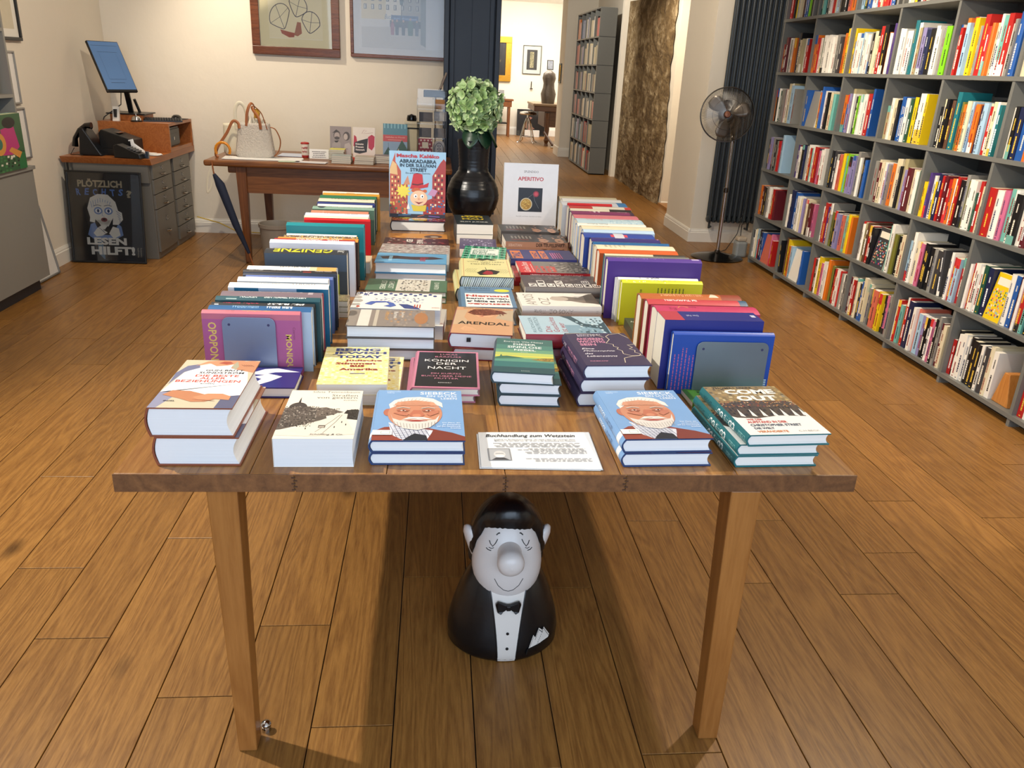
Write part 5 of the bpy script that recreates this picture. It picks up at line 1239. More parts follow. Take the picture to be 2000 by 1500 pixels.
east = [
 # y near, x0, x1, height, T, cover colour, page, spine, back, label, hard
 (1.984, .630, .907, .168, .027, '#1746a0', seq(bd(0, 1, '#1a4aa8')), seq(lambda p: p.rect(0, 0, 1, 1, '#1746a0')), 'royal blue book with pink back-cover text behind the grey bookend', True),
 (2.020, .612, .886, .198, .085, '#232a7c', seq(bd(0, 1, '#232a7c'), bd(.80, .2, '#b83a4c'), st('Der Fall', .62, .12, '#c9cbe0', .16, .4), bx(.03, .3, .045, .24, '#c9cbe0')), None, 'thick dark blue paperback with red corner', False),
 (2.136, .624, .922, .183, .082, '#b3305c', seq(bd(0, 1, '#c23a64'), st('OE', .84, .03, '#6a1f34', .2, .55), st('BRO', .80, .03, '#6a1f34', .2, .6), lambda p: p.line([(.68, .6), (.73, .3), (.78, .6)], .0025, '#e0b050'), st('Roman', .60, .07, '#7a2440', .2, .4)), None, 'thick magenta book with rounded spine', True),
 (2.224, .618, .919, .183, .056, '#9c2a34', seq(bd(0, 1, '#c2424a'), bd(0, .08, '#3f5f7a'), st('IM ZWISCHEN', .50, .32, '#f3e4e0', .4, .28, bold=.02), bx(.14, .2, .2, .06, '#f3e4e0')), None, 'red book with white capitals and blue spine end', True),
 (2.284, .612, .921, .183, .062, '#a8662c', seq(bd(0, 1, '#b8632e'), bd(.0, .2, '#8f3f2a'), st('WILLIAM DALRYMPLE', .38, .42, '#e3b98a', .4, .34), lambda p: p.poly([(.27, .2), (.32, .8), (.22, .8)], '#e9d2b8')), None, 'burnt orange history book with pale spine capitals', True),
 (2.612, .628, .908, .148, .034, '#d9d82a', seq(bd(0, 1, '#dede2e'), lambda p: p.mosaic(.4, .05, .6, .9, 24, 4, ['#c9cfc0', '#dede2e', '#dede2e'], 7), st('Laura Müller', .3, .3, '#8f9a30', .5, .3)),
  seq(lambda p: p.mosaic(.0, .5, 1, .5, 14, 22, ['#bfc6c4', '#d9d82a', '#d9d82a', '#c9cf9c'], 8), lambda p: p.rect(.45, .02, .3, .38, '#c9ccc0')), 'bright lemon yellow book with silver pattern', True),
 (2.650, .622, .903, .150, .024, '#e6e6e2', seq(bd(0, 1, '#eaeae6'), st('POSITIVE', .48, .26, '#2a3658', .6, .2, bold=.03)), None, 'white book with navy and orange spine title', True),
 (2.676, .617, .895, .150, .006, '#f0f0ec', seq(bd(0, 1, '#f0f0ec')), None, 'thin white booklet next to the lemon yellow book', False),
 (2.690, .590, .922, .204, .052, '#4b2f86', seq(bd(0, 1, '#55388f'), bx(.02, .2, .08, .5, '#b9a9d0'), st('Lydia Mischkulnig', .4, .5, '#8f7ac0', .4, .3)), seq(lambda p: p.text('die Villen', .55, .3, .18, .3, '#8f7ac0', rot=-90), lambda p: p.rect(.6, .44, .03, .04, '#d9702e')), 'large plain purple book standing high above its neighbours', True),
 (2.762, .596, .898, .200, .022, '#8f9a96', seq(bd(0, 1, '#6f716c'), st('Aufstand in Masquerade', .3, .6, '#c9c9c0', .3, .35)), None, 'grey spined book directly behind the purple one', True),
 (2.788, .598, .891, .200, .026, '#3a6f7a', seq(bd(0, 1, '#d9cfae'), bd(0, .4, '#3a3630')), None, 'book with half cream half brown spine', True),
 (2.880, .597, .893, .190, .066, '#b5562a', seq(bd(0, 1, '#cc5f2c')), None, 'burnt orange plain book before the broad cream one', True),
 (2.962, .605, .906, .187, .085, '#d9cfb0', seq(bd(0, 1, '#e2d8bb'), lambda p: [p.text(t, .62 + k * .06, .25, .03, .5, '#8f866c', rot=90) for k, t in enumerate(('Wer', 'wir', 'sind', 'und', 'was'))]), None, 'broad cream spined book with faint upright lettering', True),
 (3.085, .612, .916, .180, .036, '#1b5f9c', seq(bd(0, 1, '#1f5f92'), st('Der große Umbruch', .3, .55, '#7fb0c4', .3, .3)), None, 'medium blue spined book beside the cream one', True),
 (3.124, .616, .89, .180, .020, '#e9e9e2', seq(bd(0, 1, '#ececde')), None, 'thin white spined book between two blue books', False),
 (3.148, .617, .897, .180, .068, '#2a2564', seq(bd(0, 1, '#332c70'), st('Hannah Arendt', .2, .3, '#c9c6dc', .25, .25), st('Denktagebuch', .55, .35, '#8f8ab5', .25, .25), bx(.01, .2, .02, .4, '#d98a9a')), None, 'indigo spined book with small pale lettering', True),
 (3.224, .601, .894, .180, .10, '#233f92', seq(bd(0, 1, '#2a479c'), lambda p: band(p, .43, .14, '#c9ccd6'), bx(.38, .6, .05, .3, '#c94a5a'), bx(.57, .6, .05, .3, '#c94a5a')), None, 'royal blue book with silver label and pink flashes', True),
 (3.366, .622, .929, .175, .06, '#a9c4e2', seq(bd(0, 1, '#b5cfe6')), None, 'pale sky blue spined book', True),
 (3.431, .627, .942, .175, .085, '#d2c8a8', seq(bd(0, 1, '#ddd4b6'), st('Gedichte', .6, .2, '#b0765a', .3, .3)), None, 'cream spined book behind the pale sky blue one', True),
 (3.531, .624, .935, .170, .072, '#b4c6e0', seq(bd(0, 1, '#e2e4dc'), st('Gisèle Pelicot', .55, .3, '#55595a', .3, .4)), None, 'white spined memoir with grey lettering', True),
 (3.608, .638, .943, .170, .13, '#aebfd0', seq(bd(0, 1, '#b4cdd8'), lambda p: p.mosaic(.0, .0, .55, 1, 16, 5, ['#8fb6cc', '#c9dde4', '#b4cdd8'], 9), st('Das Glück', .6, .25, '#c98a94', .3, .3)), None, 'light blue patterned spined book', True),
 (3.756, .646, .955, .165, .115, '#8f4f5c', seq(bd(0, 1, '#c9707c'), st('WHITEHEAD', .35, .35, '#dd9aa2', .3, .3)), None, 'dusty rose spined book', True),
 (3.883, .652, .960, .165, .09, '#3f2350', seq(bd(0, 1, '#7a2f5c'), bd(0, .06, '#3a2a3a'), lambda p: [p.ell(.55 + k * .07, .5, .02, .2, '#d9c9d4' if k < 2 else '#a8507c') for k in range(3)], st('Frauen', .1, .15, '#e9dde4', .3, .3)), None, 'plum spined book with a row of circles', True),
 (3.980, .660, .969, .165, .055, '#6f6a62', seq(bd(0, 1, '#d4ccb4'), bd(0, .36, '#2a2626')), None, 'book with cream and black spine', True),
 (4.040, .665, .981, .165, .085, '#d9d4c9', seq(bd(0, 1, '#ddd6c4'), bd(.62, .38, '#b8322e'), bd(0, .1, '#c23a34')), None, 'white book with a red spine end', True),
 (4.130, .670, .90, .172, .03, '#b3222a', seq(bd(0, 1, '#c22a2e')), None, 'short bright red book near the far end', True),
 (4.166, .648, .990, .162, .135, '#bfc6cc', seq(bd(0, 1, '#cfd4dc'), bd(0, .14, '#2f7ab5'), bx(.14, .4, .56, .06, '#9fb5cc')), None, 'silver spined book with blue end', True),
 (4.310, .671, .991, .162, .09, '#d9dad6', seq(bd(0, 1, '#e2e2de')), None, 'plain white spined book, last but one', True),
 (4.405, .667, .986, .159, .085, '#b5aa8a', seq(bd(0, 1, '#cfc4a2'), st('Lebenslauf', .4, .4, '#a0957a', .3, .3)), None, 'pale beige spined book at the end of the row', True),
]
for (yf, x0, x1, W, T, c, sp, bk, lab, hard) in east:
    book(lab + ', east row', M_up_e(x1, yf, W, x1 - x0, T), W, x1 - x0, T - .0012, c, hard, '#e6dfce', None, sp, None, EAST)
# back-cover copy of the royal blue book, facing the window
p = Print(.275, .168)
p.lines(.02, .06, .22, .74, 6, '#b5608a', 4, .28, 'l', True); p.lines(.27, .06, .16, .66, 4, '#b5608a', 5, .28, 'l', True); p.rect(.93, .06, .05, .2, '#c9d2dc')
for k in range(5): p.rect(.93, .07 + k * .038, .05, .02, '#5f7aa8')
bk_ = [o for o in bpy.data.objects if o.get('label', '').startswith('royal blue book with pink')][0]
p.build('back_print', bk_, bk_.matrix_world.inverted() @ Matrix.Translation((.632, 1.9835, TZ + .002)) @ Matrix.Rotation(PI / 2, 4, 'X'))
p = Print(.25, .14)
for k, t in enumerate(('Warum suchen eine', 'KI bei der', 'Antwort?')): p.text(t, .22 + k * .07, .1, .045, .78 - k * .1, '#2f3226', rot=90)
p.lines(.48, .5, .4, .42, 8, '#4f5530', 6, .3, 'r', True)
bk_ = [o for o in bpy.data.objects if o.get('label', '').startswith('bright lemon yellow')][0]
p.build('back_print', bk_, bk_.matrix_world.inverted() @ Matrix.Translation((.632, 2.6112, TZ + .004)) @ Matrix.Rotation(PI / 2, 4, 'X'))

# ---- steel bookends
def bookend(x0, x1, y, h, m, label):
    r = thing('bookend', label, 'bookend', (x0, y, TZ)); w = x1 - x0
    mb = MB(); R_ = .018; pts = [(0, 0, 0), (w, 0, 0)]
    for k in range(7): t = k * PI / 12; pts.append((w - R_ + R_ * math.cos(t), 0, h - R_ + R_ * math.sin(t)))
    for k in range(7): t = PI / 2 + k * PI / 12; pts.append((R_ + R_ * math.cos(t), 0, h - R_ + R_ * math.sin(t)))
    mb.prism(pts[::-1], (0, -.0016, 0)); mb.build('plate', m, r, bevel=.0004)
    boxo('foot_plate', 0, 0, .0002, w, .09, .0004, m, r)
    mb = MB()
    for x in (.018, w - .018): mb.tube([(x, -.0019, h - .02), (x, -.0012, h - .02)], .0035, 14)
    mb.build('punched_holes', mat('hole_dark', '#35335a', .7), r)
BEND = mat('blue_grey_steel', '#7f8fae', .34, .55, var=.03); BEND2 = mat('grey_steel', '#74808a', .34, .5, var=.03)
bookend(-.556, -.419, 2.079, .163, BEND, 'blue-grey steel bookend with rounded corners against the purple pink book')
bookend(.695, .893, 1.980, .152, BEND2, 'grey steel bookend with rounded corners against the royal blue book')

# ---- upright displayed books
def M_face(x, y, z, W, lean, rot=0):
    return Matrix.Translation((x, y, z)) @ Matrix.Rotation(math.radians(rot), 4, 'Z') @ Matrix.Rotation(math.radians(90 - lean), 4, 'X')
book('upright cartoon picture book with red top hat and city street cover', M_face(-.242, 4.300, .8015, .285, 5), .288, .335, .012, '#9cc3df', True, PAGE, art_kal)
book('upright white cookbook with dark square photo of drinks', M_face(.363, 4.425, .7505, .29, 4, 1), .292, .335, .016, '#dfe1e6', True, PAGE, art_aper)
bs = thing('book_easel', 'black wire easel behind the upright white cookbook', 'easel', (.5, 4.47, TZ))
mb = MB(); mb.tube([(-.09, -.05, .004), (-.09, .075, .004), (.09, .075, .004), (.09, -.05, .004)], .003, 6); mb.tube([(-.06, .075, .004), (0, .012, .2), (.06, .075, .004)], .003, 6)
mb.build('wire', BLACKM, bs)
bs = thing('book_easel', 'black wire easel behind the upright cartoon picture book', 'easel', (-.10, 4.37, .8015))
mb = MB(); mb.tube([(-.06, .045, .004), (0, -.015, .2), (.06, .045, .004)], .003, 6); mb.tube([(-.06, .045, .004), (.06, .045, .004)], .003, 6)
mb.build('wire', BLACKM, bs)

# ---- vase and hydrangea
VX, VY = .197, 4.50
vase = thing('vase', 'tall black ribbed ceramic vase behind the stacked books', 'vase', (VX, VY, TZ))
prof = []
base = [(.0, 0), (.075, 0), (.082, .005), (.105, .04), (.13, .085), (.142, .13), (.1435, .155), (.137, .19), (.118, .235), (.096, .262), (.083, .28), (.079, .30), (.080, .34), (.085, .40), (.089, .435), (.0895, .44), (.086, .4405), (.083, .43), (.076, .36), (.074, .30), (.0, .28)]
for (r0, z0), (r1, z1) in zip(base[:-1], base[1:]):
    n = max(1, int(math.hypot(r1 - r0, z1 - z0) / .008))
    for k in range(n):
        t = k / n; r_ = r0 + (r1 - r0) * t; z_ = z0 + (z1 - z0) * t
        if .01 < z_ < .43 and r_ > .077: r_ += .0012 * math.sin(z_ * 330)
        prof.append((r_, z_))
prof.append(base[-1])
mb = MB(); mb.lathe(prof, 48); mb.build('body', mat('black_glaze', '#0a0d12', .3, var=.2, scale=8, bump=.15, bscale=20), vase, smooth=50)
hyd = thing('hydrangea', 'large round pale green hydrangea bloom in the black vase', 'flower', (VX, VY, 1.19))
mb = MB(); mb.tube([(.03, 0, -.14), (.02, 0, 0), (.01, -.01, .12)], .006, 8); mb.build('stem', mat('stem_green', '#4d6b2c', .5), hyd, smooth=True)
def leaf_mb(L, wd, M, cup=.15):
    mb = MB(); vs = []; fs = []; n = 6
    for i in range(n + 1):
        t = i / n; w_ = wd * math.sin(PI * min(1, t * .92 + .05)) ** .8
        for s_ in (-1, 0, 1): vs.append(M @ Vector((s_ * w_ / 2, t * L, (-cup * L * t * t) + abs(s_) * wd * .12)))
    for i in range(n):
        for s_ in range(2): a = i * 3 + s_; fs.append((a, a + 1, a + 4, a + 3))
    mb.add(vs, fs); return mb
LG = mat('dark_leaf', '#1c3a26', .35, var=.15, scale=20)
for px_, dx_, dy_ in ((.03, .35, -.5), (-.01, -.2, -.6), (.05, .8, -.1)):
    M = Matrix.Translation((px_, -.045, .075)) @ Vector((dx_, dy_, -1.0)).normalized().to_track_quat('Y', 'Z').to_matrix().to_4x4()
    l_ = leaf_mb(.125, .095, M).build('leaf', LG, hyd, smooth=True); sm = l_.modifiers.new('t', 'SOLIDIFY'); sm.thickness = .0008
pm, t_, b_ = nt('hydrangea_petal')
oi = node(t_, 'ShaderNodeObjectInfo'); cr = node(t_, 'ShaderNodeValToRGB')
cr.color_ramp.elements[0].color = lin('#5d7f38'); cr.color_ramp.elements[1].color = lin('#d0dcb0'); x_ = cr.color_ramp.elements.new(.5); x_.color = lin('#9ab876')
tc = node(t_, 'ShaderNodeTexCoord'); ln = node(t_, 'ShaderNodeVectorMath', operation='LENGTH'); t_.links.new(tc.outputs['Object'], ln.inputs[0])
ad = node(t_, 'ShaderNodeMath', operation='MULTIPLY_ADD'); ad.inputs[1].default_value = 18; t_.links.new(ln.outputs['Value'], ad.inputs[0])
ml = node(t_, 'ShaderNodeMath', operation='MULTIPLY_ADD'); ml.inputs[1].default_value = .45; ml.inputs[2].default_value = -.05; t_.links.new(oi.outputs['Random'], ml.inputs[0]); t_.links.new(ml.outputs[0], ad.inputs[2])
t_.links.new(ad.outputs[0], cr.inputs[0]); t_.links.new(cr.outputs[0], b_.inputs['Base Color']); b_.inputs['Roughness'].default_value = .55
b_.inputs['Subsurface Weight'].default_value = 0.0
def floret_mesh():
    mb = MB()
    for q in range(4):
        a = q * PI / 2
        R_ = Matrix.Rotation(a, 4, 'Z'); vs = []; fs = []; n = 4
        for i in range(n + 1):
            t = i / n; w_ = .0175 * (math.sin(PI * (t * .88 + .1)) ** .7)
            for s_ in (-1, -.35, .35, 1):
                vs.append(R_ @ Vector((s_ * w_, .002 + t * .027, .013 * t * t + .005 * abs(s_) + .0004 * q)))
        for i in range(n):
            for s_ in range(3): a_ = i * 4 + s_; fs.append((a_, a_ + 1, a_ + 5, a_ + 4))
        mb.add(vs, fs)
    return mb
fl0 = floret_mesh().build('floret', pm, hyd, smooth=True)
N_ = 290; ga = PI * (3 - math.sqrt(5)); rh = random.Random(4)
for k in range(N_):
    z = 1 - 1.9 * (k + .5) / N_; r_ = math.sqrt(max(0, 1 - z * z)); t = k * ga
    d = Vector((r_ * math.cos(t), r_ * math.sin(t), z)); rad_ = rh.uniform(.106, .136)
    pos = Vector((0, 0, .165)) + Vector((d.x * rad_ * 1.04, d.y * rad_, d.z * rad_))
    q = (d + Vector((rh.uniform(-.6, .6), rh.uniform(-.6, .6), rh.uniform(-.6, .6)))).normalized().to_track_quat('Z', 'Y')
    o = fl0 if k == 0 else fl0.copy()
    if k: COL.objects.link(o)
    s_ = rh.uniform(.62, .95)
    o.matrix_local = Matrix.Translation(pos) @ q.to_matrix().to_4x4() @ Matrix.Rotation(rh.uniform(0, PI), 4, 'Z') @ Matrix.Diagonal((s_, s_, s_, 1))
mb = MB(); mb.lathe([(.0, -.105), (.06, -.085), (.098, -.04), (.105, 0), (.098, .04), (.06, .085), (0, .105)], 20, (0, 0, .165)); mb.build('flower_core', mat('flower_core_green', '#5a7f38', .7), hyd, smooth=True)

# ================================================================== bust under the table
bust = thing('bust_statue', 'glossy bust of a gentleman with bulbous nose in tuxedo standing under the table', 'statue', (.207, 1.935, 0))
BLK = mat('black_enamel', '#0b0c0f', .28, var=.1, scale=20, bump=.04); WHT = mat('white_enamel', '#dedad4', .33, var=.02, scale=12, bump=.02); SKIN = mat('face_enamel', '#d9d5d2', .3, var=.02)
BP = [(0, .148), (.012, .158), (.05, .160), (.09, .154), (.13, .143), (.17, .130), (.21, .114), (.245, .094), (.27, .072), (.29, .05), (.30, .03)]
def brad(z):
    for (a, ra), (b, rb_) in zip(BP[:-1], BP[1:]):
        if a <= z <= b: t = (z - a) / (b - a); return ra + (rb_ - ra) * t
    return .03
SYB = .80
mb = MB(); mb.lathe([(0, 0)] + [(r, z) for z, r in BP] + [(0, .301)], 56, sy=SYB); mb.build('jacket', BLK, bust, smooth=60)
def bpt(x, z, off=.0):
    r = brad(z) + off; x_ = max(-r * .999, min(r * .999, x)); return Vector((x_, -SYB * math.sqrt(max(0, r * r - x_ * x_)), z))
def patch(pts_lr, n, off, nz=14):
    """surface strip on the chest between curves l(z), r(z)"""
    vs = []; fs = []
    for i in range(nz + 1):
        z, xl, xr = pts_lr(i / nz)
        for k in range(n + 1): vs.append(bpt(xl + (xr - xl) * k / n, z, off))
    for i in range(nz):
        for k in range(n): a = i * (n + 1) + k; fs.append((a, a + 1, a + n + 2, a + n + 1))
    mb = MB(); mb.add(vs, fs); return mb
def shirt(t):
    z = .003 + t * .25; w = .026 + .030 * t ** 1.5; c = .004
    return z, c - w, c + w
patch(shirt, 8, .0022, 18).build('shirt', WHT, bust, smooth=True)
for s_ in (-1, 1):
    pts = []
    for i in range(15):
        z, a, b = shirt(i / 14); pts.append(bpt(a if s_ < 0 else b, z, .002))
    mb = MB(); mb.tube(pts, .0022, 6); mb.build('lapel_edge', BLK, bust, smooth=True)
for z in (.052, .098):
    mb = MB(); q = bpt(.004, z, .003); mb.lathe([(0, -.002), (.0042, -.001), (.0042, .001), (0, .002)], 12, M=Matrix.Translation(q) @ Matrix.Rotation(PI / 2, 4, 'X')); mb.build('shirt_stud', BLK, bust, smooth=True)
# bow tie
bt = MB(); zc = .178; c = bpt(.004, zc, .014)
for s_ in (-1, 1):
    vs = [c + Vector((s_ * .004, -.004, .008)), c + Vector((s_ * .03, -.002, .016)), c + Vector((s_ * .036, .004, .004)), c + Vector((s_ * .030, -.001, -.018)), c + Vector((s_ * .020, -.006, -.022)), c + Vector((s_ * .014, -.004, -.014)), c + Vector((s_ * .004, -.004, -.006))]
    if s_ > 0: vs = vs[::-1]
    bt.prism([tuple(v) for v in vs], (0, .01, 0))
bt.box(c.x - .006, c.y - .009, c.z - .007, c.x + .006, c.y + .006, c.z + .008)
bt.build('bow_tie', BLK, bust, bevel=.002)
# pocket and handkerchief
def chest_poly(name, pts, m, off=.003, th=.0015):
    vs = [bpt(x, z, off) for x, z in pts]; n = len(vs)
    mb = MB(); mb.add([v + Vector((0, -th, 0)) for v in vs] + vs, [tuple(range(n)), tuple(range(n, 2 * n))[::-1]] + [(i, n + i, n + (i + 1) % n, (i + 1) % n) for i in range(n)]); return mb.build(name, m, bust)
chest_poly('handkerchief', [(.066, .044), (.078, .082), (.088, .068), (.094, .05)], WHT)
chest_poly('handkerchief', [(.082, .066), (.094, .098), (.108, .084), (.1, .05)], WHT, .0036)
chest_poly('handkerchief', [(.09, .05), (.109, .095), (.127, .064), (.124, .056)], WHT, .0045)
mb = MB(); mb.tube([bpt(.060, .024, .003), bpt(.062, .040, .003), bpt(.095, .046, .003), bpt(.126, .058, .003)], .0022, 6); mb.build('pocket_welt', BLK, bust, smooth=True)
mb = MB()
for a, b in (((.068, .046), (.079, .078)), ((.091, .053), (.108, .091)), ((.084, .068), (.094, .094)), ((.094, .094), (.105, .083)), ((.109, .091), (.124, .064))):
    for k in range(9):
        q = bpt(a[0] + (b[0] - a[0]) * k / 8, a[1] + (b[1] - a[1]) * k / 8, .0066); mb.box(q.x - .0006, q.y - .0006, q.z - .0008, q.x + .0006, q.y + .0004, q.z + .0008)
mb.build('stitching', BLK, bust)
# head: egg, wide cheeks
HC = Vector((.002, -.005, .308))
def head_pt(t, ph, off=0.0):
    """t azimuth (0 = toward the window), ph elevation"""
    z = math.sin(ph); c_ = max(0, math.cos(ph)) ** (.78 if ph > 0 else 1)
    wx = .094 * (1 - .10 * z + .06 * (z < 0) * -z * 0); wy = .088
    ell = Vector((wx * c_ * math.sin(t), -wy * c_ * math.cos(t), .128 * z if z > 0 else .166 * z))
    if z < 0: ell.x *= 1 + .07 * math.sin(-z * PI); ell.y *= 1.06
    n_ = ell.normalized(); tilt = Matrix.Rotation(math.radians(-14), 3, 'X')
    return HC + tilt @ (ell + n_ * off)
vs = []; fs = []; NA, NP = 40, 26
for i in range(NP + 1):
    ph = -PI / 2 + PI * i / NP
    for k in range(NA): vs.append(head_pt(2 * PI * k / NA, ph))
for i in range(NP):
    for k in range(NA): a = i * NA + k; b2 = i * NA + (k + 1) % NA; fs.append((a, b2, b2 + NA, a + NA))
mb = MB(); mb.add(vs, fs); mb.build('head', SKIN, bust, smooth=True)
# hair: shell with fringe across the forehead and long sides
vs = []; fs = []; NA2, NP2 = 72, 18
def hairline(t):
    t = (t + PI) % (2 * PI) - PI; a = abs(t)
    if a < .95: return .55 + .04 * math.cos(t * 2.4 + .5)
    if a < 1.45: return .50 - (a - .95) / .5 * .62 + .03 * math.sin(t * 25)
    if a < 1.75: return -.12 + .0 * a
    return -.35
for k in range(NA2):
    t = 2 * PI * k / NA2; h0 = hairline(t)
    if abs(((t + PI) % (2 * PI)) - PI) < 1.0: h0 += .012 * math.sin(t * 31)
    for i in range(NP2 + 1):
        ph = h0 + (PI / 2 - h0) * i / NP2
        tt = (t + PI) % (2 * PI) - PI
        off = .008 + .012 * min(1, i / 4) + .020 * math.exp(-((tt - .1) / .8) ** 2) * math.exp(-((ph - .85) / .38) ** 2) + .0016 * math.sin(t * 40 + ph * 6) * (1 - i / NP2)
        if i == 0: off = .001
        vs.append(head_pt(t, ph, off))
for k in range(NA2):
    for i in range(NP2):
        a = k * (NP2 + 1) + i; b2 = ((k + 1) % NA2) * (NP2 + 1) + i; fs.append((a, b2, b2 + 1, a + 1))
mb = MB(); mb.add(vs, fs); mb.build('hair', BLK, bust, smooth=60)
# nose
NP_ = head_pt(0, .02); dirn = Vector((0, -1, -.05)).normalized()
mb = MB(); M = Matrix.Translation(NP_ + Vector((0, .01, 0))) @ dirn.to_track_quat('Z', 'Y').to_matrix().to_4x4()
mb.lathe([(.034, -.01), (.033, .01), (.035, .03), (.037, .045), (.035, .058), (.027, .068), (.014, .074), (0, .076)], 28, M=M); mb.build('nose', SKIN, bust, smooth=True)
# ears
for s_ in (-1, 1):
    mb = MB(); M = Matrix.Translation(HC + Vector((s_ * .100, .005, .01))) @ Matrix.Rotation(s_ * math.radians(12), 4, 'Y') @ Matrix.Rotation(s_ * math.radians(-25), 4, 'Z')
    prof_ = [(0, -.045), (.012, -.04), (.018, -.02), (.024, .01), (.026, .03), (.02, .046), (.008, .053), (0, .054)]
    mb.lathe(prof_, 18, sx=.55, sy=1.0, M=M); mb.build('ear', SKIN, bust, smooth=True)
# drawn face lines
def face_line(pts, r=.0011):
    mb = MB(); mb.tube([head_pt(t, ph, .0006) for t, ph in pts], r, 6); mb.build('face_line', BLK, bust, smooth=True)
for s_ in (-1, 1):
    face_line([(s_ * .66, .29), (s_ * .60, .22), (s_ * .52, .175), (s_ * .44, .25), (s_ * .385, .34)])
    face_line([(s_ * .74, .12), (s_ * .66, .085), (s_ * .56, .08)]); face_line([(s_ * .64, .14), (s_ * .56, .125), (s_ * .48, .15)], .0009)
    face_line([(s_ * .44, .43), (s_ * .38, .475), (s_ * .33, .48)], .0016)
face_line([(-.42, -.42), (-.32, -.56), (-.16, -.66), (0, -.69), (.16, -.66), (.32, -.56), (.42, -.42)], .0008)
# ================================================================== west side
FRAME_B = mat('black_frame', '#141414', .4); GLASS = None
def glass_mat(name='picture_glass', rough=.03):
    if name in MATS: return MATS[name]
    m, t, b = nt(name)
    b.inputs['Base Color'].default_value = (1, 1, 1, 1); b.inputs['Roughness'].default_value = rough; b.inputs['Transmission Weight'].default_value = 0
    out = t.nodes['Material Output']
    tr = node(t, 'ShaderNodeBsdfTransparent'); gl = node(t, 'ShaderNodeBsdfGlossy'); gl.inputs['Roughness'].default_value = rough
    nz = node(t, 'ShaderNodeTexNoise'); nz.inputs['Scale'].default_value = 3
    fr = node(t, 'ShaderNodeFresnel'); fr.inputs['IOR'].default_value = 1.45
    mx = node(t, 'ShaderNodeMixShader'); t.links.new(fr.outputs[0], mx.inputs[0]); t.links.new(tr.outputs[0], mx.inputs[1]); t.links.new(gl.outputs[0], mx.inputs[2])
    t.links.new(mx.outputs[0], out.inputs['Surface'])
    MATS[name] = m; return m
GL = glass_mat()
def picture(name, label, M, w, h, fw, fd, fm, art=None, mat_w=0.0, mat_c='#efece2', bg='#efece2', cat='picture', glass=True, group=None):
    """framed picture; local x to the right, y up, z out of the wall"""
    r = thing(name, label, cat, M=M, group=group)
    mb = MB()
    for (x0, y0, x1, y1, k) in ((0, 0, w, fw, 0), (0, h - fw, w, h, 0), (0, fw, fw, h - fw, 1), (w - fw, fw, w, h - fw, 1)):
        q = MB(); q.box(x0, y0, 0, x1, y1, fd); q.build('frame_rail', fm, r, bevel=min(.004, fw * .2))
    boxo('backing', fw * .6, fw * .6, .001, w - fw * .6, h - fw * .6, fd * .4, mat('mount_' + mat_c, mat_c, .9, var=.01), r)
    if art:
        p = Print(w - 2 * fw - 2 * mat_w, h - 2 * fw - 2 * mat_w); art(p); p.build('print', r, Matrix.Translation((fw + mat_w, fw + mat_w, fd * .4 + .0004)))
    if glass: boxo('glass', fw * .9, fw * .9, fd * .62, w - fw * .9, h - fw * .9, fd * .62 + .002, GL, r)
    return r
def M_westwall(y0, z0, off=0, lean=0):
    """on the west wall: local x -> +Y... seen from the room, x runs north->south reversed so text reads correctly"""
    # viewer looks toward -X; right-hand direction is +Y
    return Matrix.Translation((-2.85 + off, y0, z0)) @ Matrix.Rotation(math.radians(lean), 4, 'Y') @ Matrix(((0, 0, 1, 0), (1, 0, 0, 0), (0, 1, 0, 0), (0, 0, 0, 1)))
def M_north(x0, y, z0, lean=0):
    """on a wall facing the window: x -> +X, y -> up, z -> -Y"""
    return Matrix.Translation((x0, y, z0)) @ Matrix.Rotation(math.radians(-lean), 4, 'X') @ Matrix(((1, 0, 0, 0), (0, 0, -1, 0), (0, 1, 0, 0), (0, 0, 0, 1)))

# grey cabinet with doors and the bookcase on it
CAB = mat('grey_cabinet_lacquer', '#85847e', .45, var=.02, scale=4)
cab = thing('cabinet', 'low grey cabinet with plain doors along the white west wall', 'cabinet', (-2.84, 5.66, 0))
boxo('body', 0.0, -3.0, .09, .195, 0, .80, CAB, cab)
boxo('top', -.0, -3.0, .80, .225, .004, .822, CAB, cab)
boxo('plinth', .02, -3.0, 0, .15, -.03, .09, mat('cabinet_plinth', '#3f4042', .6), cab)
for k in range(4):
    boxo('door', .195, -.003 - (k + 1) * .74, .095, .213, -.003 - k * .74 - .004, .797, CAB, cab, bevel=.001)
bc = thing('open_bookcase', 'narrow grey bookcase standing on the low grey cabinet', 'bookcase', (-2.84, 5.60, .822))
boxo('side_panel', 0, -.02, 0, .20, 0, 1.3, CAB, bc); boxo('back', 0, -3.0, 0, .012, -.02, 1.3, mat('bookcase_back_green', '#3f4742', .6), bc)
for k, z in enumerate((0.0, .42, .80, 1.28)): boxo('shelf', 0.012, -3.0, z, .20, -.02, z + .02, CAB, bc)
for k in (1, 2, 3): boxo('divider', .012, -k * .75 - .01, .02, .195, -k * .75 + .01, 1.28, CAB, bc)
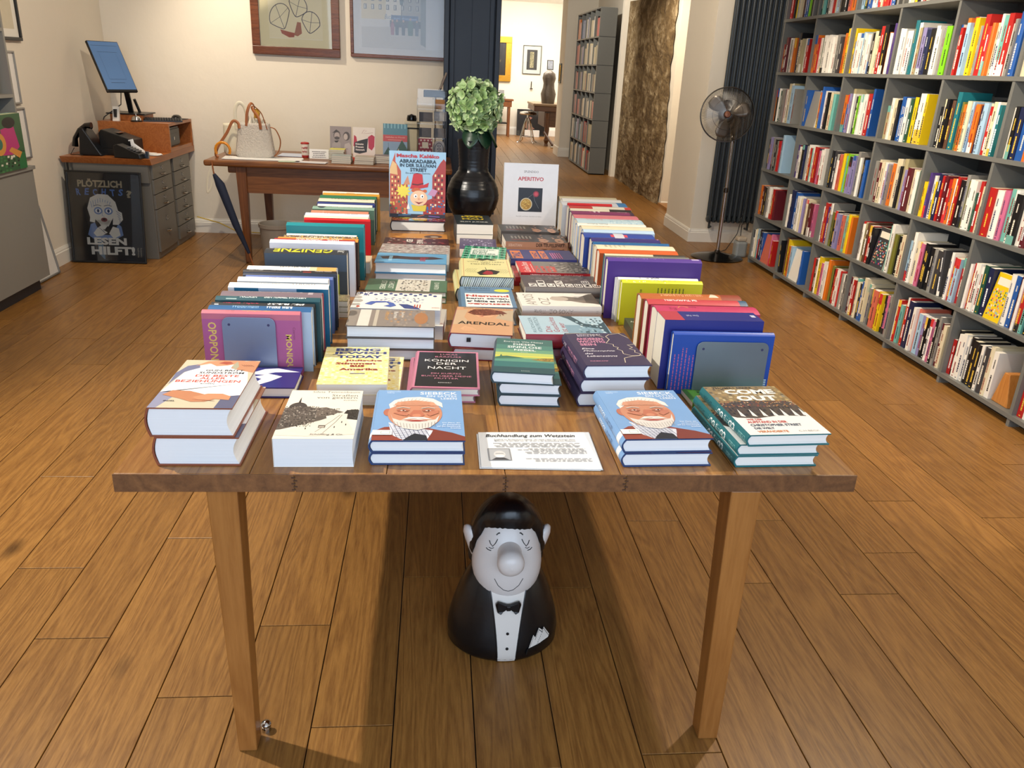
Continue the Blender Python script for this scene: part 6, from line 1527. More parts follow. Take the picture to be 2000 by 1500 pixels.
# books facing outwards on the cabinet
def M_out(y, z, x, lean=8):   # front cover toward +X, head up
    return Matrix.Translation((x, y, z)) @ Matrix.Rotation(math.radians(lean), 4, 'Y') @ Matrix(((0, 0, 1, 0), (1, 0, 0, 0), (0, 1, 0, 0), (0, 0, 0, 1)))
def art_comic(p):
    p.rect(0, 0, 1, 1, '#2f5a38'); p.mosaic(0, .0, 1, .35, 10, 6, ['#12301c', '#d9d4c4', '#1a1a1c', '#3f7a45'], 61, .1); p.poly([(.3, .3), (.35, .75), (.75, .8), (.85, .4), (.6, .28)], '#b02a72')
    p.ell(.25, .5, .2, .2, '#c98a3e'); p.ell(.25, .5, .1, .1, '#2f6a5a'); p.ell(.62, .85, .2, .1, '#101012'); p.poly([(.0, .78), (.2, .95), (.35, .9), (.3, .75)], '#3a5fb0'); p.poly([(.75, .0), (.8, .3), (.98, .3), (1, 0)], '#1f6a3a'); p.poly([(.5, .36), (.8, .2), (.9, .3), (.6, .42)], '#c98a3e')
for k, (T_, c_) in enumerate(((.012, '#2f5a38'), (.01, '#d9d94a'), (.012, '#2f7ab0'), (.008, '#6fae4a'), (.01, '#1f4a8a'))):
    book(['large comic with black, pink and green artwork standing face out on the grey cabinet', 'thin yellow-edged album directly behind the large comic', 'blue-edged album behind the thin yellow-edged one', 'green-edged album behind the blue-edged one', 'dark blue album at the back of the face-out row'][k],
         M_out(5.14, .8245, -2.615 - k * .014, 0), .40, .33, T_, c_, False, PAGE, art_comic if k == 0 else None, None, None, 'albums facing out on the grey cabinet')
book('red hardback above the large comic on the bookcase shelf', M_out(5.3, 1.245, -2.72, 4), .22, .26, .03, '#a01f24', True)
# pictures on the west wall
def art_sketch(p): p.rect(0, 0, 1, 1, '#cfc6ae'); p.line([(.3, .4), (.45, .55), (.6, .42), (.75, .5)], .003, '#6b5f4a'); p.poly([(.4, .1), (.6, .1), (.55, .4)], '#bfb498')
picture('picture', 'black framed sketch on the west wall over the grey bookcase', M_westwall(5.74, 1.575, .002), .50, .62, .022, .025, FRAME_B, art_sketch, .05, glass=False)
def art_cert(p):
    p.rect(0, 0, 1, 1, '#f0efec'); p.lines(.15, .3, .6, .6, 12, '#77777a', 8, .35); p.text('Urkunde', .3, .8, .4, .05, '#3a3a3e')
SIL = mat('silver_frame', '#9a9a98', .35, .6)
picture('certificate', 'upper silver framed certificate on the west wall', M_westwall(5.86, 1.175, .002), .24, .335, .012, .018, SIL, art_cert, .0, glass=False)
picture('certificate', 'lower silver framed certificate half hidden behind the face-out albums', M_westwall(5.88, .815, .002), .24, .335, .012, .018, SIL, art_cert, .0, glass=False)
def art_litho(p): p.rect(0, 0, 1, 1, '#e3e2de'); p.lines(.1, .15, .7, .3, 7, '#9a9a98', 9, .3); p.poly([(.2, .5), (.5, .8), (.8, .6), (.5, .45)], '#cfcdc8')
picture('picture', 'pale silver framed print leaning at the foot of the west wall', M_westwall(5.62, .002, .085, -9), .46, .49, .012, .02, SIL, art_litho, .0, glass=False)

# filing cabinets with wooden desk top
STEELG = mat('filing_grey', '#75726b', .38, .25, var=.02, scale=4); ALU = mat('polished_aluminium', '#c6c4bf', .25, 1.0)
def filing(y0, y1, splits, label):
    r = thing('filing_cabinet', label, 'cabinet', (-2.2, y0, 0)); w = y1 - y0
    boxo('carcass', -.63, 0, .0, -.008, w, .735, STEELG, r, bevel=.003)
    z = .05
    for k, hgt in enumerate(splits):
        d = boxo('drawer', -.01, .022, z + .003, .008, w - .022, z + hgt - .003, STEELG, r, bevel=.0015); cy = w / 2
        big = hgt > .2; zc_ = z + hgt * (.72 if big else .64)
        q = MB(); s_ = .026 if big else .02
        for a, b, c, e in ((-s_, -s_ * .6, s_, -s_ * .45), (-s_, s_ * .45, s_, s_ * .6), (-s_, -s_ * .6, -s_ + .004, s_ * .6), (s_ - .004, -s_ * .6, s_, s_ * .6)): q.box(.008, cy + a, zc_ + b, .012, cy + c, zc_ + e)
        q.build('label_holder', ALU, d); lc = boxo('label_card', .008, cy - s_ + .004, zc_ - s_ * .45, .0095, cy + s_ - .004, zc_ + s_ * .45, mat('label_card', '#8f8b80', .7), d)
        q = MB(); zh = z + hgt * (.42 if big else .24); q.tube([(.008, cy - .04, zh), (.022, cy - .028, zh), (.028, cy, zh - .002), (.022, cy + .028, zh), (.008, cy + .04, zh)], .006, 8); q.build('handle', ALU, d, smooth=True)
        z += hgt
    boxo('lock', -.008, w - .05, .70, .004, w - .03, .72, ALU, r)
    return r
filing(6.60, 7.09, [.34, .115, .115, .115], 'grey steel filing cabinet with four drawers, the lowest one deep, behind the leaning poster')
filing(7.12, 7.62, [.114] * 6, 'grey steel filing cabinet with six equal drawers in the room corner')
WARMW = wood('cherry_veneer', '#8a4a22', '#b5713a', 1, .3, 5, .05, False, .04)
dt = thing('corner_desk', 'cherry veneered desk top lying across the two grey filing cabinets', 'desk', (0, 0, 0))
mb = MB(); mb.prism([(-2.83, 6.53, .785), (-2.83, 6.56, .738), (-2.83, 7.73, .738), (-2.83, 7.73, .785)], (.655, 0, 0)); o = mb.build('board', WARMW, dt)
boxo('modesty_panel', -2.76, 6.575, .60, -2.21, 6.595, .738, STEELG, dt); boxo('support_rod', -2.80, 6.56, .62, -2.79, 6.57, .74, BLACKM, dt)
ris = thing('desk_riser', 'cherry wood riser shelf carrying the monitor on the corner desk', 'shelf', (0, 0, 0))
boxo('top', -2.72, 7.05, .99, -2.17, 7.70, 1.012, WARMW, ris); boxo('side', -2.72, 7.05, .786, -2.17, 7.07, .99, WARMW, ris); boxo('side', -2.72, 7.68, .786, -2.17, 7.70, .99, WARMW, ris); boxo('floor_board', -2.72, 7.07, .786, -2.175, 7.68, .815, WARMW, ris); boxo('back', -2.72, 7.07, .815, -2.70, 7.68, .99, WARMW, ris)
cb = thing('cash_drawer', 'dark grey cash drawer inside the cherry wood riser', 'cash drawer', (-2.22, 7.1, .816))
boxo('body', -.4, .02, 0, 0, .36, .15, mat('dark_grey_metal', '#3f4240', .4, .3), cb); boxo('drawer_front', 0, .025, .01, .008, .355, .135, mat('dark_grey_metal2', '#4b4e4c', .4, .3), cb); boxo('slot', .008, .08, .10, .0095, .3, .106, BLACK, cb); boxo('lock', .008, .18, .05, .014, .20, .075, ALU, cb)
# monitor
mo = thing('monitor', 'tilted black monitor with blue screen on the corner desk', 'monitor', M=Matrix.Translation((-2.585, 7.15, 1.424)) @ Matrix.Rotation(math.radians(56), 4, 'Z') @ Matrix.Rotation(math.radians(-27), 4, 'X'))
boxo('housing', -.137, 0, -.208, .137, .022, .208, BLACK, mo, bevel=.004)
scm, ts, bs_ = nt('blue_screen'); tcc = node(ts, 'ShaderNodeTexCoord'); gr = node(ts, 'ShaderNodeTexNoise'); gr.inputs['Scale'].default_value = 2; ts.links.new(tcc.outputs['Object'], gr.inputs['Vector'])
crr = node(ts, 'ShaderNodeValToRGB'); crr.color_ramp.elements[0].color = lin('#3f5874'); crr.color_ramp.elements[1].color = lin('#52708f'); ts.links.new(gr.outputs[0], crr.inputs[0])
bs_.inputs['Base Color'].default_value = (.02, .02, .03, 1); bs_.inputs['Roughness'].default_value = .2; ts.links.new(crr.outputs[0], bs_.inputs['Emission Color']); bs_.inputs['Emission Strength'].default_value = .75
boxo('screen', -.131, -.001, -.188, .131, .0005, .202, scm, mo)
p = Print(.25, .37)
for x, y, w_, h_ in ((.03, .94, .9, .006), (.15, .80, .7, .006), (.2, .2, .6, .006), (.2, .2, .004, .6), (.8, .2, .004, .6), (.2, .12, .5, .008)): p.rect(x, y, w_, h_, '#2a3d55')
p.build('screen_lines', mo, Matrix.Translation((-.125, -.0016, -.18)) @ Matrix.Rotation(PI / 2, 4, 'X'))
ms = thing('monitor_stand', 'black monitor stand arm on a wooden block on the riser', 'stand', (-2.56, 7.36, 1.013))
boxo('wood_block', -.12, -.14, 0, .14, .12, .045, WARMW, ms); boxo('foot', -.15, -.15, .045, .16, .13, .055, BLACK, ms, bevel=.004)
mb = MB(); mb.prism([(-.02, .0, .055), (.02, .0, .055), (.03, -.1, .28), (-.01, -.1, .28)], (0, .02, 0)); mb.build('arm', BLACK, ms)
mb = MB(); mb.tube([(.06, .04, .055), (.04, .0, .16)], .012, 8); mb.build('rear_brace', BLACK, ms)
mb = MB(); mb.tube([(.0, -.14, .30), (-.03, -.12, .12), (-.16, -.16, .02), (-.18, -.2, -.06)], .004, 6); mb.build('cable', BLACK, ms, smooth=True)
# keyboard, mouse, bell, label printer
kb = thing('keyboard', 'black keyboard on the cherry wood riser', 'keyboard', M=Matrix.Translation((-2.40, 7.16, 1.013)) @ Matrix.Rotation(math.radians(18), 4, 'Z'))
mb = MB(); mb.prism([(0, 0, 0), (0, .15, 0), (0, .15, .022), (0, 0, .01)], (.30, 0, 0)); mb.build('body', BLACK, kb)
mb = MB()
for i in range(14):
    for j in range(5): mb.box(.012 + i * .02, .012 + j * .027, .012 + j * .0022, .028 + i * .02, .034 + j * .027, .016 + j * .0024)
kk = mb.build('keys', BLACKM, kb); kk['kind'] = 'stuff'
mp_ = boxo('mouse_pad', -2.33, 7.42, 1.0135, -2.18, 7.66, 1.016, BLACKM); tag(mp_, 'black mouse pad at the corner end of the riser', 'mouse pad')
mb = MB(); mb.lathe([(0, .036), (.02, .034), (.034, .024), (.04, .008), (.038, 0)], 18, sy=1.5); o = mb.build('mouse', mat('gloss_black', '#0a0a0c', .12), smooth=True); o.location = (-2.25, 7.55, 1.0165); tag(o, 'glossy black computer mouse on its pad', 'mouse')
be = thing('reception_bell', 'chrome reception bell in front of the wooden monitor block', 'bell', (-2.44, 7.12, 1.013)); mb = MB(); mb.lathe([(.045, 0), (.046, .008), (.04, .01)], 20); mb.build('base', BLACK, be, smooth=35); mb = MB(); mb.lathe([(.038, .012), (.036, .026), (.024, .04), (.0, .046)], 20); mb.build('dome', CHROME, be, smooth=True); mb = MB(); mb.tube([(0, 0, .045), (0, 0, .06)], .004, 8); mb.build('button', CHROME, be)
cr_ = thing('card_stand', 'small white card stand beside the reception bell', 'stand', (-2.62, 7.10, 1.013)); mb = MB(); mb.prism([(0, 0, 0), (0, .03, 0), (0, .045, .11), (0, .035, .11)], (.05, 0, 0)); mb.build('card', mat('white_plastic', '#d9d6d0', .4), cr_); boxo('dark_strip', .015, .0005, .03, .035, .035, .09, BLACKM, cr_)
# telephone / receipt printer / card reader
ph = thing('telephone', 'black desk telephone with raised handset on the corner desk', 'telephone', (-2.72, 6.62, .786))
mb = MB(); mb.prism([(0, 0, 0), (.17, 0, 0), (.15, 0, .03), (.05, 0, .20), (.02, 0, .2)], (0, .16, 0)); mb.build('body', BLACK, ph, bevel=.008)
mb = MB(); mb.tube([(-.05, .07, .06), (-.04, .07, .12), (.0, .07, .18), (.05, .07, .215), (.09, .07, .215)], [.024, .018, .018, .02, .026], 10, flat=1.2); mb.build('handset', mat('gloss_black', '#0a0a0c', .12), ph, smooth=True)
mb = MB(); mb.tube([(-.05, .05, .05), (-.08, .04, -.0), (-.02, .02, .005), (.04, -.03, .006)], .003, 6); mb.build('cord', BLACK, ph, smooth=True)
pr = thing('receipt_printer', 'black receipt printer between telephone and card reader', 'printer', M=Matrix.Translation((-2.60, 6.72, .786)) @ Matrix.Rotation(math.radians(-6), 4, 'Z'))
mb = MB(); mb.prism([(0, 0, 0), (.25, 0, 0), (.25, 0, .12), (.02, 0, .19), (0, 0, .16)], (0, .20, 0)); mb.build('body', BLACK, pr, bevel=.008); boxo('paper_slot', .1, .05, .163, .14, .15, .168, ALU, pr, M=None)
boxo('base', -.01, -.02, 0, .27, .0, .05, BLACK, pr, bevel=.004)
cd = thing('card_reader', 'black card payment terminal at the front of the corner desk', 'card reader', M=Matrix.Translation((-2.44, 6.55, .786)) @ Matrix.Rotation(math.radians(-10), 4, 'Z'))
mb = MB(); mb.prism([(0, 0, 0), (.21, 0, 0), (.2, 0, .035), (.03, 0, .10), (0, 0, .09)], (0, .10, 0)); mb.build('body', BLACK, cd, bevel=.006)
mb = MB()
for i in range(4):
    for j in range(3): x = .10 + i * .022; mb.box(x, .02 + j * .024, .072 - i * .0075, x + .014, .036 + j * .024, .082 - i * .0075)
mb.build('keys', mat('grey_key', '#6f6f70', .5), cd)['kind'] = 'stuff'
rl = thing('paper_roll', 'white receipt curling over the card terminal', 'receipt', (-2.36, 6.70, .79)); mb = MB(); mb.tube([(0, 0, .12), (.01, 0, .08), (.05, 0, .05), (.09, 0, .02)], .022, 8, flat=.25); mb.build('paper', mat('white_paper', '#eeeeec', .8), rl, smooth=True)
ach = thing('card_holder', 'clear acrylic card holder at the desk edge', 'holder', (-2.23, 6.58, .786)); boxo('panel', 0, 0, 0, .05, .003, .07, GL, ach); boxo('clip', 0.01, .003, 0, .03, .03, .05, mat('blue_grey_plastic', '#5f6f80', .3), ach)
pp = thing('paper_slips', 'loose white paper slips on the corner desk', 'papers', (-2.33, 6.75, .7862))
for k, (x, y, r_) in enumerate(((0, 0, 10), (.03, .02, -12), (.06, .0, 25), (-.02, .05, -4))):
    boxo('slip', 0, 0, k * .004, .12, .08, k * .004 + .002, mat('white_paper', '#eeeeec', .8), pp, M=Matrix.Translation((x, y, 0)) @ Matrix.Rotation(math.radians(r_), 4, 'Z'))
# poster
def art_poster(p):
    p.rect(0, 0, 1, 1, '#151516'); gd = '#a89a7c'; bl = '#4f74b5'; wv = '#d9d4c6'
    p.text('PLÖTZLICH', .13, .84, .62, .095, gd, bold=.04)
    for k, ch in enumerate('RECHTS'): p.text(ch, .09 + k * .118 + .01, .745 + (.006 * (k % 2)), .07, .075, bl, bold=.03, shear=.15 * (1 if k % 2 else -1))
    p.text('?', .80, .73, .08, .085, gd, bold=.04)
    lb = '#6f86b0'
    p.poly([(.22, .30), (.27, .42), (.33, .44), (.4, .3), (.56, .3), (.66, .43), (.70, .4), (.72, .3), (.6, .25), (.3, .25)], lb)
    p.poly([(.27, .5), (.24, .6), (.29, .72), (.4, .765), (.54, .76), (.64, .68), (.67, .58), (.72, .56), (.73, .48), (.66, .42), (.58, .42), (.6, .55), (.36, .55), (.33, .44), (.26, .45)], wv)
    for k in range(9): p.line([(.29 + k * .035, .72 - .02 * abs(4 - k) / 2), (.31 + k * .028, .61)], .0035, lb)
    for k in range(5): p.line([(.64 + .01 * k, .58 - k * .03), (.70, .54 - k * .028)], .003, '#2f4a7a')
    p.ell(.46, .55, .145, .125, wv, 26); p.poly([(.36, .47), (.46, .36), (.57, .47), (.52, .40), (.42, .40)], wv)
    for ex in (.39, .535):
        p.ell(ex, .575, .06, .042, lb); p.ell(ex, .575, .04, .026, '#e9e6dc'); p.ell(ex, .575, .018, .02, '#2f4a7a'); p.ell(ex, .575, .008, .009, '#101010')
        p.line([(ex - .06, .63), (ex, .642), (ex + .05, .63)], .004, '#24262e')
    p.line([(.45, .58), (.44, .52), (.47, .515)], .003, lb); p.ell(.465, .475, .045, .024, '#7a2f34'); p.ell(.465, .478, .025, .012, '#1a1010')
    p.poly([(.3, .32), (.36, .38), (.44, .42), (.5, .41), (.44, .36), (.5, .33), (.42, .29), (.34, .28)], wv)
    for k in range(4): p.line([(.37 + k * .022, .39 - k * .012), (.43 + k * .015, .35 - k * .014)], .0025, '#5a5f74')
    p.poly([(.52, .32), (.58, .4), (.66, .38), (.68, .3), (.58, .26)], wv)
    p.poly([(.36, .26), (.34, .1), (.42, .02), (.44, .02), (.42, .26)], '#5f7a8e')
    p.text('LESEN', .20, .185, .56, .085, wv, bold=.05); p.text('HILFT!', .25, .07, .62, .10, wv, bold=.05)
    for k, t in enumerate(('Büchergilde', 'Gutenberg')): p.text(t, .90 + k * .04, .05, .03, .11, gd, rot=90)
picture('poster', 'black framed poster with a pale blue portrait leaning against the filing cabinet', M_north(-2.80, 6.435, .002, 7.5), .552, .69, .014, .02, FRAME_B, art_poster, 0, '#151516', cat='poster')

# console table by the end wall
CON = wood('walnut_console', '#5a3218', '#8f5a2e', 0, .3, 4, .06, False, .06); CONZ = wood('walnut_console_leg', '#5a3218', '#8a552b', 2, .3, 4, .06, False, .06)
ct = thing('console_table', 'old walnut side table by the cream end wall carrying bag and books', 'table', (0, 0, 0))
mb = MB(); mb.box(-1.78, 6.52, .755, .12, 7.42, .80); mb.build('top', CON, ct, bevel=.014)
boxo('apron', -1.50, 6.60, .55, -.1, 6.63, .752, CON, ct); boxo('side_apron', -1.53, 6.66, .57, -1.50, 7.3, .752, CON, ct); boxo('rear_apron', -1.5, 7.28, .57, -.1, 7.31, .752, CON, ct)
for x, y in ((-1.555, 6.57), (-1.50, 7.24), (-.12, 6.57), (-.12, 7.24)):
    mb = MB(); mb.add([(x + .03, y, 0), (x + .075, y, 0), (x + .075, y + .045, 0), (x + .03, y + .045, 0), (x, y, .752), (x + .08, y, .752), (x + .08, y + .08, .752), (x, y + .08, .752)], [(0, 3, 2, 1), (4, 5, 6, 7), (0, 1, 5, 4), (1, 2, 6, 5), (2, 3, 7, 6), (3, 0, 4, 7)]); mb.build('leg', CONZ, ct, bevel=.004)
mb = MB(); mb.box(-1.62, 6.60, .70, -1.52, 6.7, .752); mb.build('corner_block', CON, ct, bevel=.008)
# bag
def rbag(label, cx, cy, z0, w0, w1, d0, d1, h, m, name='handbag'):
    r = thing(name, label, 'bag', (cx, cy, z0)); vs = []; fs = []; n = 32; L = 14
    for i in range(L + 1):
        t = i / L; w_ = w0 + (w1 - w0) * t; d_ = d0 + (d1 - d0) * t
        rnd = min(1, (t * h / .035)) if t * h < .035 else 1; rnd = math.sqrt(max(.0, 1 - (1 - rnd) ** 2)); f = .86 + .14 * rnd
        for k in range(n):
            a = 2 * PI * k / n; c_, s_ = math.cos(a), math.sin(a); e = .62
            vs.append((math.copysign(abs(c_) ** e, c_) * w_ / 2 * f, math.copysign(abs(s_) ** e, s_) * d_ / 2 * f, t * h))
    for i in range(L):
        for k in range(n): fs.append((i * n + k, i * n + (k + 1) % n, (i + 1) * n + (k + 1) % n, (i + 1) * n + k))
    fs.append(tuple(range(n))[::-1])
    mb = MB(); mb.add(vs, fs); o = mb.build('body', m, r, smooth=True); s = o.modifiers.new('t', 'SOLIDIFY'); s.thickness = .006
    return r
TAN = mat('tan_leather', '#9a5a2c', .45, var=.1); CREAM = mat('cream_leather', '#e2dbc4', .5); WOOL = mat('white_boucle', '#cfc8bd', .95, var=.12, scale=60, bump=1.0, bscale=90)
bg = rbag('white boucle handbag with tan leather handles on the console table', -1.44, 6.80, .803, .31, .24, .17, .12, .265, WOOL)
def strap(r, pts, m, wd=.011, name='handle'):
    mb = MB(); P = [Vector(p) for p in pts]
    # smooth the polyline
    Q = []
    for i in range(len(P) - 1):
        p0, p1, p2, p3 = P[max(i - 1, 0)], P[i], P[i + 1], P[min(i + 2, len(P) - 1)]
        for k in range(5):
            t = k / 5; Q.append(.5 * ((2 * p1) + (-p0 + p2) * t + (2 * p0 - 5 * p1 + 4 * p2 - p3) * t * t + (-p0 + 3 * p1 - 3 * p2 + p3) * t ** 3))
    Q.append(P[-1]); mb.tube(Q, wd, 8, flat=.35); return mb.build(name, m, r, smooth=True)
strap(bg, [(.065, -.07, .22), (.055, -.07, .30), (.01, -.04, .36), (.0, -.02, .385), (.02, .0, .38), (.07, -.02, .33), (.11, -.05, .22)], TAN)
strap(bg, [(-.045, -.06, .24), (-.035, -.05, .34), (.0 - .01, -.03, .405), (.01, .0, .39), (.005, .02, .32)], TAN)
strap(bg, [(-.10, -.06, .22), (-.11, -.05, .26), (-.15, -.05, .27), (-.2, -.06, .18), (-.27, -.07, .08), (-.29, -.08, .02), (-.27, -.09, -.0)], TAN)
strap(bg, [(.13, -.03, .235), (.17, -.03, .22), (.205, -.04, .14), (.19, -.05, .06), (.155, -.05, .02)], TAN)
b2 = rbag('cream leather tote with long handles behind the boucle handbag', -1.60, 6.95, .803, .24, .22, .12, .10, .24, CREAM, 'tote_bag')
strap(b2, [(.0, -.05, .2), (.0, -.05, .34), (.03, -.05, .40), (.07, -.05, .38), (.09, -.05, .3), (.09, -.05, .2)], CREAM, .014)
sf = thing('silk_scarf', 'white and yellow scarf gathered in the opening of the boucle handbag', 'scarf', (-1.42, 6.80, 1.05)); mb = MB()
rs = random.Random(8)
for k in range(7): mb.tube([(-.06 + k * .018, rs.uniform(-.03, .03), -.03), (-.05 + k * .018, rs.uniform(-.03, .03), .03 + rs.random() * .04), (-.04 + k * .02, rs.uniform(-.03, .03), -.02)], .012, 6)
mb.build('fabric', mat('scarf_white', '#e9e2cf', .8), sf, smooth=True)
mb = MB(); mb.tube([(.0, .02, .05), (.005, .02, .09), (.0, .02, .12)], [.02, .025, .01], 8); mb.build('yellow_fold', mat('scarf_yellow', '#e0a83a', .7), sf, smooth=True)
# umbrella with ring handle hanging from the table end
um = thing('umbrella', 'navy stick umbrella with amber ring handle leaning on the console table end', 'umbrella', (0, 0, 0))
mb = MB(); mb.tube([(-1.66 + .055 * math.cos(t), 6.66, .862 + .058 * math.sin(t)) for t in [k * PI / 9 - .5 for k in range(13)]], .0105, 10); mb.build('handle', mat('amber_resin', '#d98a1c', .2), um, smooth=True)
mb = MB(); mb.tube([(-1.70, 6.50, .70), (-1.66, 6.50, .62), (-1.56, 6.48, .32), (-1.47, 6.46, .1)], [.012, .035, .028, .012], 12); mb.build('canopy', mat('navy_fabric', '#18233a', .8), um, smooth=True)
mb = MB(); mb.tube([(-1.71, 6.50, .80), (-1.70, 6.50, .70)], .006, 8); mb.tube([(-1.47, 6.46, .1), (-1.44, 6.45, .002)], .006, 8); mb.build('shaft', TAN, um, smooth=True)
strap(um, [(-1.71, 6.5, .76), (-1.75, 6.5, .66), (-1.76, 6.5, .56), (-1.73, 6.5, .6), (-1.70, 6.5, .73)], CREAM, .008, 'wrist_strap')
# papers and small things
def paper(label, x, y, w, h, rot, c='#e6e6e4', n=3, z=.802):
    r = thing('papers', label, 'papers', M=Matrix.Translation((x, y, z)) @ Matrix.Rotation(math.radians(rot), 4, 'Z'))
    for k in range(n): boxo('sheet', 0, 0, k * .0016, w, h, k * .0016 + .0011, mat('paper' + c, c, .8, var=.02), r, M=Matrix.Rotation(math.radians(k * 1.5), 4, 'Z'))
    return r
paper('white sheets lying under the handbag', -1.66, 6.60, .60, .20, 2); paper('blue-grey sheets behind the handbag', -1.30, 6.95, .30, .22, -3, '#c3cbdc')
paper('pale green leaflet at the front edge of the console table', -1.22, 6.54, .16, .07, 5, '#bccab4'); paper('white folded leaflets beside the red tin', -1.10, 6.55, .24, .10, -6, '#d6d4d6')
tin = thing('paper_cup', 'red and white paper cup with lettering on the console table', 'cup', (-1.075, 6.95, .802))
mb = MB(); mb.lathe([(.028, 0), (.029, .018)], 24); mb.build('red_base', mat('cup_red', '#a8231e', .5), tin, smooth=35)
mb = MB(); mb.lathe([(.029, .018), (.033, .105)], 24); mb.build('cup_body', mat('cup_white', '#e9e0d2', .5), tin, smooth=35)
mb = MB(); mb.lathe([(.034, .105), (.035, .112), (.03, .118), (0, .122)], 24); mb.build('lid', mat('cup_red', '#a8231e', .5), tin, smooth=35)
p = Print(.05, .06); p.text('refill', .0, .55, 1, .3, '#a8231e', bold=.03); p.text('barlino', .1, .1, .8, .25, '#a8231e', bold=.03)
bend = []
for x, y, z in p.v: a = (x - .025) / .0315; bend.append((.0327 * math.sin(a), -.0327 * math.cos(a) - z, y + .035))
p.v = bend; p.build('lettering', tin)
sg = thing('note_card', 'white handwritten note card standing by the cup', 'sign', M=M_north(-1.03, 6.86, .8035, 12)); boxo('card', 0, 0, 0, .155, .075, .001, mat('white_paper', '#eeeeec', .8), sg)
p = Print(.155, .075); p.lines(.1, .12, .8, .76, 4, '#5a5a60', 5, .4, 'c'); p.build('writing', sg, Matrix.Translation((0, 0, .0012)))
def up_book(label, x0, y, w, h, c, art, z=.8035, T=.018, lean=10):
    return book(label, M_north(x0, y, z, lean), w, h, T, c, False, PAGE, art, None, None, 'display books on the console table')
def art_g(p):
    p.rect(0, 0, 1, 1, '#8f8586'); p.ell(.33, .72, .17, .13, '#5f5656'); p.ell(.33, .70, .13, .11, '#a89a98'); p.ell(.33, .63, .12, .05, '#4a4242'); p.poly([(.1, .78), (.3, .9), (.5, .8), (.4, .82), (.2, .8)], '#3f3838')
    p.ell(.78, .70, .16, .14, '#4a4242'); p.ell(.74, .68, .10, .10, '#b5a7a4'); p.poly([(.05, .1), (.1, .45), (.3, .56), (.5, .48), (.5, .1)], '#9f9494'); p.poly([(.6, .1), (.7, .45), (.9, .5), (1, .4), (1, .1)], '#b0a5a3'); p.poly([(.2, .54), (.42, .56), (.35, .49), (.25, .49)], '#2f2a2a'); p.text('Max und Mileva', .16, .28, .68, .06, '#6a5f5f')
up_book('grey display book with old double portrait photograph', -.875, 6.97, .17, .25, '#8f8586', art_g)
def art_k(p):
    p.rect(0, 0, 1, 1, '#ddd5cd'); p.poly([(.02, .4), (.05, .75), (.15, .7), (.2, .5), (.1, .38)], '#b02340'); p.poly([(.7, .35), (.68, .7), (.85, .78), (.98, .72), (.96, .4), (.85, .28)], '#b02345'); p.poly([(.05, .2), (.08, .52), (.3, .58), (.68, .66), (.62, .22), (.3, .16)], '#1f1b1d')
    for k, t in enumerate(('Künste', 'Frauen', 'Netzwerk')): p.text(t, .12, .44 - k * .09, .36 + .05 * (k == 2), .06, '#e9e2dc', bold=.03)
    p.line([(.4, .8), (.5, .92), (.62, .9), (.45, .8), (.7, .82), (.9, .84)], .002, '#8e2f45'); p.ell(.8, .05, .14, .06, '#3a3436')
up_book('white display book with magenta and black shapes', -.690, 6.97, .18, .25, '#ddd5cd', art_k)
def art_t(p):
    p.rect(0, 0, 1, 1, '#7f98b4'); p.rect(0, .64, 1, .36, '#4f8296')
    for k in range(7): p.rect(.04 + k * .14, .86, .05, .14, '#7fb0bf')
    p.rect(0, .46, 1, .2, '#b5484c'); p.text('Städtebau im Wandel', .1, .57, .8, .045, '#e0b0a8'); p.rect(.2, .5, .6, .02, '#cf8a84')
    p.poly([(.0, .02), (.22, .30), (.38, .02)], '#2c4a40'); p.line([(.22, .28), (.22, .42)], .002, '#2c3a36'); p.poly([(.45, .02), (.78, .52), (1, .24), (1, .02)], '#2f5246'); p.poly([(.5, .0), (.64, .26), (.74, .0)], '#c9b8a8')
    for k in range(6): p.line([(.70 - k * .03, .38 - k * .05), (.95, .34 - k * .05)], .0018, '#1f3a30')
up_book('display book with green church spires and red band', -.445, 6.97, .198, .26, '#4f8296', art_t, .832)
sb = random.Random(12)
for j, (x, y, n, c, w_, lab, zz) in enumerate(((-.865, 6.80, 6, '#a7b59a', .12, 'small green brochures before the grey display book', .802), (-.82, 6.60, 4, '#9aa6a6', .15, 'small blue-grey booklets at the front of the console table', .802), (-.645, 6.60, 4, '#a8a294', .15, 'small taupe booklets at the front of the console table', .802),
                                          (-.50, 6.72, 4, '#7a6f72', .2, 'small dark booklets below the church spire book', .802), (-.455, 6.93, 2, '#5a8fa0', .24, 'thin teal books under the church spire book', .802))):
    for k in range(n):
        book(f'{lab}, {ORD[k]} from below', M_flat(x + sb.uniform(-.004, .004), y + sb.uniform(-.004, .004), zz + k * .0142, sb.uniform(-2, 2)), w_, .14, .0136, c if k < n - 1 or j else '#d9d35a', False, '#ded8ca', None, None, None, 'small booklets stacked on the console table')
rt = thing('booklet_tray', 'orange red tray holding the white display book', 'tray', (-.70, 6.80, .802)); boxo('floor', 0, 0, 0, .16, .12, .006, mat('orange_red_tray', '#d9401f', .4), rt); boxo('lip', 0, 0, .006, .16, .008, .03, mat('orange_red_tray', '#d9401f', .4), rt)
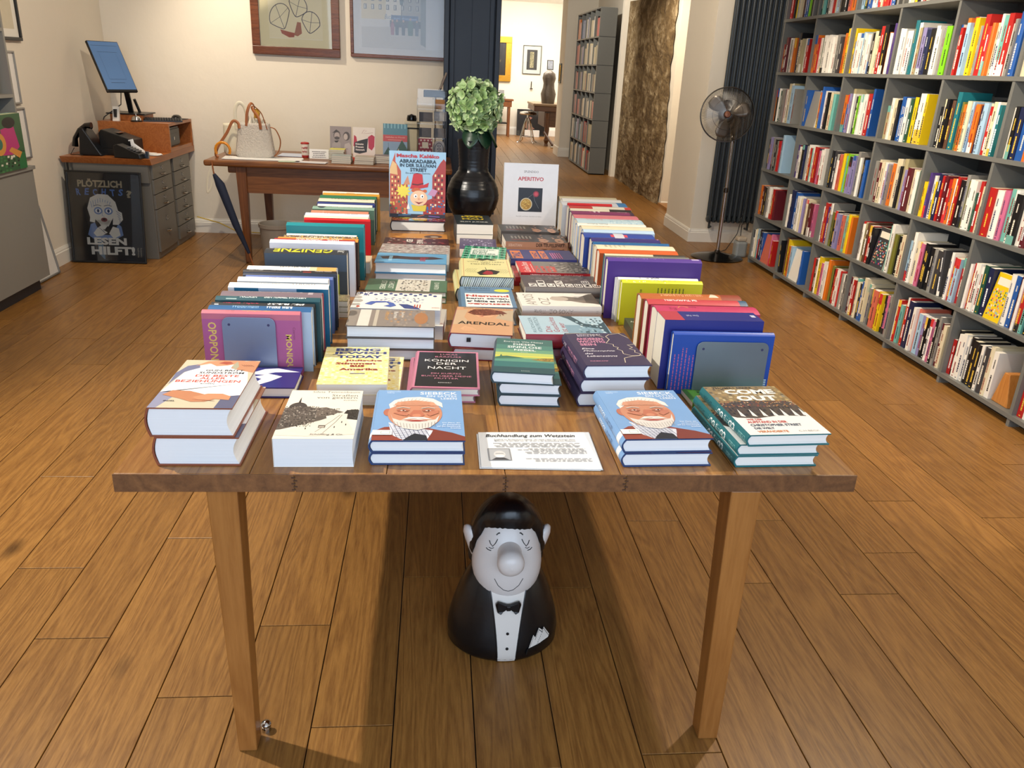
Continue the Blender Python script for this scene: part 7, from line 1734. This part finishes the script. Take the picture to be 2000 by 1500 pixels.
# acrylic rack with notebooks, box behind, black case
rk = thing('acrylic_rack', 'clear acrylic card rack at the column end of the console table', 'rack', (-.165, 6.82, .802))
AC = glass_mat('acrylic', .05)
for x in (0, .125, .22): boxo('side', x, 0, 0, x + .004, .22, .50, AC, rk)
for k, z in enumerate((.02, .19, .30, .41)): boxo('tier', 0, .20 - .055 * (3 - k), z, .224, .204 - .055 * (3 - k), z + .16, AC, rk); boxo('tier_floor', 0, .14 - .05 * (3 - k) * .9, z, .224, .2 - .055 * (3 - k), z + .003, AC, rk)
nbk = thing('notebook', 'raspberry red notebook with round pattern in the acrylic rack', 'notebook', M=M_north(-.155, 6.86, .825, 6)); boxo('cover', 0, 0, 0, .115, .17, .012, mat('raspberry', '#8f2038', .5), nbk)
p = Print(.115, .17)
for i in range(4):
    for j in range(6): p.ell(.14 + i * .25 + (.12 if j % 2 else 0) - .06, .09 + j * .165, .075, .045, '#cfb5b0', 12)
p.rect(.28, .56, .44, .28, '#d9cdb4'); p.rect(.31, .58, .38, .24, '#e2d8c0'); p.build('print', nbk, Matrix.Translation((0, 0, .0122)))
nb2 = thing('notebook', 'pale round-topped card with ornament behind the column edge', 'notebook', M=M_north(-.035, 6.86, .825, 6)); mb = MB(); mb.prism([(0, 0, 0), (.1, 0, 0), (.1, .11, 0)] + [(.05 + .05 * math.cos(k * PI / 8), .11 + .05 * math.sin(k * PI / 8), 0) for k in range(1, 8)] + [(0, .11, 0)], (0, 0, .006)); mb.build('card', mat('pale_card', '#b8b4b4', .5), nb2)
p = Print(.1, .16); p.ell(.5, .5, .38, .4, '#4a4f60', 24); p.ell(.5, .5, .33, .35, '#b8b4b4', 24)
for k in range(4): p.ell(.5, .25 + k * .16, .16, .06, '#5a5f70', 16); p.ell(.5, .25 + k * .16, .09, .03, '#b8b4b4', 14)
p.build('print', nb2, Matrix.Translation((0, 0, .0063)))
for k, (x, z, w_, c_) in enumerate(((-.15, 1.0, .10, '#6a6668'), (-.03, 1.0, .1, '#8f8c8e'), (-.15, 1.12, .11, '#5a5558'), (-.03, 1.13, .1, '#c9c9cc'), (-.02, 1.22, .08, '#b07a3a'))):
    o = boxo('postcard', 0, 0, 0, w_, .075, .002, mat('postcard' + c_, c_, .5, var=.3, scale=25), M=M_north(x, 6.93 + .03 * (k // 2), z, 6)); tag(o, ['dark grey postcard in the middle tier of the acrylic rack', 'grey postcard next to the column in the middle tier', 'blackish photo postcard in the upper tier', 'white postcard in the upper tier', 'brown postcard on top of the rack'][k], 'postcard', 'postcards in the acrylic rack')
bxx = thing('archive_box', 'cream file box with dark stripe behind the acrylic rack', 'box', (-.27, 7.05, .802)); boxo('body', 0, 0, 0, .12, .12, .29, mat('cream_card', '#cfc5a8', .7), bxx); boxo('stripe', -.001, -.001, .25, .121, .121, .262, BLACKM, bxx); boxo('lid', -.004, -.004, .29, .124, .124, .31, mat('cream_card2', '#d9d0b8', .7), bxx)
mb = MB(); mb.lathe([(.04, 0), (.042, .02), (.036, .045), (.0, .056)], 18); o = mb.build('lens_cap_box', mat('gloss_black', '#0a0a0c', .12), smooth=True); o.location = (-.215, 7.11, 1.1125); tag(o, 'glossy black domed object on the cream file box', 'lamp')
dl = thing('desk_lamp', 'black and chrome lamp arm beside the navy column', 'lamp', (-.02, 7.3, .802)); mb = MB(); mb.lathe([(.08, 0), (.08, .012), (.01, .02)], 20); mb.build('base', BLACK, dl, smooth=35); mb = MB(); mb.tube([(0, 0, .01), (0, 0, .50)], .008, 8); mb.build('pole', CHROME, dl); boxo('lamp_head', -.10, -.06, .50, .10, .06, .555, BLACK, dl, bevel=.004); mb = MB(); mb.tube([(.03, 0, .55), (.09, 0, .70)], .011, 8); mb.build('arm', CHROME, dl)
# waste bin under the table, cable on the wall
wbn = thing('waste_bin', 'grey beige waste bin under the console table', 'bin', (-1.22, 6.32, 0)); mb = MB(); mb.lathe([(.10, 0), (.125, .34), (.132, .345), (.134, .372), (.127, .372), (.12, .33), (.095, .01), (0, .01)], 28); mb.build('body', mat('grey_beige_plastic', '#8f877c', .5), wbn, smooth=35)
mb = MB(); mb.tube([(-2.17, 7.60, .17), (-2.0, 7.70, .10), (-1.85, 7.69, .03), (-1.5, 7.70, .012), (-.6, 7.71, .012), (-.45, 7.72, .06), (-.35, 7.73, .14)], .005, 6); tag(mb.build('network_cable', mat('yellow_cable', '#d9b83a', .5), smooth=True), 'yellow network cable along the skirting of the end wall', 'cable')

# pictures on the end wall
WF = wood('walnut_frame', '#4a2612', '#7a4422', 0, .25, 6, .1, False)
def art_leaf(p):
    p.rect(0, 0, 1, 1, '#ebe3b8'); p.rect(.125, .085, .745, .915, '#f0e9c6'); p.rect(.125, .08, .745, .006, '#f3eed8')
    n_ = '#27263a'
    for cx, cy, a, s_ in ((.285, .29, .45, 1.0), (.54, .40, -.35, .85), (.71, .25, -.2, .85)):
        pts = []
        for k in range(25):
            t = 2 * PI * k / 24; x = .15 * s_ * math.cos(t) * (1 if math.cos(t) > 0 else 1); y = .125 * s_ * math.sin(t)
            if y < 0: x *= 1 + y * 5.2
            ca, sa = math.cos(a), math.sin(a); pts.append((cx + x * ca - y * sa, cy + x * sa + y * ca))
        p.line(pts, .006, n_); p.line([pts[6], (cx, cy), pts[18]], .004, n_); p.line([pts[1], (cx, cy), pts[12]], .003, n_)
    p.poly([(.28, .17), (.30, .13), (.40, .095), (.47, .10), (.48, .14), (.40, .15)], '#a5492a'); p.poly([(.47, .12), (.52, .25), (.57, .245), (.58, .14), (.52, .11)], '#a8694a')
picture('picture', 'walnut framed drawing of three dark leaf outlines above the console table', M_north(-1.60, 7.748, 1.575, 0), .745, .95, .068, .045, WF, art_leaf, .0, '#ded5a8')
def art_street(P0):
    P0.rect(0, 0, 1, 1, '#c9c6c2'); p = Print(P0.w * .80, P0.h * .80)
    p.rect(0, 0, 1, 1, '#c3c0ba'); p.rect(.0, .42, 1, .58, '#b5ab94'); p.rect(.38, .42, .24, .58, '#d4cdba'); p.rect(.62, .42, .3, .58, '#9a958a'); p.rect(.0, .42, .38, .5, '#c9b98e')
    for i in range(8):
        for j in range(4): p.rect(.04 + i * .115, .56 + j * .12, .045, .075, '#5f5a52'); p.rect(.05 + i * .115, .57 + j * .12, .015, .055, '#c9c5b8')
    p.rect(.46, .415, .42, .075, '#2d4a78'); p.rect(.44, .31, .5, .105, '#3f3a36'); p.text('Buch', .36, .43, .12, .07, '#5a6f8c', shear=.3); p.text('zum Wetzstein', .5, .43, .36, .03, '#a9bcd6')
    p.line([(.62, .22), (.62, .64)], .005, '#2a2c2a'); p.poly([(.60, .64), (.64, .64), (.65, .72), (.59, .72)], '#3a4a42')
    p.poly([(0, .0), (0, .3), (.5, .32), (1, .30), (1, 0)], '#b3aea6')
    for x, c_, s_ in ((.48, '#8f4a56', 1), (.55, '#2a2a2c', 1), (.65, '#3a3636', 1), (.76, '#3f5a42', 1.5), (.86, '#4a4a4e', 1)): p.poly([(x - .025 * s_, .20), (x - .03 * s_, .32 + .03 * s_), (x, .36 + .05 * s_), (x + .03 * s_, .32 + .03 * s_), (x + .025 * s_, .20)], c_); p.ell(x, .37 + .06 * s_ - .02, .016, .02, '#b5907a', 10)
    p.poly([(.92, .08), (.92, 1.3), (1, 1.3), (1, .04)], '#77776f'); p.rect(0, 1, .92, .3, '#b8b2a2')
    for i in range(8): p.rect(.04 + i * .115, 1.05, .045, .1, '#5f5a52')
    o_ = len(P0.v); P0.v += [(x + .02 * P0.w, y, z + P0.z) for x, y, z in p.v]; P0.f += [tuple(i + o_ for i in f) for f in p.f]; P0.c += p.c
picture('picture', 'brown framed watercolour of an old town street with lamp post and shoppers', M_north(-.765, 7.748, 1.592, 0), .86, .85, .028, .035, WF, art_street, .055, '#d3d1cf')

# ================================================================== far end
fb = thing('tall_bookcase', 'tall narrow grey bookcase standing far back in the passage', 'bookcase', (2.485, 13.5, 0))
Lb = 2.15; Hb = 2.50
for k in range(6): boxo('divider', 0, k * Lb / 5 - .01, .04, .26, k * Lb / 5 + .01, Hb, GREY, fb)
for k in range(6): boxo('side_module', 0, -.03, .02 + k * Hb / 6, .262, -.01, (k + 1) * Hb / 6 + .012, mat('grey_side', '#5b5b57', .5), fb)
for k in range(7): boxo('shelf', -.003, 0, .02 + k * (Hb - .02) / 6, .26, Lb, .04 + k * (Hb - .02) / 6, GREY, fb)
boxo('back', .26, 0, 0, .27, Lb, Hb, GREYD, fb)
fs_ = ['c w k r3 / c c b b / w w c / r3 c c'.replace('/', ''), 'g c w c c g / w c c / b b g / r r']
FROW = [['g2 w2 k3 m3 r3', 'c2 c2 w2 S2', 'w2 B2 s2 g2', 'g2 w2 c2 g2', 'g2 w2 g2 c2'], ['e6', 'r3 m3 r2', 'a2 g3 s2', 'g2 a3 s2', 's2 g2 w2'], ['S3 B2 c2', 'w2 c2 g3', 'w2 c2 B2', 'm3 r3', 'r3 m3'],
        ['c2 e2 B2 g2', 'w2 g2 c2', 'o2 e2 c2', 'a2 d2', 'r3 m2'], ['g2 e2 c2', 'c2 w2 c2', 'w2 c2 c2', 'b2 a2 g2', 'S3 r2'], ['r4 k2', 'w2 c2 c2', 'c2 b2 w2', 'b3 b2', 'S3 o2']]
rg = random.Random(33); fbk = MB(); fbc = []
for r_ in range(6):
    for b_ in range(5):
        toks = FROW[r_][b_].split(); y = 13.5 + b_ * Lb / 5 + .014; zz = .042 + r_ * (Hb - .02) / 6; f = .40 / sum(int(t[1]) for t in toks)
        for i, tk in enumerate(toks):
            th = int(tk[1]) * f * .97; Hh = rg.uniform(.25, .34)
            fbk.box(2.50, y, zz, 2.70, y + th - .003, zz + Hh); fbc += [lin(PAL[tk[0]])] * 24; y += th
fo2 = fbk.build('distant_books', PRINT); ca = fo2.data.color_attributes.new('Col', 'FLOAT_COLOR', 'CORNER'); ca.data.foreach_set('color', [q for c in fbc for q in c])
tag(fo2, 'rows of small books in the tall far bookcase in the passage', 'books', kind='stuff')
GOLD = mat('gilt_frame', '#b5862e', .3, .8, var=.25, scale=40, bump=.5, bscale=60)
def art_dark(p): p.rect(0, 0, 1, 1, '#17140f'); p.poly([(.8, .45), (.86, .5), (.84, .4)], '#6a5a34')
picture('picture', 'gilt framed dark painting on the far white wall', M_north(.75, 21.49, 1.27), 1.05, 1.03, .14, .07, GOLD, art_dark, 0, '#17140f')
def art_window(p): p.rect(0, 0, 1, 1, '#2d2e2e'); p.rect(.3, .1, .38, .8, '#a59a70'); p.mosaic(.32, .12, .34, .76, 3, 9, ['#8f8a60', '#c9bf94', '#6f7050'], 71)
picture('picture', 'thin framed print of a tall narrow window on the far wall', M_north(2.09, 21.49, 1.47), .46, .665, .016, .03, mat('thin_grey_frame', '#4a4e48', .4), art_window, .085)
picture('picture', 'small framed print on the side of the white pier', Matrix.Translation((2.378, 16.55, 1.35)) @ Matrix(((0, 0, -1, 0), (-1, 0, 0, .3), (0, 1, 0, 0), (0, 0, 0, 1))), .28, .36, .03, .02, mat('thin_grey_frame', '#4a4e48', .4), art_window, .02)
def art_figure(p): p.rect(0, 0, 1, 1, '#1a1718'); p.poly([(.3, .3), (.34, .6), (.45, .75), (.55, .7), (.45, .6), (.5, .4), (.65, .25), (.4, .2)], '#c98a76')
picture('picture', 'black framed figure photo leaning on the far wall behind the piano stool', M_north(2.0, 21.30, .002, 8), .72, .64, .02, .02, FRAME_B, art_figure, 0, '#1a1718')
wt = boxo('white_case', 2.18, 21.0, .002, 2.55, 21.1, .16, mat('white_plastic', '#d9d6d0', .4)); tag(wt, 'white flat box standing on the far floor under the piano stool', 'box')
BRN = wood('piano_wood', '#3a2012', '#6a4526', 0, .3, 5, .05, False)
pn = thing('piano', 'old brown square piano half hidden behind the white pier', 'piano', (2.10, 18.5, 0))
boxo('keybed', 0, 0, .73, .9, 1.3, .84, BRN, pn, bevel=.01); boxo('lid', -.02, -.02, .84, .9, 1.3, .89, mat('piano_lid', '#8a7358', .4), pn, bevel=.01); boxo('under_case', .25, .1, .40, .9, 1.25, .73, BRN, pn)
mb = MB(); mb.lathe([(.05, 0), (.035, .05), (.06, .12), (.035, .2), (.055, .35), (.04, .5), (.06, .7)], 16, (.32, .1, 0)); mb.build('leg', BRN, pn, smooth=35)
mb = MB(); mb.tube([(.25, .0, .30), (.42, -.25, .05)], .025, 8); mb.build('pedal_strut', BRN, pn)
mb = MB(); mb.tube([(.36, -.42, .02), (.46, -.42, .02)], .03, 8); mb.build('pedal', CHROME, pn)
sc = thing('bust_sculpture', 'draped grey sculpture standing on the piano', 'sculpture', (2.42, 18.7, .892)); mb = MB(); mb.lathe([(.14, 0), (.15, .08), (.17, .2), (.13, .32), (.12, .42), (.15, .52), (.13, .62), (.05, .68), (0, .69)], 20, sy=.7); mb.build('figure', mat('grey_bronze', '#5f564c', .35, .5, var=.3, scale=14, bump=.6), sc, smooth=True)
pf = thing('framed_photo', 'small framed photo on top of the grey sculpture shelf', 'photo', M=M_north(2.36, 18.72, 1.585, 10)); boxo('frame', 0, 0, 0, .14, .2, .015, FRAME_B, pf); boxo('photo', .015, .015, .015, .125, .185, .017, mat('photo_grey', '#9a9ea6', .4, var=.5, scale=20), pf)
stl = thing('piano_stool', 'round chrome stool before the brown piano', 'stool', (2.05, 19.2, 0)); mb = MB(); mb.lathe([(.19, .62), (.2, .64), (.19, .67), (.1, .69), (0, .69)], 28); mb.build('seat', CHROME, stl, smooth=35)
mb = MB(); mb.tube([(0, 0, .30), (0, 0, .62)], .025, 10); mb.build('screw', CHROME, stl)
for k in range(4):
    a = k * PI / 2 + .5; mb = MB(); mb.tube([(.03 * math.cos(a), .03 * math.sin(a), .55), (.1 * math.cos(a), .1 * math.sin(a), .4), (.2 * math.cos(a), .2 * math.sin(a), .05), (.27 * math.cos(a), .27 * math.sin(a), .012)], .014, 8); mb.build('leg', CHROME, stl, smooth=True)
mb = MB(); mb.tube([(.16 * math.cos(k * PI / 12), .16 * math.sin(k * PI / 12), .14) for k in range(25)], .008, 6); mb.build('ring', CHROME, stl, smooth=True)
fsd = thing('side_table', 'slim brown side table under the gilt framed painting', 'table', (1.1, 20.7, 0)); boxo('top', 0, 0, .84, .74, .4, .88, CONZ, fsd); boxo('apron', .05, .02, .70, .70, .05, .84, CONZ, fsd)
for x in (.03, .62): 
    for y in (.03, .34): boxo('leg', x, y, 0, x + .05, y + .05, .84, CONZ, fsd)
boxo('shelf', .05, .05, .30, .60, .35, .33, BLACKM, fsd)
cdh = thing('small_box', 'grey box on the slim side table', 'box', (1.45, 20.85, .882)); boxo('body', 0, 0, 0, .2, .14, .05, mat('grey_box', '#8a8a88', .6), cdh); boxo('plate', .03, 0, .12, .16, .02, .2, mat('grey_box', '#8a8a88', .6), cdh); boxo('stem', .09, .0, .05, .1, .01, .12, ALU, cdh)
mb = MB(); mb.tube([(1.93, 21.46, 1.13), (1.93, 21.44, 1.3)], .012, 6); mb.tube([(1.9, 21.44, 1.13), (1.97, 21.44, 1.13)], .015, 6); sc_ = mb.build('wall_hook', STEEL); tag(sc_, 'small dark wall sconce between prints and sculpture on the far wall', 'sconce')
sc_.location = (.40, 0, .0)
# bookcase end sign of spots: rods of the track lights are above the picture
